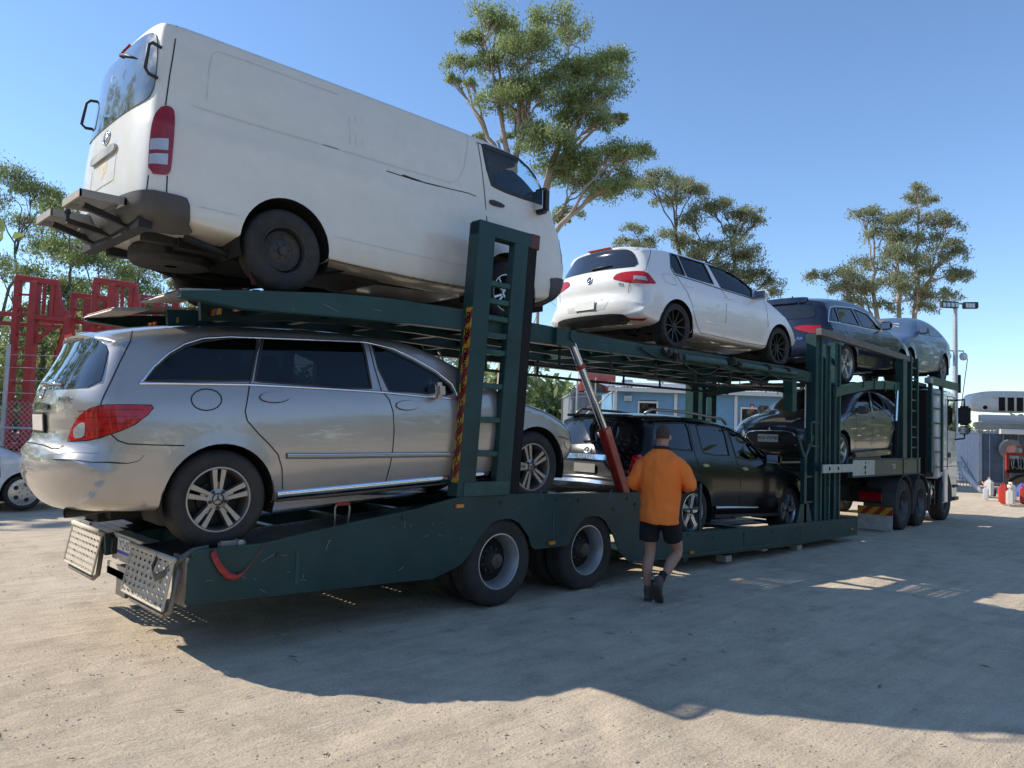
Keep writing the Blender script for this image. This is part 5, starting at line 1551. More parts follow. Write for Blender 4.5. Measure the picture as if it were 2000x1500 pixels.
# lower deck tracks
LOW = [(-3.09, .715), (-2.735, .745), (-.5, .905), (.46, .968), (2.2, .972)]
WELL = [(2.2, .972), (2.45, .955), (3.05, .335), (3.93, .302), (6.72, .20), (8.35, .165)]
Ll = plen(LOW)
for sg in (-1, 1):
    y0, y1 = sg * .345, sg * 1.20
    V, F = perf(lambda u, v: tuple(Vector((0, y0 + (y1 - y0) * v, 0)) + path_at(LOW, u * Ll)), 66, 11, .16, .14)
    me = MB().add(V, F).me('deck_track')
    link('deck_track', me, M_DECK, TRL)
    w = MB()
    for a, b in zip(WELL[:-1], WELL[1:]):
        w.beam((a[0], sg * .77, a[1] - .012), (b[0], sg * .77, b[1] - .012), .86, .024)
    w.obj('well_track', M_DECK, TRL)
    r_ = MB()
    for a, b in zip(LOW[:-1], LOW[1:]):
        r_.beam((a[0], sg * .34, a[1] - .09), (b[0], sg * .34, b[1] - .09), .05, .16)
    r_.obj('inner_rail', M_GREEN, TRL)
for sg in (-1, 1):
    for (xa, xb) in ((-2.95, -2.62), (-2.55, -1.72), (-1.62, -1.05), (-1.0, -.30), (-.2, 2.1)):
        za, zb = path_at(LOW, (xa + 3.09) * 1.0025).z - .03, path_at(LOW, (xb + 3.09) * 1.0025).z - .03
        t = MB(); t.beam((xa, sg * .78, za), (xb, sg * .78, zb), .80, .006); t.obj('sun_block_sheet', M_DARK, TRL)  # added sheets that keep sunlight from passing the deck holes
for x in (-2.6, -1.9, -1.2, -.55, .65, 1.9):
    z = path_at(LOW, (x + 3.09) * 1.0025).z
    MB().bb(x - .04, x + .04, -1.23, 1.23, z - .14, z - .02).obj('cross_member', M_GREEN, TRL)
for x in (3.2, 4.4, 5.6, 6.8, 8.3):
    MB().bb(x - .05, x + .05, -1.23, 1.23, .14, .20).obj('cross_member', M_GREEN, TRL)
MB().bb(-.9, 2.3, -.33, -.15, .45, .75).obj('spine_beam', M_DARK, TRL)
MB().bb(-.9, 2.3, .15, .33, .45, .75).obj('spine_beam', M_DARK, TRL)

# rear end: folding ramp flaps, number plate, crossmember
def flap(y0, y1):
    e = bpy.data.objects.new('ramp_flap', None); COL.objects.link(e); e.parent = TRL
    fn = lambda u, v: (-3.10 - .06 * v, y0 + (y1 - y0) * u, .725 - .34 * v)
    V, F = perf(fn, 9, 7, .28, .22)
    m = MB().add(V, F)
    link('flap_sheet', m.me('flap_sheet'), M_FLAP, e)
    ed = MB()
    ed.tube([fn(0, 0), fn(1, 0)], .013, 6); ed.tube([fn(0, 1), fn(1, 1)], .008, 6)
    ed.tube([fn(0, 0), fn(0, 1)], .010, 6); ed.tube([fn(1, 0), fn(1, 1)], .010, 6)
    ed.obj('flap_edge', M_FLAP, e)
    rim = MB()
    for i in range(9):
        for j in range(7):
            c = Vector(fn((i + .5) / 9, (j + .5) / 7))
            ry, rz = (y1 - y0) / 9 * .30, .34 / 7 * .26
            n = 8
            P = [c + Vector((-.006, ry * math.cos(t), rz * math.sin(t))) for t in np.linspace(0, 2 * math.pi, n, endpoint=False)]
            Q = [c + Vector((.0, ry * .9 * math.cos(t), rz * .9 * math.sin(t))) for t in np.linspace(0, 2 * math.pi, n, endpoint=False)]
            P2 = [c + Vector((.0, ry * 1.25 * math.cos(t), rz * 1.25 * math.sin(t))) for t in np.linspace(0, 2 * math.pi, n, endpoint=False)]
            b = len(rim.v)
            rim.v += [tuple(p) for p in P2 + P + Q]
            for k in range(n):
                k2 = (k + 1) % n
                rim.f += [(b + k, b + k2, b + n + k2, b + n + k), (b + n + k, b + n + k2, b + 2 * n + k2, b + 2 * n + k)]
    o = rim.obj('pressed_rim', M_FLAP, e, smooth=True)
    o['kind'] = 'stuff'
    br = MB()
    ya, yb = y0 + (y1 - y0) * .06, y0 + (y1 - y0) * .98
    br.tube([(-3.08, ya, .60), (-3.10, ya, .37), (-3.12, ya + (yb - ya) * .06, .335), (-3.12, yb - (yb - ya) * .06, .335), (-3.10, yb, .37), (-3.06, yb, .66)], .02, 8)
    br.obj('ramp_bar', mat('bar_dirty', (.22, .19, .16), .6, .3, var=.3, vscale=12, rust=.3), e, smooth=True)
    return e
flap(-.36, -1.20)
flap(.38, 1.22)
for sg in (-1, 1):
    t = MB(); t.tube([(-3.105, sg * .34, .725), (-3.105, sg * 1.21, .725)], .022, 8); t.obj('hinge_tube', M_FLAP, TRL, smooth=True)
cm = MB(); cm.bb(-3.02, -2.90, -.36, .36, .52, .735); cm.obj('rear_crossmember', M_FLAP, TRL)
ch = MB(); ch.bb(-3.06, -2.92, -.50, .34, .40, .46); ch.bb(-3.06, -3.045, -.5, .34, .40, .50); ch.obj('lower_channel', M_FLAP, TRL)
lm = MB(); rbox(lm, (-3.03, .29, .63), (.05, .10, .13), .01); lm.obj('tail_lamp', M_BLACK, TRL)
lm = MB(); lm.bb(-3.05, -3.0, -.10, .12, .26, .42); lm.obj('mud_flap', M_STRAPG, TRL)
pf = frame_mtx((-3.028, .02, .645), (0, -1, 0), (0, 0, 1))
mb = MB(); rbox(mb, (0, 0, 0), (.37, .13, .006), .002); o = mb.obj('number_plate', M_PLATE, TRL); o.matrix_local = pf
mb = MB(); mb.bb(-.18, .18, -.062, -.035, .0035, .0045); o = mb.obj('plate_band', M_BLUE, TRL); o.matrix_local = pf
text_mesh('plate_lettering', 'YQ\u00b703', .095, M_INK, TRL, pf @ Matrix.Translation((-.02, .012, .004)), .0006)

# wheels, two axles with twin tyres
WT = dict(tyre=M_TYRE, rim=mat('truck_rim_silver', (.50, .50, .51), .35, .6, var=.12, dust=.25, dustcol=(.30, .27, .22)), brake=M_DARK, dark=M_DARK, hub=mat('hub_grease_black', (.05, .05, .05), .5, .4, var=.4, vscale=20, dust=.3))
for x in (0.0, 1.32):
    for sg in (-1, 1):
        make_wheel(TRL, (x, sg * 1.09, .432), .432, .27, .262, 'dish', WT, sg, .3 + x)
        make_wheel(TRL, (x, sg * .76, .432), .432, .27, .262, 'dish', WT, sg, .8 + x)
    a = MB(); a.tube([(x, -.9, .43), (x, .9, .43)], .07, 10); a.obj('axle', M_DARK, TRL)

# upper deck
UT = [(-3.149, 2.611), (-2.694, 2.683), (-1.914, 2.775), (-1.369, 2.812), (-.488, 2.825), (.434, 2.809), (2.289, 2.79), (3.2, 2.81), (5.986, 2.83), (6.888, 2.80)]
UB = [(6.888, 2.64), (5.986, 2.66), (3.2, 2.65), (2.293, 2.645), (.443, 2.625), (-.498, 2.64), (-1.093, 2.627), (-1.904, 2.591), (-2.686, 2.55), (-3.146, 2.575)]
Lu = plen(UT)
UPT = [(p[0], p[1] + (.012 if p[0] < 2.2 else .03)) for p in UT]
for sg in (-1, 1):
    MB().platexz(UT + UB, sg * 1.165, sg * 1.135).obj('deck_side_rail', M_GREEN, TRL)
    f_ = MB()
    for a, b in zip(UB[:-1], UB[1:]): f_.beam((a[0], sg * 1.11, a[1]), (b[0], sg * 1.11, b[1]), .10, .012)
    f_.obj('rail_flange', M_GREEN, TRL)
    y0, y1 = sg * .36, sg * 1.13
    V, F = perf(lambda u, v: tuple(Vector((0, y0 + (y1 - y0) * v, 0)) + path_at(UPT, u * Lu)), 118, 9, .19, .16)
    me = MB().add(V, F).me('upper_deck_track')
    link('upper_deck_track', me, M_DECK, TRL)
    ut = MB(); ut.beam((4.2, sg * .75, 2.80), (6.85, sg * .75, 2.785), .76, .006); ut.obj('sun_block_sheet', M_DARK, TRL)  # added sheet, stops sun dapples falling through the front of the track
    r_ = MB()
    for a, b in zip(UT[1:-1], UT[2:]): r_.beam((a[0], sg * .36, a[1] - .09), (b[0], sg * .36, b[1] - .09), .05, .15)
    r_.obj('inner_rail', M_GREEN, TRL)
    # worn tip of the track
    tp = MB()
    tp.prism([(-3.16, 2.60), (-3.13, 2.635), (-2.85, 2.668), (-2.85, 2.645), (-3.12, 2.60)], (0, y0, 0), (1, 0, 0), (0, 0, 1), (0, 1, 0), y1 - y0)
    tp.obj('track_tip', M_PIPE, TRL)
    for yy in (.45, .95):
        mk = MB(); mk.bb(-2.62, -2.60, sg * yy - .12, sg * yy + .12, 2.56, 2.61); mk.obj('reflector_tape', stripe_mat('tape_' + str(sg) + str(yy), 0, 9, 4), TRL)
for x in np.arange(-2.3, 6.8, .75):
    z = float(np.interp(x, [p[0] for p in UT], [p[1] for p in UT]))
    MB().bb(x - .035, x + .035, -1.16, 1.16, z - .13, z - .035).obj('cross_member', M_GREEN, TRL)
# box joint and pivot on the right rail
b = MB(); b.bb(.72, 1.02, -1.21, -1.167, 2.63, 2.80); b.obj('joint_plate', M_GREEN, TRL)
# pipe run hanging under the front half of the upper deck
pr = MB()
for y in (-1.0, .2):
    pr.tube([(.6, y, 2.42), (3.0, y, 2.42), (6.6, y, 2.46)], .018, 6)
    for x in (1.0, 1.9, 2.8, 3.7, 4.6, 5.5, 6.3):
        pr.tube([(x, y, 2.42), (x, y, 2.62)], .016, 6)
pr.obj('pipe_run', M_HOSE, TRL)
hs = MB()
for k, (x0, x1, dz) in enumerate(((3.0, 4.1, .18), (3.6, 5.2, .12), (4.4, 5.6, .22), (5.2, 6.5, .1), (2.2, 3.2, .10))):
    hs.tube([(x0 + (x1 - x0) * t, -1.19 - .02 * (k % 2), 2.74 - dz * math.sin(math.pi * t) + .04 * (k % 3 - 1)) for t in np.linspace(0, 1, 12)], .012, 6)
hs.obj('hydraulic_hose', M_HOSE, TRL, smooth=True)
for (x, z, s) in ((2.75, 2.74, .12), (2.95, 2.70, .16), (4.3, 2.76, .13), (4.45, 2.73, .10), (5.3, 2.75, .12), (5.9, 2.76, .10)):
    vl = MB(); rbox(vl, (x, -1.205, z), (s, .09, s * .8), .015)
    vl.tube([(x, -1.265, z), (x, -1.165, z)], s * .25, 8)
    vl.obj('hydraulic_valve', M_BLACK, TRL)
cy = MB(); cy.tube([(3.1, -1.20, 2.70), (4.1, -1.20, 2.715)], .045, 12); cy.tube([(4.5, -1.20, 2.72), (6.2, -1.20, 2.74)], .04, 12)
cy.obj('slide_cylinder', M_GREENL, TRL, smooth=True, sharp=R(40))

# lift towers with ladder, both sides of the rear decks
LEAN = .059
def tower(sg):
    e = bpy.data.objects.new('ladder_tower', None); COL.objects.link(e); e.parent = TRL
    def X(x, z): return x + LEAN * (z - 1.08)
    def post(nm, x0, x1, y0, y1, z0, z1, m):
        p = MB()
        V = [(X(x, z), sg * y, z) for z in (z0, z1) for (x, y) in ((x0, y0), (x1, y0), (x1, y1), (x0, y1))]
        p.add(V, [(0, 1, 2, 3), (4, 5, 6, 7), (0, 1, 5, 4), (1, 2, 6, 5), (2, 3, 7, 6), (3, 0, 4, 7)])
        return p.obj(nm, m, e, bevel=.006)
    post('post', -.60, -.385, 1.25, 1.10, 1.075, 3.69, M_GREEN)
    post('post', -.12, .075, 1.25, 1.16, 1.075, 3.70, M_GREEN)
    post('slide_post', .08, .21, 1.24, 1.02, 1.075, 3.66, M_DARK)
    post('head_beam', -.60, .22, 1.252, 1.12, 3.56, 3.70, M_GREEN)
    post('foot_plate', -.53, .055, 1.262, 1.20, 1.075, 1.21, M_GREENL)
    post('corner_cap', .10, .225, 1.256, 1.0, 3.55, 3.704, mat('faded_red_paint', (.10, .035, .032), .6, var=.3))
    for z in (3.09, 2.92, 2.755, 2.59, 2.425, 2.095, 1.77, 1.445):
        post('rung', -.39, -.115, 1.235, 1.195, z, z + .055, M_GREENL)
    return e
for sg in (-1, 1):
    tw = tower(sg)
    st_ = MB()
    z0, z1 = 1.205, 2.85
    V = [(-.602 + LEAN * (z - 1.08), sg * y, z) for z in (z0, z1) for y in (1.25, 1.155)] + [(-.606 + LEAN * (z - 1.08), sg * y, z) for z in (z0, z1) for y in (1.25, 1.155)]
    st_.add(V, [(4, 5, 7, 6), (0, 1, 3, 2), (0, 1, 5, 4), (2, 3, 7, 6), (0, 2, 6, 4), (1, 3, 7, 5)])
    st_.obj('warning_strip', stripe_mat('warn_stripe' + str(sg), 0, 5.5 * -sg, 5.6), tw)
    words = 'DO NOT OVERTAKE TURNING VEHICLE'
    ch_h = (z1 - z0 - .10) / len(words)
    for i, chx in enumerate(words):
        if chx == ' ': continue
        z = z1 - .05 - ch_h * (i + .5)
        text_mesh('warning_letter', chx, .078, M_BLACKG, tw, frame_mtx((-.608 + LEAN * (z - 1.08), sg * 1.203, z), (0, -1, 0), (0, 0, 1)), .0008, bold=.0022)
    # lifting ram
    ram = bpy.data.objects.new('lift_ram', None); COL.objects.link(ram); ram.parent = TRL
    p0, p1, p2 = Vector((2.01, sg * 1.16, 1.00)), Vector((1.60, sg * 1.16, 1.772)), Vector((.97, sg * 1.16, 2.74))
    t = MB(); t.beam(p0, p1, .115, .115); t.obj('ram_barrel', M_RAMRED, ram, bevel=.012)
    t = MB(); t.tube([p1, p2], .043, 14); t.obj('ram_rod', M_CHROME, ram, smooth=True, sharp=R(40))
    q = p1.lerp(p2, .66); q2 = p1.lerp(p2, .70)
    t = MB(); t.tube([q, q2], .055, 14); t.obj('ram_collar', M_RAMRED, ram, smooth=True, sharp=R(40))
    t = MB(); t.tube([p2 + Vector((0, -.07, 0)), p2 + Vector((0, .07, 0))], .06, 12); t.obj('ram_eye', M_GREEN, ram, smooth=True, sharp=R(40))

# front tower of the trailer and the stands beside the well
for sg in (-1, 1):
    e = bpy.data.objects.new('front_tower', None); COL.objects.link(e); e.parent = TRL
    for (x0, x1, yi, z0, z1) in ((6.86, 7.04, 1.05, .41, 3.43), (7.22, 7.35, 1.08, .41, 3.30), (7.58, 7.74, 1.10, .41, 3.36)):
        p = MB(); p.bb(x0, x1, sg * 1.22, sg * yi, z0, z1); p.obj('post', M_GREEN, e, bevel=.006)
        p = MB(); p.bb(x1 - .035, x1 + .012, sg * 1.25, sg * 1.18, z0, z1 - .02); p.obj('lit_post_edge', M_GREENL, e, bevel=.004)  # lighter green paints in the bright reflection along the post flanges
    for z in (.62, .9, 1.30, 1.75, 2.62, 3.1):
        p = MB(); p.bb(6.9, 7.7, sg * 1.12, sg * 1.06, z, z + .05); p.obj('tie_bar', M_GREEN, e)
    for x in (7.28, 7.66):
        for k in range(7):
            p = MB(); disc(p, .02, 0, .01, 8); o = p.obj('pin_hole', M_DARK, e); o.location = (x, sg * 1.262 - (.0 if sg < 0 else .012), 1.0 + .1 * k)
    fr_ = MB()
    for (a, b) in (((6.70, 1.62), (6.98, 1.62)), ((6.70, 2.0), (6.98, 2.0)), ((6.70, 1.62), (6.70, 2.0))):
        fr_.beam((a[0], sg * 1.22, a[1]), (b[0], sg * 1.22, b[1]), .03, .03)
    fr_.obj('guide_frame', M_GREENL, e)
    s_ = bpy.data.objects.new('forked_stand', None); COL.objects.link(s_); s_.parent = TRL
    k_ = MB(); k_.beam((6.5, sg * 1.2, .42), (6.5, sg * 1.2, 1.45), .07, .08)
    k_.beam((6.5, sg * 1.2, 1.42), (6.25, sg * 1.2, 1.78), .05, .06); k_.beam((6.5, sg * 1.2, 1.42), (6.78, sg * 1.2, 1.78), .05, .06)
    k_.obj('fork', M_GREEN, s_)
    k_ = MB(); k_.prism([(6.2, .42), (6.75, .42), (6.62, .72), (6.34, .72)], (0, sg * 1.235, 0), (1, 0, 0), (0, 0, 1), (0, 1, 0), -sg * .03); k_.obj('gusset', M_GREEN, s_)
    for z in (.72, 1.12):
        k_ = MB(); k_.bb(6.5, 6.86, sg * 1.19, sg * 1.16, z, z + .03); k_.obj('rung', M_GREENL, s_)
    g = bpy.data.objects.new('guard_post', None); COL.objects.link(g); g.parent = TRL
    k_ = MB(); k_.beam((3.55, sg * 1.2, .47), (3.55, sg * 1.2, 1.10), .03, .05); k_.beam((3.1, sg * 1.2, .78), (3.55, sg * 1.2, .78), .025, .025); k_.obj('post', M_GREEN, g)
# jacks and pads between tower and deck
j = MB(); j.bb(6.2, 6.34, -1.15, -1.0, 2.15, 2.66); j.obj('deck_stop', M_GREENL, TRL)
j = MB(); j.tube([(6.75, -1.1, 1.9), (6.75, -1.1, 2.6)], .012, 6); j.obj('hanging_chain', M_GALV, TRL)
j = MB(); rbox(j, (7.9, -.9, .65), (.16, .2, .22), .03); j.obj('green_container', mat('pale_green_plastic', (.10, .22, .16), .5), TRL)

# ---- loose gear on the trailer
def ribbon(name, pts, w, m, wdir=(0, 1, 0)):
    V = []; F = []
    wd = Vector(wdir) * w / 2
    for i, p in enumerate(pts):
        V += [Vector(p) - wd, Vector(p) + wd]
    for i in range(len(pts) - 1):
        F.append((2 * i, 2 * i + 1, 2 * i + 3, 2 * i + 2))
    return pydata(name, V, F, True)
sp = [(-2.86, -1.268, .775), (-2.84, -1.274, .72), (-2.80, -1.276, .655), (-2.75, -1.278, .60), (-2.69, -1.28, .575), (-2.64, -1.28, .59), (-2.58, -1.278, .65), (-2.52, -1.274, .73), (-2.47, -1.27, .79)]
me = ribbon('ratchet_strap', [(p[0], p[1], p[2]) for p in sp], .05, None, (.55, 0, .75))
o = link('ratchet_strap', me, M_STRAP); tag(o, 'faded red webbing strap sagging over the trailer side plate near its rear', 'strap')
so = o.modifiers.new('thick', 'SOLIDIFY'); so.thickness = .004
gs = [(-2.86, -1.20, .79), (-2.98, -1.22, .78), (-3.08, -1.20, .72), (-3.13, -1.10, .62), (-3.15, -1.0, .58), (-3.15, -.93, .63), (-3.12, -.95, .72)]
me = ribbon('loose_strap', gs, .05, None, (0, .3, .9))
o = link('loose_strap', me, M_STRAPG); tag(o, 'grey webbing strap draped over the rear ramp flap corner', 'strap')
so = o.modifiers.new('thick', 'SOLIDIFY'); so.thickness = .004
o = empty('ratchet_lever', (-1.72, -1.12, .87), 0, 0, 'small steel ratchet lever with red grip standing on the deck edge', 'lever')
t = MB(); t.tube([(-.07, 0, .0), (-.075, 0, .15), (-.06, 0, .175)], .009, 6); t.tube([(.05, 0, -.02), (.065, 0, .14), (.055, 0, .175)], .009, 6); t.obj('frame', M_PIPE, o, smooth=True)
t = MB(); t.tube([(-.065, 0, .178), (.06, 0, .178)], .014, 8); t.obj('grip', M_STRAP, o, smooth=True)
o = empty('chain_winder', (-2.66, -1.13, .765), 0, 0, 'strap ratchet lying on the deck beside the wagon rear tyre', 'ratchet')
t = MB(); rbox(t, (0, 0, .03), (.20, .05, .05), .01); t.obj('body', M_PIPE, o)
t = MB(); t.tube([(.05, -.04, .04), (.05, .04, .04)], .022, 8); t.obj('spool', M_GALV, o)
# ================================================================ prime mover with its own rack
TR = empty('prime_mover_truck', (8.0, -1.32, 0), .06, 0, 'white cab prime mover with dark green car rack at the front of the transporter', 'truck')
M_CABW = mat('cab_white', (.70, .71, .72), .35, coat=.8, dust=.12)
M_WORNW = mat('worn_white_paint', (.50, .52, .44), .6, var=.2, vscale=14, dust=.3, rust=.12)
M_MUDF = mat('mudflap_white', (.42, .42, .40), .75, var=.25, vscale=10, dust=.4)
M_POL = mat('polished_alloy', (.62, .60, .56), .22, 1.0, var=.12)
def tb_(name, m, *boxes, parent=None, bevel=.006):
    b = MB()
    for q in boxes: b.bb(*q)
    return b.obj(name, m, parent or TR, bevel=bevel)
# lower rack
for y in (0, 2.42):
    tb_('rack_beam', M_GREEN, (.08, 4.12, y, y + .07, 1.115, 1.41))
    tb_('rack_flange', M_GREENL, (.06, 4.14, y - .02, y + .09, 1.41, 1.425), (.06, 4.14, y - .02, y + .09, 1.10, 1.115))
tb_('link_plate', M_WORNW, (.08, 1.20, -.012, -.002, 1.13, 1.40))
tb_('link_arm', M_WORNW, (-1.25, .09, -.012, .02, 1.20, 1.335))
for (x, z, r) in ((-1.0, 1.27, .032), (-.62, 1.27, .030), (.70, 1.35, .018), (.68, 1.27, .034), (.68, 1.18, .030)):
    b = MB(); disc(b, r, 0, .006, 10); o = b.obj('pin_hole', M_DARK, TR); o.location = (x, -.019, z)
text_mesh('rack_number', 'T55', .13, M_PLATE, TR, frame_mtx((2.35, -.003, 1.265), (1, 0, 0), (0, 0, 1)), .001)
tb_('beam_web', M_GREENL, (2.95, 3.0, -.012, 0, 1.12, 1.41))
tb_('beam_web', M_GREENL, (3.95, 4.10, -.012, 0, 1.12, 1.41))
for y in (.35, 1.35):
    tb_('rack_track', M_DECK, (-.6, 4.1, y, y + .78, 1.225, 1.25))
for x in (.4, 1.6, 2.8, 4.0): tb_('rack_cross_member', M_GREEN, (x, x + .08, .07, 2.42, 1.13, 1.22))
# upper rack
for y in (.02, 2.38):
    tb_('head_rail', mat('rail_grey_worn', (.10, .095, .09), .5, var=.3, vscale=9, dust=.3), (-1.30, 3.70, y, y + .09, 3.38, 3.49))
    ar = MB()
    pts = [(-.5, 2.60), (.3, 2.72), (1.2, 2.83), (2.2, 2.90), (3.2, 2.93)]
    poly = pts + [(p[0], p[1] - .16) for p in reversed(pts)]
    ar.prism(poly, (0, y + .05, 0), (1, 0, 0), (0, 0, 1), (0, 1, 0), .06)
    ar.obj('arched_deck_beam', M_GREENL, TR)
    for x in (.8, 1.4, 2.0, 2.6):
        tb_('beam_rib', M_GREENL, (x, x + .02, y + .03, y + .05, 2.68, 2.86))
for y in (.38, 1.38):
    tk = MB()
    for a, b in zip(((-.6, 2.68), (.84, 2.755), (3.6, 2.905)), ((.84, 2.755), (3.6, 2.905), (4.4, 2.95))):
        tk.beam((a[0], y + .38, a[1] - .012), (b[0], y + .38, b[1] - .012), .76, .024)
    tk.obj('upper_rack_track', M_DECK, TR)
# ladder towers
def lad(name, x0, x1, z0, z1, ys, zs, w=.07, extra=None):
    for y in ys:
        e = bpy.data.objects.new(name, None); COL.objects.link(e); e.parent = TR
        for x in (x0, x1): tb_('post', M_GREEN, (x - w / 2, x + w / 2, y, y + .08, z0, z1), parent=e)
        for z in zs: tb_('rung', M_GREENL, (x0, x1, y + .02, y + .055, z, z + .035), parent=e)
lad('ladder_tower', 3.52, 3.98, 1.40, 3.49, (0, 2.40), (1.62, 1.83, 2.04, 2.375, 2.594, 2.82, 3.03, 3.26))
for y in (.01, 2.33): tb_('lift_post', M_GREEN, (2.98, 3.24, y, y + .14, 1.42, 3.40))
for y in (.10, 2.28):
    t = MB(); t.tube([(2.78, y, 1.45), (2.84, y, 2.15)], .055, 10); t.obj('ram_barrel', M_DARK, TR, smooth=True, sharp=R(40))
    t = MB(); t.tube([(2.84, y, 2.15), (2.92, y, 2.85)], .03, 10); t.obj('ram_rod', M_CHROME, TR, smooth=True, sharp=R(40))
lad('ladder_tower', 5.06, 5.95, 1.10, 3.12, (0, 2.40), (1.197, 1.528, 1.844, 2.171, 2.495, 2.818), .10)
# deck over the cab
for y in (.0, 2.36):
    tb_('cab_deck_beam', M_GREENL, (5.0, 7.55, y, y + .09, 3.03, 3.20))
for y in (.36, 1.36):
    tb_('cab_deck_track', M_DECK, (4.2, 7.5, y, y + .80, 3.02, 3.045))
tb_('deck_support', M_GREEN, (4.0, 5.0, .1, .2, 2.96, 3.03), (4.0, 5.0, 2.25, 2.35, 2.96, 3.03))
tb_('deck_pin', M_GALV, (4.82, 5.02, -.03, .10, 3.04, 3.16))
tb_('marker_post', M_BLACK, (7.46, 7.53, -.02, .04, 2.98, 3.42))
t = MB(); t.tube([(7.35, -.05, 2.55), (7.9, -.08, 3.85)], .010, 5); t.obj('aerial', M_BLACK, TR)
# chassis, guards and wheels
tb_('chassis_rail', M_DARK, (.9, 7.0, .75, .85, .62, .88), (.9, 7.0, 1.65, 1.75, .62, .88))
tb_('turntable', M_DARK, (2.9, 4.4, .7, 1.8, .9, 1.1))
tb_('tail_lamp_bar', M_DARK, (2.18, 2.24, .15, 2.35, .55, .85))
for y in (.16, 1.75):
    tb_('tail_lamp', M_REDD, (2.16, 2.18, y, y + .42, .60, .76))
def guard(xc, y0, y1, r=.57):
    V = []; F = []; n = 20
    for i in range(n + 1):
        t = math.pi * (-.12 + 1.2 * i / n)
        for (rr, y) in ((r, y0), (r + .02, y0), (r + .02, y1), (r, y1)):
            V.append((xc + rr * math.cos(t), y, .50 + rr * math.sin(t)))
    for i in range(n):
        for k in range(4): F.append((i * 4 + k, i * 4 + (k + 1) % 4, i * 4 + 4 + (k + 1) % 4, i * 4 + 4 + k))
    MB().add(V, F).obj('mudguard', M_GREYPL, TR, smooth=True, sharp=R(40))
WTD = dict(tyre=M_TYRE, rim=mat('truck_rim_dark', (.10, .10, .11), .45, .5, var=.2, dust=.4), brake=M_DARK, dark=M_DARK, hub=M_BLACK)
for x in (3.15, 4.33):
    for (y, sg) in ((.17, -1), (2.33, 1)):
        make_wheel(TR, (x, y, .50), .50, .28, .30, 'dishdark', WTD, sg, x)
        make_wheel(TR, (x, y - sg * .33, .50), .50, .28, .30, 'dishdark', WTD, sg, x)
    guard(x, .02, .62); guard(x, 1.88, 2.48)
for (y, sg) in ((.17, -1), (2.33, 1)):
    make_wheel(TR, (6.3, y, .50), .50, .30, .30, 'steel', WTD, sg, .3)
for (y0, y1) in ((.02, .66), (1.84, 2.48)):
    f = MB(); f.bb(2.36, 2.372, y0, y1, .03, .32); f.obj('mud_flap', M_MUDF, TR)
    f = MB(); f.bb(2.352, 2.37, y0, y1, .32, .475); f.obj('chevron_band', stripe_mat('chev%d' % int(y0 * 10), 0, 4.2, 4.2), TR)
tk = MB(); tk.lathe([(0, 4.86), (.26, 4.86), (.29, 4.88), (.29, 5.50), (.26, 5.52), (0, 5.52)], 26, 'x', (0, .34, .66))
tk.obj('fuel_tank', M_POL, TR, smooth=True, sharp=R(40))
for x in (5.02, 5.36): tb_('tank_band', M_BLACK, (x, x + .05, .03, .045, .40, .92))
b = MB()
for x in (5.02, 5.36): b.lathe([(.295, x), (.297, x), (.297, x + .05), (.295, x + .05)], 26, 'x', (0, .34, .66))
b.obj('tank_strap', M_BLACK, TR)
# cab
CABP = [(5.62, .95), (5.95, .95), (5.98, .40), (6.05, .40), (7.30, .40), (7.40, .55), (7.42, 1.2), (7.36, 1.9), (7.16, 2.85), (7.0, 2.98), (5.75, 2.98), (5.62, 2.85)]
cb = MB(); cb.prism(CABP, (0, .04, 0), (1, 0, 0), (0, 0, 1), (0, 1, 0), 2.40)
cab = cb.obj('cab', M_CABW, TR, bevel=.05, smooth=True, sharp=R(40))
dv = MB(); dv.bb(5.0, 5.62, .12, 2.36, 1.0, 2.9); dv.obj('sleeper_back', M_DARK, TR)
aw = MB(); 
V = []; n = 16
ap = [(6.3 + .60 * math.cos(t), .50 + .60 * math.sin(t)) for t in np.linspace(-.15, math.pi + .15, n)]
aw.prism(ap, (0, .035, 0), (1, 0, 0), (0, 0, 1), (0, 1, 0), .3); aw.obj('wheel_arch', M_DARK, TR)
wn = MB(); wn.prism([(6.55, 2.10), (7.20, 2.08), (7.12, 2.66), (7.02, 2.74), (6.62, 2.74), (6.55, 2.66)], (0, .03, 0), (1, 0, 0), (0, 0, 1), (0, 1, 0), .015); wn.obj('cab_window', M_GLASSR, TR)
wn = MB(); wn.prism([(6.52, 2.06), (7.24, 2.04), (7.15, 2.70), (7.03, 2.78), (6.60, 2.78), (6.52, 2.70)], (0, .036, 0), (1, 0, 0), (0, 0, 1), (0, 1, 0), .015); wn.obj('window_seal', M_BLACK, TR)
ws = MB(); ws.add([(7.37, .25, 1.95), (7.37, 2.23, 1.95), (7.185, 2.2, 2.82), (7.185, .28, 2.82), (7.38, .25, 1.95), (7.38, 2.23, 1.95), (7.195, 2.2, 2.82), (7.195, .28, 2.82)], [(4, 5, 6, 7), (0, 1, 5, 4), (1, 2, 6, 5), (2, 3, 7, 6), (3, 0, 4, 7)]); ws.obj('windscreen', M_GLASSR, TR)
sm = MB()
for a, b in zip([(6.50, 1.0), (6.50, 2.85), (7.15, 2.85)], [(6.50, 2.85), (7.15, 2.85), (7.30, 1.9)]): sm.beam((a[0], .038, a[1]), (b[0], .038, b[1]), .012, .012)
sm.beam((5.65, .038, 1.22), (7.38, .038, 1.22), .012, .012)
sm.obj('door_seam', M_SEAM, TR)
tb_('door_handle', M_BLACK, (6.56, 6.72, .015, .04, 1.42, 1.54))
tb_('side_step', M_CABW, (6.05, 6.32, -.01, .10, .42, 1.15)); tb_('front_step', M_BLACK, (6.95, 7.36, -.005, .2, .42, .50), (6.95, 7.36, -.005, .2, .72, .78))
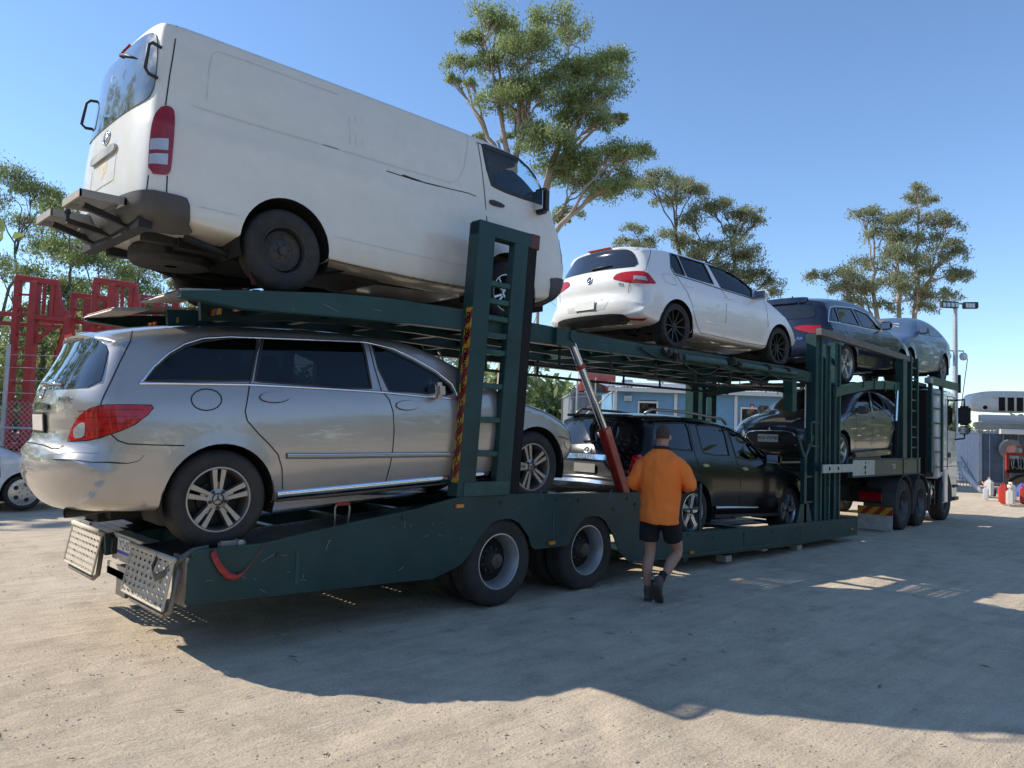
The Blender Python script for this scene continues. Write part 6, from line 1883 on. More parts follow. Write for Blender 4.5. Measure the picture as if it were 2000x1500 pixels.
for sg, y in ((-1, -.16), (1, 2.64)):
    m_ = MB(); rbox(m_, (7.20, y, 2.42), (.12, .26, .46), .04); o = m_.obj('side_mirror', M_BLACK, TR, smooth=True, sharp=R(40))
    m_ = MB(); rbox(m_, (7.20, y, 2.08), (.12, .25, .20), .04); m_.obj('wide_mirror', M_BLACK, TR, smooth=True, sharp=R(40))
    m_ = MB(); rbox(m_, (7.138, y, 2.08), (.006, .21, .16), .002); m_.obj('mirror_glass', M_CHROME, TR)
    m_ = MB(); ye = .05 if sg < 0 else 2.43
    m_.tube([(7.15, ye, 2.78), (7.2, y, 2.80), (7.2, y, 2.65)], .022, 6); m_.tube([(7.2, y, 1.98), (7.2, y, 1.88), (7.2, ye, 1.85)], .022, 6); m_.obj('mirror_arm', M_BLACK, TR, smooth=True)
for z in (1.60, 1.66, 1.72, 1.78): tb_('door_lettering', mat('fine_print_grey', (.35, .37, .42), .6), (7.02, 7.22, .032, .037, z, z + .018), bevel=0)
o = empty('white_drum', (13.75, .35, 1.12), 0, 0, 'cream plastic drum standing on the frame behind the truck cab', 'drum')
t = MB(); rbox(t, (0, 0, .2), (.36, .36, .40), .05); t.obj('body', mat('cream_plastic', (.62, .58, .45), .5), o, smooth=True, sharp=R(40))
t = MB(); rbox(t, (0, 0, .44), (.26, .26, .10), .03); t.obj('cloth', M_STRAPG, o)
# ================================================================ yard: ground
def ground_mat(name, k=1.0):
    m, nt, p = _mat(name)
    vec = _coord(nt)
    big = _noise(nt, .35, 5, .6, vec)
    mid = _noise(nt, 2.2, 8, .7, vec)
    fine = _noise(nt, 55, 6, .75, vec)
    st = nt.nodes.new('ShaderNodeMapping'); st.inputs['Scale'].default_value = (.5, 6.0, 1); st.inputs['Rotation'].default_value = (0, 0, -.55)
    nt.links.new(vec, st.inputs[0])
    streak = _noise(nt, 1.6, 6, .65, st.outputs[0])
    r1 = _ramp(nt, big.outputs[0], [(.30, (.62, .505, .365)), (.72, (.73, .61, .455))])
    r2 = _ramp(nt, mid.outputs[0], [(.34, (.58, .58, .60)), (.50, (.92, .92, .92)), (.68, (1.05, 1.05, 1.05))])
    r3 = _ramp(nt, streak.outputs[0], [(.30, (.80, .80, .81)), (.62, (1.02, 1.01, 1.0))])
    r4 = _ramp(nt, fine.outputs[0], [(.30, (.45, .44, .43)), (.46, (.95, .95, .95)), (.70, (1.18, 1.16, 1.12))])
    cur = r1.outputs[0]
    for rr, f in ((r2, .55), (r3, .8), (r4, .8)):
        mx = nt.nodes.new('ShaderNodeMixRGB'); mx.blend_type = 'MULTIPLY'; mx.inputs[0].default_value = f
        nt.links.new(cur, mx.inputs[1]); nt.links.new(rr.outputs[0], mx.inputs[2]); cur = mx.outputs[0]
    nt.links.new(cur, p.inputs['Base Color'])
    p.inputs['Roughness'].default_value = .95
    p.inputs['Specular IOR Level'].default_value = .2
    b1 = nt.nodes.new('ShaderNodeBump'); b1.inputs['Strength'].default_value = .9; b1.inputs['Distance'].default_value = .015
    nt.links.new(fine.outputs[0], b1.inputs['Height'])
    b2 = nt.nodes.new('ShaderNodeBump'); b2.inputs['Strength'].default_value = .5; b2.inputs['Distance'].default_value = .03
    sm = nt.nodes.new('ShaderNodeMath'); sm.operation = 'ADD'
    nt.links.new(mid.outputs[0], sm.inputs[0]); nt.links.new(streak.outputs[0], sm.inputs[1])
    nt.links.new(sm.outputs[0], b2.inputs['Height']); nt.links.new(b1.outputs[0], b2.inputs['Normal'])
    nt.links.new(b2.outputs[0], p.inputs['Normal'])
    return m
M_GROUND = ground_mat('yard_dirt')
rng = np.random.RandomState(3)
def vnoise(X, Y, cell, seed):
    r = np.random.RandomState(seed); T = r.rand(64, 64)
    x, y = X / cell, Y / cell
    xi, yi = np.floor(x).astype(int), np.floor(y).astype(int)
    fx, fy = x - xi, y - yi
    fx, fy = fx * fx * (3 - 2 * fx), fy * fy * (3 - 2 * fy)
    g = lambda a, b: T[a % 64, b % 64]
    return (g(xi, yi) * (1 - fx) + g(xi + 1, yi) * fx) * (1 - fy) + (g(xi, yi + 1) * (1 - fx) + g(xi + 1, yi + 1) * fx) * fy
x0, x1, y0, y1, st = -7.0, 15.0, -8.0, 7.0, .055
nx, ny = int((x1 - x0) / st), int((y1 - y0) / st)
X, Y = np.meshgrid(np.linspace(x0, x1, nx), np.linspace(y0, y1, ny))
Zg = (vnoise(X, Y, 2.3, 1) - .5) * .03 + (vnoise(X, Y, .6, 2) - .5) * .016 + (vnoise(X, Y, .22, 3) - .5) * .012 + (vnoise(X, Y, .11, 4) - .5) * .008
patchy = np.clip(vnoise(X, Y, 1.3, 9) * 2 - .8, 0, 1)
Zg += patchy * (vnoise(X, Y, .13, 5) - .3) * .02
# tyre tracks: shallow ruts with tread ribs
for (ax, ay, ang, curv, wid, dep) in ((-2.6, -4.6, -.62, .03, .22, .012), (-1.4, -4.95, -.55, .02, .22, .010), (2.0, -3.6, -.25, -.02, .26, .010), (-4.2, -3.4, .25, .04, .22, .010), (-3.6, -2.6, .22, .05, .22, .010), (4.2, -4.4, -.4, .03, .3, .010), (-3.2, -5.4, .8, 0, .2, .010)):
    c_, s_ = math.cos(ang), math.sin(ang)
    u = (X - ax) * c_ + (Y - ay) * s_; v = -(X - ax) * s_ + (Y - ay) * c_ - curv * u * u
    m = np.exp(-(v / (wid * .5)) ** 4)
    Zg -= m * dep * (1 + .5 * np.sign(np.sin(u * 60 + np.abs(v) * 40))) * np.clip(vnoise(X, Y, 1.1, 31) * 1.8 - .3, 0, 1)
edge = np.minimum(np.minimum(X - x0, x1 - X), np.minimum(Y - y0, y1 - Y))
Zg = Zg * np.clip(edge / 1.5, 0, 1) - .004 * 0
V = np.stack([X.ravel(), Y.ravel(), Zg.ravel()], 1)
idx = np.arange(nx * ny).reshape(ny, nx)
F = np.stack([idx[:-1, :-1].ravel(), idx[:-1, 1:].ravel(), idx[1:, 1:].ravel(), idx[1:, :-1].ravel()], 1)
me = bpy.data.meshes.new('yard_dirt')
me.vertices.add(len(V)); me.vertices.foreach_set('co', V.ravel().astype(np.float32))
me.loops.add(F.size); me.loops.foreach_set('vertex_index', F.ravel().astype(np.int32))
me.polygons.add(len(F)); me.polygons.foreach_set('loop_start', np.arange(0, F.size, 4, dtype=np.int32)); me.polygons.foreach_set('loop_total', np.full(len(F), 4, dtype=np.int32))
me.update(); me.shade_smooth()
o = link('yard_ground', me, M_GROUND); tag(o, kind='structure')
gp = [(-900, -900), (900, -900), (900, 900), (-900, 900)]
# the far sheet runs under the worked yard patch
o = link('ground', pydata('ground', [(p[0], p[1], -.03) for p in gp], [(0, 1, 2, 3)]), M_GROUND); tag(o, kind='structure')
# loose stones
def zat(x, y):
    i = int((y - y0) / (y1 - y0) * (ny - 1)); j = int((x - x0) / (x1 - x0) * (nx - 1))
    if 0 <= i < ny and 0 <= j < nx: return float(Zg[i, j])
    return -.03
bmi = bmesh.new(); bmesh.ops.create_icosphere(bmi, subdivisions=1, radius=1.0)
iv = np.array([v.co[:] for v in bmi.verts]); bmi.verts.index_update(); iff = [tuple(v.index for v in f.verts) for f in bmi.faces]; bmi.free()
SV = []; SF = []
hubs = [(rng.rand(), rng.rand()) for _ in range(26)]
for k in range(9000):
    if k % 3:
        hb = hubs[rng.randint(26)]
        d = 2.0 + 9 * hb[0] ** 1.2 + .35 * rng.randn(); a = .802 + (hb[1] - .5) * 1.4 + .35 / max(d, 1) * rng.randn()
    else:
        d = 2.0 + 9 * rng.rand() ** 1.3; a = .802 + (rng.rand() - .5) * 1.45
    x, y = -5.2 + d * math.cos(a) * 1.0, -6.68 + d * math.sin(a)
    s = .0022 + .005 * rng.rand() ** 4 + (.010 * rng.rand() ** 2 if k % 90 == 0 else 0)
    sc = np.array([s * (1 + .6 * rng.rand()), s * (1 + .4 * rng.rand()), s * .7])
    q = iv * sc * (1 + .25 * (rng.rand(len(iv), 1) - .5))
    t = rng.rand() * 6.28
    q = np.stack([q[:, 0] * math.cos(t) - q[:, 1] * math.sin(t), q[:, 0] * math.sin(t) + q[:, 1] * math.cos(t), q[:, 2]], 1) + np.array([x, y, zat(x, y) + s * .25])
    b = len(SV) * 12
    SV.append(q); SF += [tuple(i + b for i in f) for f in iff]
o = link('gravel', pydata('gravel', np.concatenate(SV), SF), mat('stone_grey', (.44, .385, .30), .9, var=.4, vscale=9)); tag(o, 'small loose stones scattered over the dirt yard', 'gravel', kind='stuff')
# twigs, bits of bark and gum leaves on the dirt
LV = []; LF = []
for k in range(150):
    d = 2.5 + 12 * rng.rand(); a = .802 + (rng.rand() - .5) * 1.4
    x, y = -5.2 + d * math.cos(a), -6.68 + d * math.sin(a)
    t = rng.rand() * 6.28; L = .02 + .05 * rng.rand(); w = .004 + .006 * rng.rand()
    c_, s_ = math.cos(t), math.sin(t); z = zat(x, y) + .006
    b = len(LV)
    LV += [(x - c_ * L, y - s_ * L, z), (x + s_ * w, y - c_ * w, z + .006), (x + c_ * L, y + s_ * L, z + .003), (x - s_ * w, y + c_ * w, z + .004)]
    LF.append((b, b + 1, b + 2, b + 3))
o = link('leaf_litter', pydata('leaf_litter', LV, LF), mat('bark_brown', (.16, .12, .085), .9, var=.4, vscale=2)); tag(o, 'dry leaves and twigs scattered over the dirt yard', 'leaf litter', kind='stuff')

# ================================================================ left background: fence and red transporter
M_FRED = mat('carrier_red', (.40, .030, .024), .5, var=.22, vscale=4, dust=.12, dustcol=(.30, .16, .12), rust=.08)
FD = Vector((.719, -.695, 0)).normalized()
NB = Vector((.695, .719, 0))
fo = Vector((-3.6, 12.7, 0))
fence = empty('chain_link_fence', fo, math.atan2(FD.y, FD.x), 0, 'galvanised chain link fence in front of the red transporter', 'fence')
for x in (2.42, -.6, 5.45, 8.45):
    t = MB(); t.tube([(x, 0, -.2), (x, 0, 3.05)], .04, 10); t.obj('post', M_GALV, fence, smooth=True, sharp=R(40))
t = MB(); t.tube([(-3, 0, 1.42), (11, 0, 1.42)], .02, 6); t.obj('mid_rail', M_GALV, fence)
for z in (2.1, 2.35, 2.6, 2.85):
    t = MB(); t.tube([(-3, 0, z), (11, 0, z)], .005, 4); t.obj('top_wire', M_GALV, fence)
wm = MB()
n = 150
for k in range(-20, 130):
    for sg in (-1, 1):
        xa = -3 + k * .105
        a = Vector((xa, 0, .05)); b = Vector((xa + sg * 1.9, 0, 1.95))
        wm.beam(a, b, .005, .005, (0, 1, 0))
o = wm.obj('wire_mesh', M_GALV, fence); o['kind'] = 'stuff'

ro = Vector((-1.15, 14.45, 0))
RC = empty('red_car_transporter', ro, math.atan2(FD.y, FD.x), 0, 'empty red car transporter parked behind the fence at left', 'trailer')
def rb(name, a, b, w=.14, h=.14, m=M_FRED): 
    t = MB(); t.beam(a, b, w, h, (0, 1, 0)); return t.obj(name, m, RC, bevel=.01)
for (xl, n_) in ((0.0, 3), (1.84, 3)):
    for yy in (0, 2.3):
        rb('post', (xl + .05, yy, .3 if xl == 0 else 3.55), (xl + .05, yy, 4.85), .13, .15)
        rb('post', (xl + .46, yy, .3 if xl == 0 else 3.55), (xl + .46, yy, 4.82), .18, .2)
        rb('post', (xl + .90, yy, 3.95), (xl + .90, yy, 4.75), .10, .16)
        rb('post', (xl + .68, yy, 4.05), (xl + .68, yy, 4.75), .06, .08)
        rb('head_beam', (xl, yy, 4.90), (xl + 1.0, yy, 4.80), .14, .14)
        for z in ((.8, 1.2, 1.6, 2.0, 2.4, 2.8, 3.2, 3.55, 4.15, 4.5) if xl == 0 else (3.9, 4.2, 4.5)):
            rb('rung', (xl + .05, yy, z), (xl + .46, yy, z), .05, .05)
        g = MB(); g.prism([(xl + .85, 4.72), (xl + 1.0, 4.80), (xl + 1.12, 4.30), (xl + 1.35, 4.02), (xl + 1.35, 3.84), (xl + .6, 3.84), (xl + .85, 4.0)], (0, yy - .05, 0), (1, 0, 0), (0, 0, 1), (0, 1, 0), .1); g.obj('gusset', M_FRED, RC)
        rb('brace', (xl + .5, yy, 3.35), (xl + .95, yy, 3.8), .08, .10)
for yy in (0, 2.3):
    rb('upper_rail', (-3.5, yy, 4.12), (.2, yy, 4.02), .1, .16); rb('upper_rail', (.5, yy, 3.98), (2.6, yy, 3.84), .12, .22); rb('upper_rail', (2.4, yy, 3.98), (4.6, yy, 3.76), .06, .07)
    rb('upper_rail', (2.4, yy, 3.80), (7.4, yy, 3.64), .12, .20)
    rb('lower_rail', (-3, yy, .75), (7, yy, .75), .12, .5)
    t = MB(); t.tube([(2.6, yy + .3, 3.92), (4.4, yy + .3, 3.82)], .06, 8); t.obj('ram', M_FRED, RC)
rb('warning_post', (1.30, -.3, 2.95), (1.52, -.3, 3.98), .12, .22)
t = MB(); t.beam((1.235, -.37, 3.0), (1.41, -.37, 3.82), .02, .10, (0, 1, 0)); t.obj('warning_strip', stripe_mat('carrier_chevron', 3.0, 0, 3.5), RC)
t = MB(); t.bb(-3, 7, -.1, 2.4, .9, 1.0); t.obj('deck', M_FRED, RC)
for k in range(12):
    rb('deck_slat', (-2.8 + k * .8, -.1, 1.05), (-2.8 + k * .8, 2.4, 1.05), .1, .06)
t = MB(); t.beam((.9, .5, 4.0), (3.2, .5, 3.88), .5, .03); t.obj('deck_plate', M_GALV, RC)
for x in (1.0, 2.3):
    make_wheel(RC, (x, .15, .45), .45, .28, .27, 'dishdark', WTD, -1, .2)
# concrete slab and parapet behind the fence
o = MB().bb(0, .01, 0, .01, 0, .01)

# ================================================================ middle background
U = Vector((.72, -.694, 0)); Nw = Vector((-.694, -.72, 0))
SHED = empty('blue_site_hut', Vector((18.55, 12.07, 0)), math.atan2(U.y, U.x), 0, 'long pale blue weatherboard hut with grey corrugated roof behind the transporter', 'building')
M_WB = mat('board_blue', (.13, .30, .47), .6, var=.08, vscale=4, dust=.15)
M_TRIMW = mat('trim_white', (.62, .63, .64), .5, var=.06, dust=.15)
WN = [(.95, 1.62, 2.35, 2.95), (4.95, 5.75, 2.2, 2.85), (8.5, 9.3, 2.2, 2.85)]
for k in range(19):
    z = .25 + k * .165
    segs = [(0.05, 12.0)]
    for (a, b, c0, c1) in WN:
        if z + .165 > c0 and z < c1:
            segs = [s for q in segs for s in (((q[0], a), (b, q[1])) if q[0] < a and q[1] > b else (q,))]
    bd = MB()
    for (a, b) in segs:
        bd.add([(a, .0, z), (b, .0, z), (b, -.022, z), (a, -.022, z), (a, 0, z + .165), (b, 0, z + .165), (b, -.006, z + .165), (a, -.006, z + .165)], [(0, 1, 2, 3), (4, 5, 6, 7), (2, 3, 7, 6), (0, 3, 7, 4), (1, 2, 6, 5), (0, 1, 5, 4)])
    bd.obj('board', M_WB, SHED)
t = MB(); t.bb(.02, 12.0, .02, 4.2, 0, 3.35); t.obj('wall', M_DARK, SHED)
t = MB(); t.bb(-.02, .02, -.01, 4.2, .0, 3.4); t.obj('end_wall', M_WB, SHED)
for x in (0.0, 2.35, 4.70, 7.0, 9.4):
    t = MB(); t.bb(x - .05, x + .07, -.06, -.025, 0, 3.35); t.obj('corner_post', M_TRIMW, SHED)
for (a, b, c0, c1) in WN:
    w_ = bpy.data.objects.new('window', None); COL.objects.link(w_); w_.parent = SHED
    t = MB(); t.bb(a - .06, b + .06, -.05, -.02, c1, c1 + .07); t.bb(a - .06, b + .06, -.05, -.02, c0 - .07, c0); t.bb(a - .06, a, -.05, -.02, c0, c1); t.bb(b, b + .06, -.05, -.02, c0, c1); t.obj('frame', M_TRIMW, w_)
    t = MB(); t.bb(a, b, -.012, -.008, c0, c1); t.obj('pane', M_GLASSR, w_)
t = MB(); t.bb(-.3, 12.2, -.34, -.30, 3.36, 3.52); t.obj('fascia', M_TRIMW, SHED)
rf = MB()
n = 90
for i in range(n):
    xa = -.35 + 12.6 * i / n; xb = -.35 + 12.6 * (i + 1) / n; xm = (xa + xb) / 2
    b = len(rf.v)
    rf.v += [(xa, -.4, 3.52), (xm, -.4, 3.565), (xb, -.4, 3.52), (xa, 4.4, 4.0), (xm, 4.4, 4.045), (xb, 4.4, 4.0)]
    rf.f += [(b, b + 1, b + 4, b + 3), (b + 1, b + 2, b + 5, b + 4)]
rf.obj('roof', mat('roof_iron_grey', (.22, .24, .26), .45, .4, var=.15), SHED)
t = MB(); t.bb(5.28, 5.42, -.035, -.026, 2.75, 3.05); t.obj('fire_sign', M_RAMRED, SHED)
t = MB(); t.bb(5.31, 5.39, -.038, -.035, 2.86, 2.97); t.obj('sign_mark', M_PLATE, SHED)
t = MB(); t.bb(.32, .62, -.2, -.02, 3.0, 3.2); t.obj('wall_lamp', M_GALV, SHED)

def container(name, o, yaw, L, W, H, m, label, z0=0.0, group=None, ribs=True, lettering=None):
    e = empty(name, Vector((o[0], o[1], z0)), yaw, 0, label, 'container', group)
    # local x along the face seen, y away
    for (a, b) in (((0, 0), (L, 0)), ((0, W), (L, W))):
        s = MB(); n = int(L / .28); V = []; F = []
        for i in range(n):
            for (fx, dy) in ((0, 0), (.25, 0), (.38, .035), (.62, .035), (.75, 0)):
                x = a[0] + (i + fx) / n * L
                for z in (.12, H - .10): V.append((x, a[1] + (dy if a[1] == 0 else -dy), z))
        for i in range(len(V) // 2 - 1): F.append((2 * i, 2 * i + 2, 2 * i + 3, 2 * i + 1))
        s.add(V, F).obj('corrugated_wall', m, e, fix=False)
    for x in (0, L):
        s = MB(); n = int(W / .28); V = []; F = []
        for i in range(n):
            for (fx, dx) in ((0, 0), (.25, 0), (.38, .035), (.62, .035), (.75, 0)):
                y = (i + fx) / n * W
                for z in (.12, H - .10): V.append((x + (dx if x == 0 else -dx), y, z))
        for i in range(len(V) // 2 - 1): F.append((2 * i, 2 * i + 2, 2 * i + 3, 2 * i + 1))
        s.add(V, F).obj('corrugated_wall', m, e, fix=False)
        for y in (0, W):
            t = MB(); t.bb(x - .07, x + .07, y - .07, y + .07, 0, H); t.obj('corner_post', m, e)
            for z in (0, H - .12):
                t = MB(); t.bb(x - .09, x + .09, y - .09, y + .09, z, z + .12); t.obj('corner_casting', M_PIPE, e)
    for y in (0, W):
        for z in (.0, H - .11):
            t = MB(); t.bb(0, L, y - .05, y + .05, z, z + .11); t.obj('rail', m, e)
    for x in (0, L):
        for z in (.0, H - .11):
            t = MB(); t.bb(x - .05, x + .05, 0, W, z, z + .11); t.obj('rail', m, e)
    t = MB(); t.bb(.03, L - .03, .03, W - .03, H - .06, H - .02); t.obj('roof', m, e)
    return e
M_CGREY = mat('container_grey', (.22, .25, .28), .55, var=.15, vscale=3, dust=.15, rust=.18)
yawc = math.atan2(-.694, .72)
c2 = container('shipping_container', (23.35, 18.57), yawc, 2.44, 6.06, 1.85, M_CGREY, 'lower dark grey shipping container carrying the grey lettered one', 0.0)
c1 = container('shipping_container', (23.35, 18.57), yawc, 2.44, 6.06, 1.85, M_CGREY, 'grey shipping container with white letters under the red ute tray', 1.86)
for i, chx in enumerate('CATOS'):
    text_mesh('container_lettering', chx, .36, M_PLATE, c1, frame_mtx((.9 + i * .28, -.012, 1.05), (1, 0, 0), (0, 0, 1)), .002)
# red ute tray on top of it, with timber stacked in its wheel arch
ut = empty('red_ute_tray', Vector((23.65, 18.28, 3.71)), yawc, 0, 'red ute body half with open wheel arch sitting on the grey container', 'ute body')
P = [(0, .18), (.05, .05), (.38, .05)] + [(.82 + .46 * math.cos(t), .06 + .48 * math.sin(t)) for t in np.linspace(math.pi, 0, 14)] + [(1.30, .02), (1.72, .02), (1.74, .98), (1.70, 1.05), (.12, 1.12), (.03, 1.05)]
t = MB(); t.prism(P, (0, 0, 0), (1, 0, 0), (0, 0, 1), (0, 1, 0), .06); t.prism(P, (0, 1.5, 0), (1, 0, 0), (0, 0, 1), (0, 1, 0), .06); t.obj('side_panel', mat('ute_red', (.52, .025, .02), .3, coat=.8, dust=.05), ut)
t = MB(); t.bb(0.03, 1.70, .06, 1.5, .5, .54); t.bb(0, .05, .06, 1.5, .1, 1.05); t.bb(1.66, 1.72, .06, 1.5, .1, 1.0); t.obj('tray', MATS['ute_red'], ut)
for k in range(5):
    o = empty('timber_plank', Vector((23.65, 18.28, 3.72 + k * .095)) + U * .36 + NB * .12, yawc, 0, ('lowest', 'second lowest', 'middle', 'second highest', 'topmost')[k] + ' grey timber bearer stacked inside the red ute wheel arch', 'timber', 'timber bearers under the red ute tray')
    t = MB(); t.bb(0, .95, 0, 1.2, 0, .075); t.obj('plank', mat('timber_grey', (.20, .16, .12), .9, var=.25, vscale=5, stretch=(1, 8, 8)), o)
o = empty('aircon_box', Vector((23.65, 18.28, 3.71)) + U * 2.0, yawc, 0, 'pale air conditioner box on the container beside the red ute tray', 'air conditioner')
t = MB(); rbox(t, (.35, .3, .36), (.5, .5, .70), .03); t.obj('case', M_TRIMW, o)
t = MB(); t.lathe([(0, .045), (.19, .045), (.19, .05)], 18, 'y', (.35, 0, .36)); t.obj('fan_guard', M_DARK, o)
o = empty('roof_vent', Vector((23.65, 18.28, 4.82)) + U * .9 + NB * .3, yawc, 0, 'small white beacon on top of the red ute tray', 'vent')
t = MB(); t.tube([(0, 0, 0), (0, 0, .16)], .12, 10); t.tube([(0, 0, .16), (0, 0, .24)], .15, 10); t.obj('drum', M_TRIMW, o)
# dirt mound
mb = MB(); N1, N2 = 26, 12
rg = np.random.RandomState(5)
for i in range(N2 + 1):
    r = i / N2
    for k in range(N1):
        t = 2 * math.pi * k / N1
        h = 2.5 * (1 - r ** 1.3) * (1 + .12 * (rg.rand() - .5)) * (1 if i < N2 else 0)
        mb.v.append((r * 3.0 * math.cos(t) * (1 + .08 * rg.rand()), r * 1.8 * math.sin(t), h))
for i in range(N2):
    for k in range(N1):
        mb.f.append((i * N1 + k, i * N1 + (k + 1) % N1, (i + 1) * N1 + (k + 1) % N1, (i + 1) * N1 + k))
o = mb.obj('dirt_mound', mat('mound_clay', (.36, .26, .17), .95, var=.35, vscale=1.6, bump=.8, bscale=6), None, smooth=True)
o.location = (17.4, 15.2, 0); o.rotation_euler = (0, 0, yawc); tag(o, 'pale brown heap of dirt behind the fence posts', 'dirt mound')
# posts and wires beyond
for i, (px, py, h, lb) in enumerate(((16.2, 13.6, 2.55, 'thin steel fence post leaning against the dirt heap'), (17.2, 13.2, 2.6, 'thin steel fence post between dirt heap and grey container'), (17.35, 13.0, 3.75, 'tall thin steel post beside the grey container'), (20.4, 14.6, 4.1, 'tall white steel post in front of the grey container'))):
    o = empty('fence_post', (px, py, 0), 0, 0, lb, 'post'); t = MB(); t.tube([(0, 0, 0), (0, 0, h)], .035, 8); t.obj('tube', M_GALV, o)
o = empty('braced_fence_frame', (17.5, 13.4, 0), yawc, 0, 'galvanised fence frame with diagonal brace beside the black four wheel drive', 'fence frame')
t = MB(); t.tube([(0, 0, 1.9), (1.6, 0, 3.35)], .025, 6); t.tube([(0, 0, .1), (0, 0, 3.0)], .03, 6); t.tube([(1.6, 0, .1), (1.6, 0, 3.4)], .03, 6); t.tube([(-.5, 0, 3.0), (3.5, 0, 3.55)], .012, 6); t.tube([(1.0, .2, 2.0), (2.3, .2, 3.0)], .02, 6); t.obj('tube', M_GALV, o)
o = empty('power_pole', (34.2, 31.7, 0), 0, 0, 'tall bare timber power pole seen through the transporter ladder', 'power pole')
t = MB(); t.tube([(0, 0, 0), (.05, 0, 13)], [.16, .11], 10); t.obj('shaft', mat('pole_timber', (.30, .27, .24), .9, var=.2), o)
t = MB(); t.beam((-.6, .6, 12.4), (.6, -.6, 12.4), .1, .1); t.obj('cross_arm', MATS['pole_timber'], o)
o = empty('power_pole', (46.0, 29.0, 0), 0, 0, 'small distant power pole above the hut roof', 'power pole')
t = MB(); t.tube([(0, 0, 0), (0, 0, 6.7)], [.10, .08], 8); t.obj('shaft', MATS['pole_timber'], o)
t = MB(); t.beam((-.9, .87, 6.1), (.9, -.87, 5.9), .08, .08); t.obj('cross_arm', MATS['pole_timber'], o)
for k in range(3):
    o = empty('power_line', (0, 0, 0), 0, 0, ('nearest', 'middle', 'farthest')[k] + ' of three thin overhead wires between the power poles', 'wire', 'overhead wires')
    a, b = Vector((34.2 - .4 + .4 * k, 31.7 + .4 - .4 * k, 12.4)), Vector((46.0 - .6 + .6 * k, 29.0 + .6 - .6 * k, 6.1))
    t = MB(); t.tube([a.lerp(b, s) - Vector((0, 0, 1.6 * s * (1 - s))) for s in np.linspace(0, 1, 10)], .012, 4); t.obj('strand', M_HOSE, o)

# ================================================================ right background
o = empty('floodlight_mast', (39.2, 6.0, 0), math.atan2(-.694, .72), 0, 'grey steel light mast with two floodlights and dome cameras', 'light mast')
t = MB(); t.tube([(0, 0, 0), (0, 0, 5.2), (0, 0, 9.2)], [.16, .13, .10], 12); t.obj('mast', M_GALV, o, smooth=True, sharp=R(40))
for (x, w, rt_) in ((-.38, .95, .1), (.72, .72, -.25)):
    t = MB(); rbox(t, (x, -.1, 9.05), (w, .25, .34), .03, Matrix.Rotation(rt_, 3, 'Z')); t.obj('floodlight', M_BLACK, o)
    for k in range(4):
        t = MB(); t.box((x + (k - 1.5) * w / 4.4, -.235 - .02, 9.02), (w / 5.5, .012, .22), Matrix.Rotation(rt_, 3, 'Z')); t.obj('lamp_cell', M_CLEAR, o)
t = MB(); t.tube([(-.5, 0, 9.15), (.8, 0, 9.15)], .05, 8); t.obj('cross_arm', M_GALV, o)
for x in (-.42, .42):
    t = MB(); t.lathe([(0, .22), (.12, .20), (.19, .08), (.19, -.05), (.13, -.17), (0, -.2)], 16, 'z', (x, 0, 6.35)); t.obj('dome_camera', M_TRIMW, o, smooth=True)
    t = MB(); t.tube([(0, 0, 6.65), (x, 0, 6.65), (x, 0, 6.5)], .035, 6); t.obj('camera_arm', M_GALV, o)

yc = math.atan2(-.87, .5)
M_CBL = mat('container_pale_blue', (.40, .47, .56), .5, var=.12, vscale=3, dust=.2, rust=.12)
M_CDB = mat('container_door_blue', (.075, .115, .19), .5, var=.15, vscale=3, dust=.12)
rcx = container('shipping_container', (34.47, 3.65), yc, 2.44, 6.06, 2.42, M_CBL, 'pale blue corrugated container with dark blue doors at the right edge', 0.0)
for x in (.12, 1.25):
    t = MB(); t.bb(x, x + 1.08, -.045, -.02, .14, 2.28); t.obj('door_leaf', M_CDB, rcx)
    for z in (.5, 1.1, 1.7): 
        t = MB(); t.bb(x + .03, x + 1.05, -.06, -.045, z, z + .05); t.obj('door_rib', M_CDB, rcx)
    for xx in (.25, .8):
        t = MB(); t.tube([(x + xx, -.075, .15), (x + xx, -.075, 2.28)], .018, 6); t.obj('lock_rod', M_CBL, rcx)
P0 = Vector((34.47, 3.65, 0)); E = Vector((.5, -.87, 0)); DN = Vector((.87, .5, 0))
def rpos(a, b, z=0): return P0 + E * a - DN * b + Vector((0, 0, z))
o = empty('white_tank', rpos(.1, -.3, 3.18), yc, 0, 'white rounded plastic tank with dark slots on top of the blue container', 'tank')
t = MB()
prof = [(-.3, .15), (-.36, .45), (-.3, .85), (-.05, 1.05), (1.0, 1.10), (3.4, 1.08), (3.4, .15)]
t.prism([tuple(p) for p in chaikin(prof, 2)], (0, 0, 0), (1, 0, 0), (0, 0, 1), (0, 1, 0), 1.6); t.obj('shell', mat('tank_white', (.72, .70, .66), .5, var=.1, dust=.25), o, bevel=.08, smooth=True, sharp=R(50))
for k in range(6):
    t = MB(); t.bb(.75 + k * .36, 1.0 + k * .36, -.03, .02, .18, .80); t.obj('slot', M_DARK, o)
t = MB(); t.lathe([(0, -.03), (.09, -.03), (.09, .02)], 14, 'y', (.2, 0, .32)); t.obj('bung', M_DARK, o)
t = MB(); t.bb(.5, 3.4, -.05, .0, .80, .86); t.obj('lip', MATS['tank_white'], o)
o = empty('steel_beam', rpos(-.2, .15, 2.46), yc, 0, 'galvanised steel beam laid across the blue container front', 'beam')
t = MB(); t.bb(0, 3.6, 0, .25, .0, .06); t.bb(0, 3.6, 0, .25, .30, .36); t.bb(0, 3.6, .10, .15, .06, .30); t.obj('section', M_GALV, o)
o = empty('steel_beam', rpos(.1, -.1, 2.83), yc, 0, 'white steel channel laid under the white tank', 'beam')
t = MB(); t.bb(0, 3.6, 0, .5, .0, .05); t.bb(0, 3.6, 0, .05, .05, .34); t.bb(0, 3.6, .45, .5, .05, .34); t.obj('section', M_TRIMW, o)
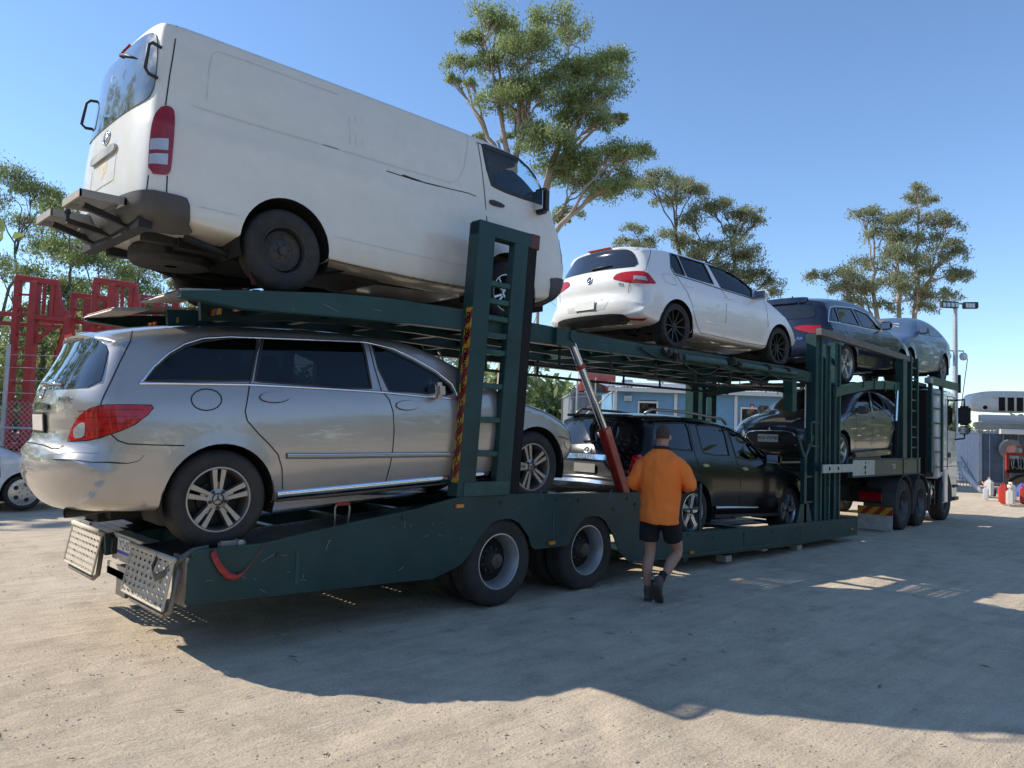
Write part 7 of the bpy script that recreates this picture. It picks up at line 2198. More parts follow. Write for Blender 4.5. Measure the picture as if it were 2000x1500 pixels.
o = empty('steel_beam', rpos(.7, .5, 2.30), yc, 0, 'pale steel plank jutting forward above the blue container doors', 'beam')
t = MB(); t.bb(0, 2.8, 0, .3, .0, .22); t.obj('section', M_TRIMW, o)
o = empty('fan', rpos(1.15, .28, 1.62), yc, 0, 'round grey hose reel with pink hub hanging on the blue container doors', 'hose reel')
t = MB(); t.lathe([(.18, .0), (.42, -.03), (.46, .0), (.46, .12), (.42, .15), (.18, .12)], 26, 'y'); t.obj('drum', mat('reel_grey', (.20, .21, .22), .5, dust=.3), o, smooth=True, sharp=R(40))
t = MB(); t.lathe([(0, -.04), (.18, -.04), (.18, .13), (0, .13)], 20, 'y'); t.obj('hub', mat('hub_pink', (.55, .25, .22), .5), o)
t = MB(); t.beam((.2, 0, .12), (.62, 0, .15), .06, .06); t.beam((.6, 0, .15), (.55, 0, -.75), .05, .05); t.obj('arm', M_RAMRED, o)
o = empty('shop_press', rpos(.0, 3.6, .05), yc + .25, 0, 'red steel shop press frame with chains in front of the blue container', 'press')
for x in (0, .72):
    t = MB(); t.bb(x - .06, x + .06, -.06, .06, 0, 1.45); t.obj('post', M_RAMRED, o)
for z in (1.33, .62):
    t = MB(); t.bb(-.06, .78, -.07, .07, z, z + .12); t.obj('cross_beam', M_RAMRED if z > 1 else M_DARK, o)
t = MB(); t.bb(.06, .66, -.02, .02, .74, 1.2); t.obj('back_panel', M_DARK, o)
rg = np.random.RandomState(8)
for k in range(7):
    t = MB(); x = .12 + .08 * k; t.tube([(x, -.05, 1.3), (x + .04 * rg.randn(), -.09, 1.0 - .2 * rg.rand()), (x + .05 * rg.randn(), -.07, .78)], .012, 5); t.obj('hanging_chain', M_GALV, o)
def jerry(name, p, m, label, cap=M_DARK, s=1.0, yaw=0.3):
    o = empty(name, p, yaw, 0, label, 'container', 'cans and bottles by the blue container')
    t = MB(); rbox(t, (0, 0, .24 * s), (.34 * s, .2 * s, .46 * s), .04 * s); t.obj('body', m, o, smooth=True, sharp=R(40))
    t = MB(); t.bb(-.12 * s, .12 * s, -.02, .02, .51 * s, .55 * s); t.bb(-.12 * s, -.09 * s, -.02, .02, .46 * s, .55 * s); t.bb(.09 * s, .12 * s, -.02, .02, .46 * s, .55 * s); t.obj('handle', m, o)
    t = MB(); t.tube([(.12 * s, 0, .46 * s), (.15 * s, 0, .54 * s)], .03 * s, 8); t.obj('cap', cap, o)
    return o
M_JR = mat('jerry_red', (.55, .045, .03), .45, dust=.1); M_JW = mat('bottle_white', (.70, .68, .62), .45, dust=.15)
jerry('jerry_can', (21.75, -.28, 0), M_JR, 'large red jerry can standing in front of the white bottle', s=1.15)
jerry('jerry_can', (22.3, -.70, 0), M_JR, 'red jerry can at the very right edge of the picture', s=1.1)
jerry('jerry_can', (22.5, -.12, 0), M_JR, 'red jerry can lying back among the heap of cans', s=1.0, yaw=.9)
jerry('plastic_bottle', (21.35, -.55, 0), M_JW, 'white plastic bottle beside the red jerry cans', M_RAMRED, s=.95)
jerry('plastic_bottle', (23.2, .55, 0), mat('bottle_clear', (.62, .64, .68), .35), 'pale clear bottle left of the red jerry cans', s=.8)
jerry('plastic_bottle', (25.0, .9, 0), M_JW, 'white drum behind the small trolley', s=1.2, yaw=.1)
jerry('plastic_bottle', (23.4, -.1, 0), M_JW, 'cream tub behind the red jerry cans', s=1.1, yaw=.6)
o = empty('blue_tarp', (24.0, -.75, 0), .2, 0, 'crumpled blue cloth heaped behind the red jerry cans', 'cloth')
t = MB(); N = 8
for i in range(N):
    for k in range(N):
        t.v.append((i * .12, k * .12, .55 * math.exp(-((i - 3.5) ** 2 + (k - 3.5) ** 2) / 7) + .07 * rg.rand()))
for i in range(N - 1):
    for k in range(N - 1): t.f.append((i * N + k, i * N + N + k, i * N + N + k + 1, i * N + k + 1))
t.obj('cloth', mat('tarp_blue', (.03, .06, .32), .6), o)
o = empty('hand_trolley', (25.3, .95, 0), .4, 0, 'small steel trolley with two black wheels lying by the cans', 'trolley')
for y in (-.12, .12):
    t = MB(); t.lathe([(0, -.03), (.06, -.03), (.13, -.04), (.13, .04), (.06, .03), (0, .03)], 16, 'y', (0, y, .13)); t.obj('wheel', M_TYRE, o)
t = MB(); t.tube([(0, -.12, .13), (0, .12, .13)], .015, 6); t.tube([(0, 0, .13), (.9, .1, .45)], .025, 6); t.tube([(0, .1, .13), (.5, -.1, .6)], .02, 6); t.obj('frame', mat('trolley_orange', (.55, .22, .10), .5), o)
o = empty('car_bumper', (27.5, 1.75, 0), .9, 0, 'white car bumper leaning on the red press frame', 'bumper')
t = MB(); t.tube([(0, 0, .02), (.3, .1, .25), (.7, .2, .65), (.95, .25, 1.0)], [.09, .11, .10, .05], 8); t.obj('skin', M_TRIMW, o, smooth=True)
o = empty('wire_rack', (31.3, 3.2, 0), .6, 0, 'rusty orange wire rack leaning against the pale container', 'rack')
for k in range(7):
    t = MB(); t.beam((0, .12 * k, .02), (.25, .12 * k, 1.05), .02, .02); t.obj('bar', M_PIPE, o)
    t = MB(); t.beam((.04 * k, 0, .16 * k + .03), (.04 * k, .75, .16 * k + .03), .02, .02); t.obj('bar', M_PIPE, o)
o = empty('steel_pipe', (30.2, 2.55, 0), .6, 0, 'long grey pipe leaning beside the rusty rack', 'pipe')
t = MB(); t.tube([(0, 0, .02), (1.1, .3, 1.25)], .035, 8); t.obj('tube', M_GALV, o)
o = empty('scrap_panel', (27.0, .15, 0), .4, 0, 'black car bumper and panels heaped behind the cans', 'car panel')
t = MB()
for k in range(9):
    a = math.pi * k / 8
    t.v += [(0, -.9 * math.cos(a), .75 * math.sin(a) + .1), (.25, -.8 * math.cos(a), .70 * math.sin(a) + .1), (.35, -.7 * math.cos(a), .45 * math.sin(a))]
for k in range(8):
    for i in range(2): t.f.append((k * 3 + i, k * 3 + 3 + i, k * 3 + 4 + i, k * 3 + 1 + i))
t.obj('panel', M_BLACKG, o, smooth=True)
# ================================================================ trees
def leaf_mat(name, c0, c1, tr=.35):
    m, nt, p = _mat(name)
    out = nt.nodes['Material Output']
    n = _noise(nt, .9, 6, .7, _coord(nt))
    n2 = _noise(nt, 9.0, 3, .7, _coord(nt))
    rp = _ramp(nt, n.outputs[0], [(.30, c0), (.70, c1)])
    r2 = _ramp(nt, n2.outputs[0], [(.25, (.62, .62, .62)), (.75, (1.35, 1.3, 1.15))])
    mx = nt.nodes.new('ShaderNodeMixRGB'); mx.blend_type = 'MULTIPLY'; mx.inputs[0].default_value = 1.0
    nt.links.new(rp.outputs[0], mx.inputs[1]); nt.links.new(r2.outputs[0], mx.inputs[2])
    nt.links.new(mx.outputs[0], p.inputs['Base Color'])
    p.inputs['Roughness'].default_value = .45
    t = nt.nodes.new('ShaderNodeBsdfTranslucent')
    nt.links.new(mx.outputs[0], t.inputs[0])
    ms = nt.nodes.new('ShaderNodeMixShader'); ms.inputs[0].default_value = tr
    nt.links.new(p.outputs[0], ms.inputs[1]); nt.links.new(t.outputs[0], ms.inputs[2]); nt.links.new(ms.outputs[0], out.inputs[0])
    return m
M_LEAF1 = leaf_mat('gum_leaf_bright', (.20, .27, .11), (.36, .43, .19), .55)
M_LEAF2 = leaf_mat('gum_leaf_olive', (.20, .23, .135), (.34, .37, .22), .55)
M_LEAF3 = leaf_mat('wattle_leaf', (.13, .18, .075), (.27, .33, .13), .5)
M_BARK = mat('gum_bark_pale', (.36, .29, .235), .85, var=.3, vscale=1.5, bump=.3, bscale=8, stretch=(1, 1, .25))
M_BARKD = mat('gum_bark_dark', (.13, .105, .085), .9, var=.3, vscale=2, bump=.4, bscale=8, stretch=(1, 1, .25))

def leaves_mesh(name, centres, radii, counts, L, w, rs, hang=.7):
    tot = int(sum(counts))
    C = np.repeat(np.asarray(centres, float), counts, 0); Rd = np.repeat(np.asarray(radii, float), counts, 0)
    d = rs.randn(tot, 3); d /= np.linalg.norm(d, axis=1)[:, None] + 1e-9
    rad = rs.rand(tot) ** .55
    P = C + (d * rad[:, None] * .45 + rs.randn(tot, 3) * .42) * Rd[:, None] * np.array([1, 1, .85])
    ax = rs.randn(tot, 3); ax[:, 2] -= hang * 1.6; ax /= np.linalg.norm(ax, axis=1)[:, None]
    sd = np.cross(ax, rs.randn(tot, 3)); sd /= np.linalg.norm(sd, axis=1)[:, None] + 1e-9
    l = (L * (.6 + .8 * rs.rand(tot)))[:, None]; ww = (w * (.6 + .8 * rs.rand(tot)))[:, None]
    V = np.empty((tot, 4, 3))
    V[:, 0] = P - ax * l * .5; V[:, 1] = P + sd * ww * .5; V[:, 2] = P + ax * l * .5; V[:, 3] = P - sd * ww * .5
    F = np.arange(tot * 4, dtype=np.int32)
    me = bpy.data.meshes.new(name)
    me.vertices.add(tot * 4); me.vertices.foreach_set('co', V.ravel().astype(np.float32))
    me.loops.add(tot * 4); me.loops.foreach_set('vertex_index', F)
    me.polygons.add(tot); me.polygons.foreach_set('loop_start', np.arange(0, tot * 4, 4, dtype=np.int32)); me.polygons.foreach_set('loop_total', np.full(tot, 4, dtype=np.int32))
    me.update()
    return me

def gum_tree(name, base, clumps, label, trunk_r, fork_z, seed, leaf=M_LEAF1, bark=M_BARK, L=.2, w=.07, dens=260, trunks=((0, 0),), group=None, extra_limbs=0, sub=4, spread=.55):
    """clumps: (dx, dy, z, radius) relative to the base; limbs are grown from the trunk fork to every clump"""
    rs = np.random.RandomState(seed)
    e = empty(name, base, 0, 0, label, 'tree', group)
    tb = MB()
    top = max(c[2] for c in clumps)
    cen = []; rad = []; cnt = []
    spine = []
    for (tx, ty) in trunks:
        pts = []
        zt = fork_z + (top - fork_z) * .45
        for i in range(9):
            t = i / 8
            pts.append(Vector((tx * t + .22 * math.sin(2.2 * t + seed) * t, ty * t + .2 * math.sin(3 * t + seed * 2) * t, zt * t)))
        tb.tube(pts, [trunk_r * (1.15 - .72 * (i / 8)) for i in range(9)], 9)
        spine.append(pts)
    # main limbs serve groups of clumps
    CP = np.array([c[:3] for c in clumps], float)
    ng = max(3, len(clumps) // 5)
    seeds = [int(np.argmax(CP[:, 2]))]
    while len(seeds) < ng:
        dm = np.min([np.linalg.norm((CP - CP[s_]) * np.array([1, 1, .8]), axis=1) for s_ in seeds], 0)
        seeds.append(int(np.argmax(dm)))
    grp = np.argmin([np.linalg.norm(CP - CP[s_], axis=1) for s_ in seeds], 0)
    limbs = {}
    for g in range(ng):
        mem = CP[grp == g]
        cen_ = Vector(mem.mean(0)); zmin = mem[:, 2].min()
        sp_ = min(spine, key=lambda q: (Vector((q[-1].x, q[-1].y, 0)) - Vector((cen_.x, cen_.y, 0))).length)
        hd = math.hypot(cen_.x - sp_[-1].x, cen_.y - sp_[-1].y)
        zl = max(fork_z * .75, min(zmin - .75 * hd - .6, sp_[-1].z * .97))
        k = zl / sp_[-1].z * 8; i0 = min(7, int(k)); a = sp_[i0].lerp(sp_[i0 + 1], k - i0)
        tgt = a.lerp(cen_, .86); n = 8
        mid = a.lerp(tgt, .45) + Vector((0, 0, -.08 * hd)) + Vector(rs.randn(3)) * .25
        P = []
        for i in range(n + 1):
            t = i / n
            P.append(a * (1 - t) ** 2 + mid * 2 * t * (1 - t) + tgt * t * t + Vector(rs.randn(3)) * .10 * (1 if 0 < i < n else 0))
        rl = trunk_r * (.30 + .05 * min(5, len(mem)))
        rr_ = [rl * (1 - .68 * i / n) for i in range(n + 1)]
        tb.tube(P, rr_, 7)
        limbs[g] = (P, rr_)
    for ci, (dx, dy, z, r) in enumerate(clumps):
        tgt = Vector((dx, dy, z))
        LP, LR = limbs[int(grp[ci])]
        j = rs.randint(3, 9); a = LP[j]
        n = 6
        mid = a.lerp(tgt, .5) + Vector((0, 0, (z - a.z) * .12)) + Vector(rs.randn(3) * .35 * min(1, r))
        P = []
        for i in range(n + 1):
            t = i / n
            q = a * (1 - t) ** 2 + mid * 2 * t * (1 - t) + tgt * t * t
            P.append(q + Vector(rs.randn(3)) * .07 * min(1, r) * (1 if 0 < i < n else 0))
        r0 = LR[j] * .62
        tb.tube(P, [r0 * (1 - .8 * i / n) + .008 for i in range(n + 1)], 6)
        for s in range(sub):
            d = rs.randn(3); d /= np.linalg.norm(d); d[2] = abs(d[2]) * .6
            tip = tgt + Vector((d[0], d[1], d[2] - .45)) * r * (.4 + 1.0 * rs.rand())
            st_ = P[rs.randint(3, n)]
            m2 = st_.lerp(tip, .5) + Vector(rs.randn(3)) * .12 * r
            tb.tube([st_, m2, tip], [r0 * .35 + .006, r0 * .22 + .005, .006], 5)
            rr = r * (.30 + .30 * rs.rand())
            cen.append(tuple(tip)); rad.append(rr); cnt.append(int(dens * (rr ** 2) * (.5 + 1.0 * rs.rand())) + 10)
        cen.append(tuple(tgt)); rad.append(r * .5); cnt.append(int(dens * .5 * (r * .5) ** 2) + 8)
    for k in range(extra_limbs):
        sp_ = spine[k % len(spine)]; a = sp_[rs.randint(3, 8)]
        d = Vector((rs.randn(), rs.randn(), abs(rs.randn()) + .5)).normalized()
        L2 = 1.2 + 1.8 * rs.rand()
        tb.tube([a, a + d * L2 * .5 + Vector(rs.randn(3)) * .12, a + d * L2 + Vector((0, 0, .3))], [trunk_r * .22, trunk_r * .12, .01], 5)
    tb.obj('trunk', bark, e, smooth=True)
    link('crown', leaves_mesh('crown', cen, rad, cnt, L, w, rs), leaf, e)
    return e

# image axes at the trees: right = (.719,-.695), so a clump given as (right, depth, z) becomes
def RD(lst): return [(r * .719 + d * .695, -r * .695 + d * .719, z, s) for (r, d, z, s) in lst]
# big gum behind the van, 40 m off: 1 m = 37.5 px of the 2000 px photo, z = 1.7 + (845 - y)/37.5
def PX(lst, cx, hy, D, rs=5):
    k = 1502.0 / D
    r_ = np.random.RandomState(rs)
    return RD([((x - cx) / k, (r_.rand() - .5) * 3.0, 1.7 + (hy - y) / k, s / k) for (x, y, s) in lst])
big = PX([(920, 30, 45), (985, 20, 50), (1060, 20, 45), (1095, 15, 35), (905, 60, 30), (870, 100, 30), (850, 130, 18), (930, 100, 38), (895, 160, 14), (985, 100, 52), (1030, 80, 45), (960, 150, 40), (1005, 150, 40),
          (955, 195, 40), (985, 200, 36), (1010, 185, 34), (1055, 145, 45), (1085, 120, 42), (1140, 100, 45), (1170, 95, 40), (1185, 80, 30), (1160, 135, 36), (1120, 170, 38), (1080, 185, 40), (1090, 220, 34), (1130, 215, 34), (1160, 180, 34),
          (1185, 190, 24), (1210, 190, 14), (1150, 235, 24), (1035, 270, 42), (1065, 275, 48), (1100, 290, 52), (1145, 290, 48), (1180, 300, 44), (1215, 280, 32), (1225, 300, 26), (1080, 320, 40), (1120, 335, 40), (1165, 345, 40), (1195, 360, 30), (1205, 320, 34),
          (1100, 390, 26), (1085, 410, 18), (1165, 370, 24), (1030, 240, 24), (910, 240, 16), (1010, 250, 22), (975, 245, 14)], 980, 845, 40)
gum_tree('gum_tree', (22.27, 22.4, 0), big, 'tall bright green gum tree rising behind the white van', .36, 9.5, 11, M_LEAF1, M_BARK, .19, .058, 420, ((.3, .2), (1.5, -1.3)), None, 5, 16)
t2 = PX([(1240, 345, 22), (1270, 340, 26), (1315, 340, 30), (1330, 370, 26), (1255, 365, 24), (1300, 385, 28), (1355, 365, 26), (1370, 400, 30), (1400, 395, 28), (1340, 420, 28), (1440, 410, 26), (1460, 400, 24), (1470, 420, 22), (1425, 440, 28),
         (1230, 440, 24), (1215, 465, 24), (1255, 470, 26), (1300, 455, 28), (1345, 465, 32), (1385, 470, 36), (1420, 480, 34), (1455, 490, 34), (1480, 520, 28), (1505, 540, 22), (1440, 530, 36), (1400, 520, 36), (1490, 570, 24), (1460, 565, 30), (1350, 500, 34)], 1370, 855, 60, 6)
gum_tree('gum_tree', (47.2, 26.1, 0), t2, 'olive gum tree with bare twigs above the white hatchback roof', .34, 8.0, 23, M_LEAF2, M_BARKD, .24, .075, 260, ((.5, .2), (-1.2, 1.4), (1.8, -1.2)), None, 12, 13)
t3 = PX([(1770, 370, 20), (1800, 372, 24), (1815, 385, 18), (1690, 410, 24), (1715, 400, 24), (1740, 425, 28), (1775, 415, 28), (1800, 425, 24), (1840, 430, 24), (1855, 425, 16), (1720, 450, 30), (1760, 455, 34), (1800, 460, 32), (1830, 480, 28), (1860, 490, 26),
         (1605, 535, 24), (1630, 540, 28), (1660, 550, 30), (1700, 510, 34), (1740, 500, 38), (1780, 505, 36), (1820, 520, 34), (1860, 530, 28), (1880, 530, 20), (1690, 560, 32), (1730, 555, 34), (1780, 555, 34), (1820, 565, 30), (1850, 565, 24), (1670, 590, 26), (1710, 600, 24), (1800, 595, 24), (1640, 565, 22)], 1757, 870, 60, 7)
gum_tree('gum_tree', (58.3, 15.4, 0), t3, 'spreading olive gum tree standing behind the floodlight mast', .32, 8.5, 37, M_LEAF2, M_BARK, .24, .075, 260, ((.4, .1), (-1.4, 1.5), (1.3, -1.0)), None, 7, 13)
# gums behind the red transporter: 35 m off, 1 m = 43 px; horizon y about 810
LT = [('slim gum tree at the far left edge with a high flat crown', -45, 44, [(0, 350, 50), (30, 360, 40), (60, 370, 36), (80, 385, 28), (-30, 400, 50), (10, 420, 40), (40, 470, 30), (-10, 520, 50), (30, 600, 45), (-20, 650, 50), (10, 720, 50)], 12, M_LEAF3),
      ('bushy gum tree behind the left post of the red transporter', 70, 34, [(70, 430, 34), (110, 415, 38), (140, 410, 34), (60, 470, 44), (110, 480, 48), (150, 500, 46), (40, 530, 46), (90, 560, 50), (140, 580, 50), (60, 640, 50), (110, 670, 55), (60, 740, 55), (120, 770, 55)], 13, M_LEAF3),
      ('yellow green gum tree between the red transporter posts', 150, 37, [(130, 470, 36), (170, 490, 36), (200, 520, 34), (160, 560, 42), (190, 590, 40), (150, 640, 46), (130, 700, 46), (90, 720, 46), (150, 760, 50)], 14, M_LEAF1),
      ('dark gum tree behind the white van rear step', 230, 40, [(240, 530, 30), (270, 525, 30), (220, 560, 34), (260, 570, 38), (290, 590, 34), (230, 610, 40), (200, 650, 45), (260, 650, 45), (230, 720, 50)], 15, M_LEAF3),
      ('thin bright gum tree beside the pewter wagon roof', 300, 43, [(300, 560, 26), (330, 545, 22), (310, 600, 34), (340, 610, 30), (280, 630, 34), (330, 660, 40), (300, 720, 44)], 16, M_LEAF1),
      ('loose twiggy gum tree farthest right of the left-hand group', 370, 48, [(350, 560, 20), (380, 580, 26), (340, 600, 26), (390, 620, 30), (360, 650, 34), (420, 660, 34), (380, 720, 40)], 17, M_LEAF2)]
for (lb, cx, D, cl, sd, lm) in LT:
    b = Vector((-5.2, -6.68, 0)) + Vector((.695, .719, 0)) * D + Vector((.719, -.695, 0)) * ((cx - 1000) / 1502 * D)
    gum_tree('gum_tree', (b.x, b.y, 0), PX(cl, cx, 812, D, sd), lb, .17, 3.5, sd, lm, M_BARKD, .18, .055, 420, ((.2, .1), (-.9, .6), (.9, -.5)), 'gum trees behind the red transporter', 4, 11)
# trees seen through the transporter, in the gap under its decks
for (lb, cx, D, cl, sd, lm) in (('bushy gum tree seen over the wagon bonnet', 870, 46, [(830, 690, 34), (870, 685, 38), (905, 690, 38), (850, 730, 44), (900, 740, 48), (880, 790, 50)], 41, M_LEAF2),
                                ('gum tree seen through the ladder rungs', 1010, 52, [(1000, 690, 30), (1030, 700, 34), (1060, 690, 20), (1015, 740, 38), (990, 780, 44), (1030, 800, 40)], 42, M_LEAF1)):
    b = Vector((-5.2, -6.68, 0)) + Vector((.695, .719, 0)) * D + Vector((.719, -.695, 0)) * ((cx - 1000) / 1502 * D)
    gum_tree('gum_tree', (b.x, b.y, 0), PX(cl, cx, 842, D, sd), lb, .16, 2.5, sd, lm, M_BARKD, .18, .055, 420, ((.2, .1), (-.9, .6)), None, 3, 10)
# belt of bush far behind: one mass
rs = np.random.RandomState(77)
cen = []; rad = []; cnt = []
for k in range(420):
    a = -.12 + 2.1 * rs.rand(); D = 95 + 60 * rs.rand()
    x, y = -5.2 + D * math.cos(a), -6.68 + D * math.sin(a)
    h = (5.0 + 3.5 * math.sin(a * 9) * .5 + 4 * rs.rand()) if a > .62 else (3.0 + 2 * rs.rand())
    for j in range(2):
        cen.append((x + rs.randn(), y + rs.randn(), h * (.3 + .55 * rs.rand()))); rad.append(2.4 + 1.2 * rs.rand()); cnt.append(70)
# scrub closing the gap between the trunks behind the red transporter
for k in range(520):
    px = -120 + 1260 * rs.rand(); D = 50 + 18 * rs.rand()
    x, y = -5.2 + .695 * D + .719 * (px - 1000) / 1502 * D, -6.68 + .719 * D - .695 * (px - 1000) / 1502 * D
    cen.append((x, y, .6 + (9.0 if px < 420 else 5.2) * rs.rand() * (.55 + .45 * rs.rand()))); rad.append(1.1 + .7 * rs.rand()); cnt.append(75)
# unseen bush ringing the yard behind the camera, added for glass and paint to reflect
for k in range(430):
    a = 1.50 + 4.86 * rs.rand(); D = 32 + 14 * rs.rand()
    x, y = -5.2 + D * math.cos(a), -6.68 + D * math.sin(a)
    h = 7 + 5 * rs.rand() + 2 * math.sin(a * 7) + 11 * math.exp(-((a - 1.78) / .25) ** 2)
    for j in range(2):
        cen.append((x + rs.randn(), y + rs.randn(), h * (.15 + .75 * rs.rand()))); rad.append(1.8 + 1.0 * rs.rand()); cnt.append(60)
o = link('distant_bush', leaves_mesh('distant_bush', cen, rad, cnt, .8, .45, rs, .2), M_LEAF3); tag(o, 'far belt of dusty green bush along the horizon', 'bush', kind='stuff')
# ================================================================ the man
M_SKIN = mat('skin', (.42, .235, .165), .55, var=.12, vscale=9)
M_SHIRT = mat('shirt_orange', (1.0, .225, .032), .85, var=.05, vscale=5, bump=.25, bscale=14)
M_NAVY = mat('shirt_navy', (.012, .018, .045), .85, var=.15)
M_SHORTS = mat('shorts_black', (.010, .011, .014), .9, var=.2, bump=.2, bscale=16)
M_SOCK = mat('sock_dark', (.018, .022, .030), .95)
M_BOOT = mat('boot_brown', (.085, .062, .052), .8, var=.3, vscale=12, dust=.4, dustcol=(.20, .17, .14))
M_SOLE = mat('boot_sole', (.05, .045, .042), .9, dust=.4, dustcol=(.22, .19, .15))
M_HAIR = mat('hair_short', (.065, .048, .038), .9, var=.5, vscale=60, bump=.6, bscale=120)
MAN = empty('person', (1.52, -2.0, 0), R(24), 0, 'man in orange long-sleeved shirt and black shorts walking beside the black four wheel drive', 'person')

def loft(mb, rings, n=18, cap=True):
    """rings: (centre, ax1, r1, ax2, r2)"""
    b = len(mb.v)
    for (c, a1, r1, a2, r2) in rings:
        c, a1, a2 = Vector(c), Vector(a1), Vector(a2)
        for k in range(n):
            t = 2 * math.pi * k / n
            mb.v.append(tuple(c + a1 * r1 * math.cos(t) + a2 * r2 * math.sin(t)))
    for i in range(len(rings) - 1):
        for k in range(n):
            mb.f.append((b + i * n + k, b + i * n + (k + 1) % n, b + (i + 1) * n + (k + 1) % n, b + (i + 1) * n + k))
    if cap:
        mb.f.append(tuple(b + k for k in range(n))[::-1]); mb.f.append(tuple(b + (len(rings) - 1) * n + k for k in range(n)))
def limb(mb, pts, rs, n=14, flat=1.0):
    pts = [Vector(p) for p in pts]
    # smooth the chain
    P = []; Rr = []
    for i in range(len(pts) - 1):
        for s in range(4):
            t = s / 4
            p0, p1, p2, p3 = pts[max(i - 1, 0)], pts[i], pts[i + 1], pts[min(i + 2, len(pts) - 1)]
            P.append(.5 * ((2 * p1) + (p2 - p0) * t + (2 * p0 - 5 * p1 + 4 * p2 - p3) * t * t + (3 * p1 - p0 - 3 * p2 + p3) * t ** 3))
            Rr.append(rs[i] + (rs[i + 1] - rs[i]) * (t * t * (3 - 2 * t)))
    P.append(pts[-1]); Rr.append(rs[-1])
    mb.tube(P, Rr, n)
def ball(mb, c, r, n=16):
    m = 10
    prof = [(math.sin(math.pi * i / m), -math.cos(math.pi * i / m)) for i in range(m + 1)]
    b = len(mb.v)
    for k in range(n):
        t = 2 * math.pi * k / n
        for (q, h) in prof:
            mb.v.append((c[0] + r[0] * q * math.cos(t), c[1] + r[1] * q * math.sin(t), c[2] + r[2] * h))
    for k in range(n):
        for i in range(m):
            a = b + k * (m + 1) + i; d = b + ((k + 1) % n) * (m + 1) + i
            mb.f.append((a, a + 1, d + 1, d))
def remesh(mb, name, vox, sm=4):
    me = mb.me(name, fix=True)
    o = bpy.data.objects.new('tmp', me); COL.objects.link(o)
    r = o.modifiers.new('r', 'REMESH'); r.mode = 'VOXEL'; r.voxel_size = vox
    s = o.modifiers.new('s', 'SMOOTH'); s.factor = .5; s.iterations = sm
    dg = bpy.context.evaluated_depsgraph_get()
    m2 = bpy.data.meshes.new_from_object(o.evaluated_get(dg))
    bpy.data.objects.remove(o, do_unlink=True)
    m2.name = name; m2.shade_smooth()
    return m2
# joints (x forward, y left, z up)
HIPL, HIPR = (0, .10, .90), (0, -.10, .90)
KNL, ANL = (.05, .11, .49), (-.02, .10, .11)
KNR, ANR = (.21, -.17, .50), (-.13, -.03, .21)
SHL, SHR = (.01, .195, 1.425), (.01, -.195, 1.425)
ELL, ELR = (-.02, .315, 1.21), (.03, -.335, 1.215)
WRL, WRR = (.24, .24, 1.13), (.27, -.215, 1.16)
body = MB()
limb(body, [HIPL, (.03, .12, .70), KNL, (-.03, .12, .36), (-.035, .118, .22), ANL], [.10, .088, .060, .064, .046, .036])
limb(body, [HIPR, (.12, -.13, .70), KNR, (.08, -.125, .40), (-.02, -.085, .29), ANR], [.10, .088, .060, .064, .046, .036])
ball(body, (0, 0, .93), (.15, .19, .13))
loft(body, [((0, 0, .95), (1, 0, 0), .14, (0, 1, 0), .18), ((.02, 0, 1.10), (1, 0, 0), .15, (0, 1, 0), .18), ((.0, 0, 1.30), (1, 0, 0), .14, (0, 1, 0), .19), ((0, 0, 1.46), (1, 0, 0), .10, (0, 1, 0), .17), ((.02, 0, 1.54), (1, 0, 0), .065, (0, 1, 0), .075)])
limb(body, [(.02, 0, 1.50), (.045, 0, 1.58), (.075, 0, 1.64)], [.068, .064, .066])
ball(body, (.085, 0, 1.695), (.098, .078, .112))
ball(body, (.135, 0, 1.645), (.058, .058, .062))
limb(body, [(.168, 0, 1.71), (.192, 0, 1.678), (.175, 0, 1.662)], [.012, .018, .014])
for sg in (-1, 1):
    ball(body, (.075, sg * .083, 1.685), (.024, .013, .034))
    ball(body, (.166, sg * .032, 1.712), (.014, .017, .012))
ball(body, (.175, 0, 1.632), (.016, .026, .008))
for (sh, el, wr, sg) in ((SHL, ELL, WRL, 1), (SHR, ELR, WRR, -1)):
    limb(body, [sh, Vector(sh).lerp(Vector(el), .5), el, Vector(el).lerp(Vector(wr), .4), wr], [.056, .052, .043, .044, .028])
    w = Vector(wr); d = (w - Vector(el)).normalized()
    sdv = Vector((0, -sg, 0)); sdv = (sdv - d * sdv.dot(d)).normalized()
    upv = sdv.cross(d) * (1 if sg < 0 else -1)
    limb(body, [w, w + d * .045, w + d * .085], [.028, .036, .034])
    for i, (o_, L_) in enumerate(((-.03, .060), (-.010, .075), (.012, .070), (.032, .055))):
        p = w + d * .085 + upv * o_
        limb(body, [p, p + d * L_ * .5 + sdv * .008, p + d * L_ * .8 + sdv * .03, p + d * L_ * .85 + sdv * .052], [.0105, .010, .009, .008], 8)
    p = w + d * .03 - upv * .03
    limb(body, [p, p + d * .03 - upv * .028 + sdv * .012, p + d * .058 - upv * .034 + sdv * .03], [.013, .012, .009], 8)
link('body', remesh(body, 'body', .0085, 3), M_SKIN, MAN)
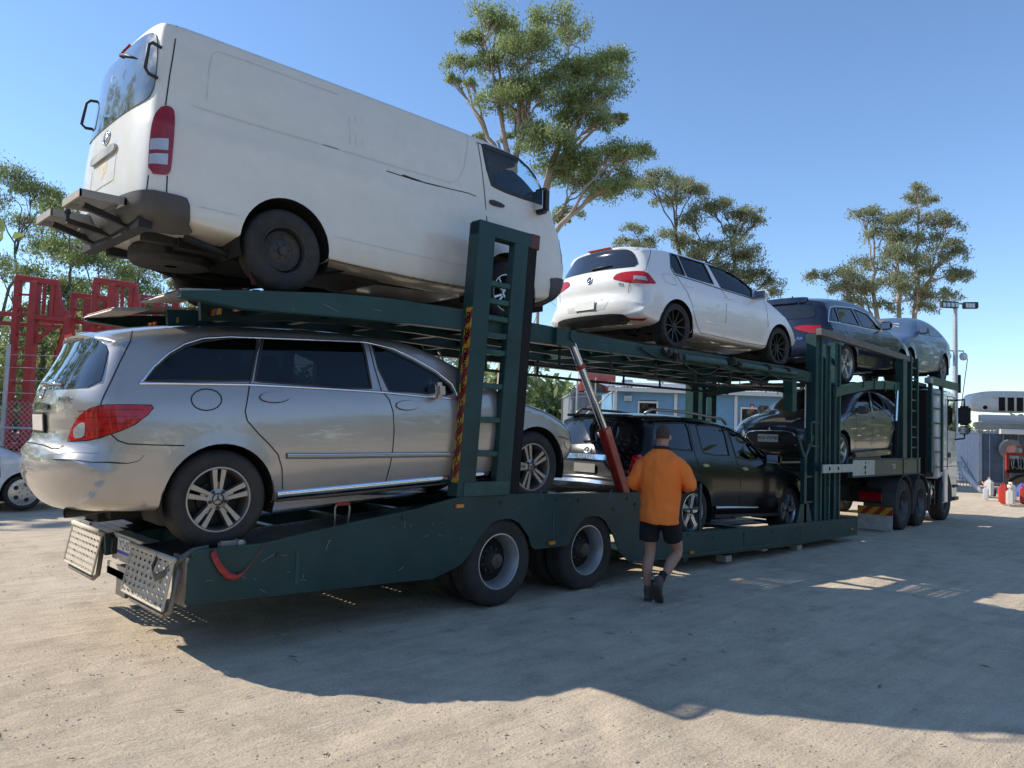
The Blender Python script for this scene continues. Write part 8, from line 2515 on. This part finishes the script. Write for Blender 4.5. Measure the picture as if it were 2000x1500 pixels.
# shirt: torso and sleeves
sh = MB()
loft(sh, [((-.005, 0, .80), (1, 0, 0), .185, (0, 1, 0), .228), ((.0, 0, .87), (1, 0, 0), .188, (0, 1, 0), .228), ((.02, 0, 1.00), (1, 0, 0), .185, (0, 1, 0), .226), ((.025, 0, 1.12), (1, 0, 0), .180, (0, 1, 0), .226), ((.01, 0, 1.26), (1, 0, 0), .170, (0, 1, 0), .232), ((-.005, 0, 1.38), (1, 0, 0), .150, (0, 1, 0), .232), ((-.005, 0, 1.46), (1, 0, 0), .122, (0, 1, 0), .215), ((.005, 0, 1.525), (1, 0, 0), .090, (0, 1, 0), .150), ((.02, 0, 1.57), (1, 0, 0), .072, (0, 1, 0), .085)], 28)
for (s_, e_, w_) in ((SHL, ELL, WRL), (SHR, ELR, WRR)):
    s_, e_, w_ = Vector(s_), Vector(e_), Vector(w_)
    limb(sh, [s_ + Vector((0, -.05 if s_.y > 0 else .05, 0)), s_.lerp(e_, .35), s_.lerp(e_, .75), e_, e_.lerp(w_, .35), e_.lerp(w_, .80)], [.078, .086, .076, .072, .068, .058])
shm = remesh(sh, 'shirt', .011, 4)
# cloth folds
nrm = [v.normal.copy() for v in shm.vertices]
for n, v in zip(nrm, shm.vertices):
    c_ = v.co
    f = noise.fractal(Vector((c_.x * 3, c_.y * 6, c_.z * 4.5)), 1.0, 2.0, 3) * .016 + math.sin(c_.z * 26 + 9 * noise.noise(Vector((c_.x * 4, c_.y * 4, c_.z * 2)))) * .0035 * (1 if abs(c_.y) > .2 else .5)
    v.co += n * f
shirt = link('shirt', shm, None, MAN)
shm.materials.append(M_SHIRT); shm.materials.append(M_NAVY)
for p in shm.polygons:
    c_ = p.center
    if (c_.x > .06 + .03 * math.sin(c_.z * 9) and c_.z < 1.10 and c_.y < -.08) or (c_.x > .115 and c_.z < 1.34):
        p.material_index = 1
col_ = MB(); 
N = 20
col_.tube([(.025 + .080 * math.cos(t), .088 * math.sin(t), 1.572 - .012 * math.cos(t)) for t in np.linspace(0, 2 * math.pi, N)], .016, 8, False); col_.obj('collar', M_NAVY, MAN, smooth=True)
# shorts
so = MB()
loft(so, [((0, 0, .78), (1, 0, 0), .165, (0, 1, 0), .20), ((0, 0, .86), (1, 0, 0), .17, (0, 1, 0), .205), ((0, 0, .96), (1, 0, 0), .160, (0, 1, 0), .20)], 24)
limb(so, [(0, .10, .88), (.02, .115, .76), (.03, .122, .61)], [.118, .115, .112]); limb(so, [(0, -.10, .88), (.07, -.12, .76), (.135, -.135, .63)], [.118, .115, .112])
link('shorts', remesh(so, 'shorts', .011, 3), M_SHORTS, MAN)
# socks and boots
for (an, pit, yw) in ((ANL, 0.0, .05), (ANR, 0.78, -.05)):
    a = Vector(an)
    kn = Vector(KNL if an is ANL else KNR)
    s = MB(); limb(s, [a, a.lerp(kn, .14), a.lerp(kn, .27)], [.044, .047, .052]); s.obj('sock', M_SOCK, MAN, smooth=True)
    Rm = Matrix.Rotation(yw, 3, 'Z') @ Matrix.Rotation(pit, 3, 'Y')
    def T(p): return a + Rm @ Vector(p)
    bt = MB()
    limb(bt, [T((-.02, 0, .05)), T((-.015, 0, .0)), T((.0, 0, -.05))], [.050, .056, .056])
    limb(bt, [T((-.075, 0, -.058)), T((-.03, 0, -.055)), T((.06, 0, -.060)), T((.13, 0, -.068)), T((.185, 0, -.074))], [.036, .046, .046, .042, .026])
    link('boot', remesh(bt, 'boot', .009, 3), M_BOOT, MAN)
    sl = MB()
    out_ = [(-.115, -.035), (-.115, .035), (-.06, .044), (.04, .042), (.13, .052), (.19, .04), (.215, 0), (.19, -.04), (.13, -.052), (.04, -.042), (-.06, -.044)]
    sl.add([T((x, y, -.112)) for x, y in out_] + [T((x, y, -.085)) for x, y in out_], [tuple(range(11))[::-1], tuple(range(11, 22))] + [(i, (i + 1) % 11, 11 + (i + 1) % 11, 11 + i) for i in range(11)])
    sl.obj('sole', M_SOLE, MAN)
# hair: short back and sides
hr = MB(); ball(hr, (.078, 0, 1.708), (.104, .084, .112), 26)
me = hr.me('hair', smooth=True)
bm_ = bmesh.new(); bm_.from_mesh(me)
bmesh.ops.delete(bm_, geom=[v for v in bm_.verts if (v.co.x > .135 and v.co.z < 1.755) or v.co.z < 1.655 or (v.co.x > .09 and v.co.z < 1.69)], context='VERTS')
bm_.to_mesh(me); bm_.free()
link('hair', me, M_HAIR, MAN)
o = MB(); rbox(o, (.335, -.17, 1.17), (.02, .08, .15), .006); o = o.obj('phone', M_BLACKG, None); o.parent = None
o.matrix_world = MAN.matrix_world.copy(); tag(o, 'dark phone held in front of the man in orange', 'phone')

MAN.scale = (.97, .92, 1.0)
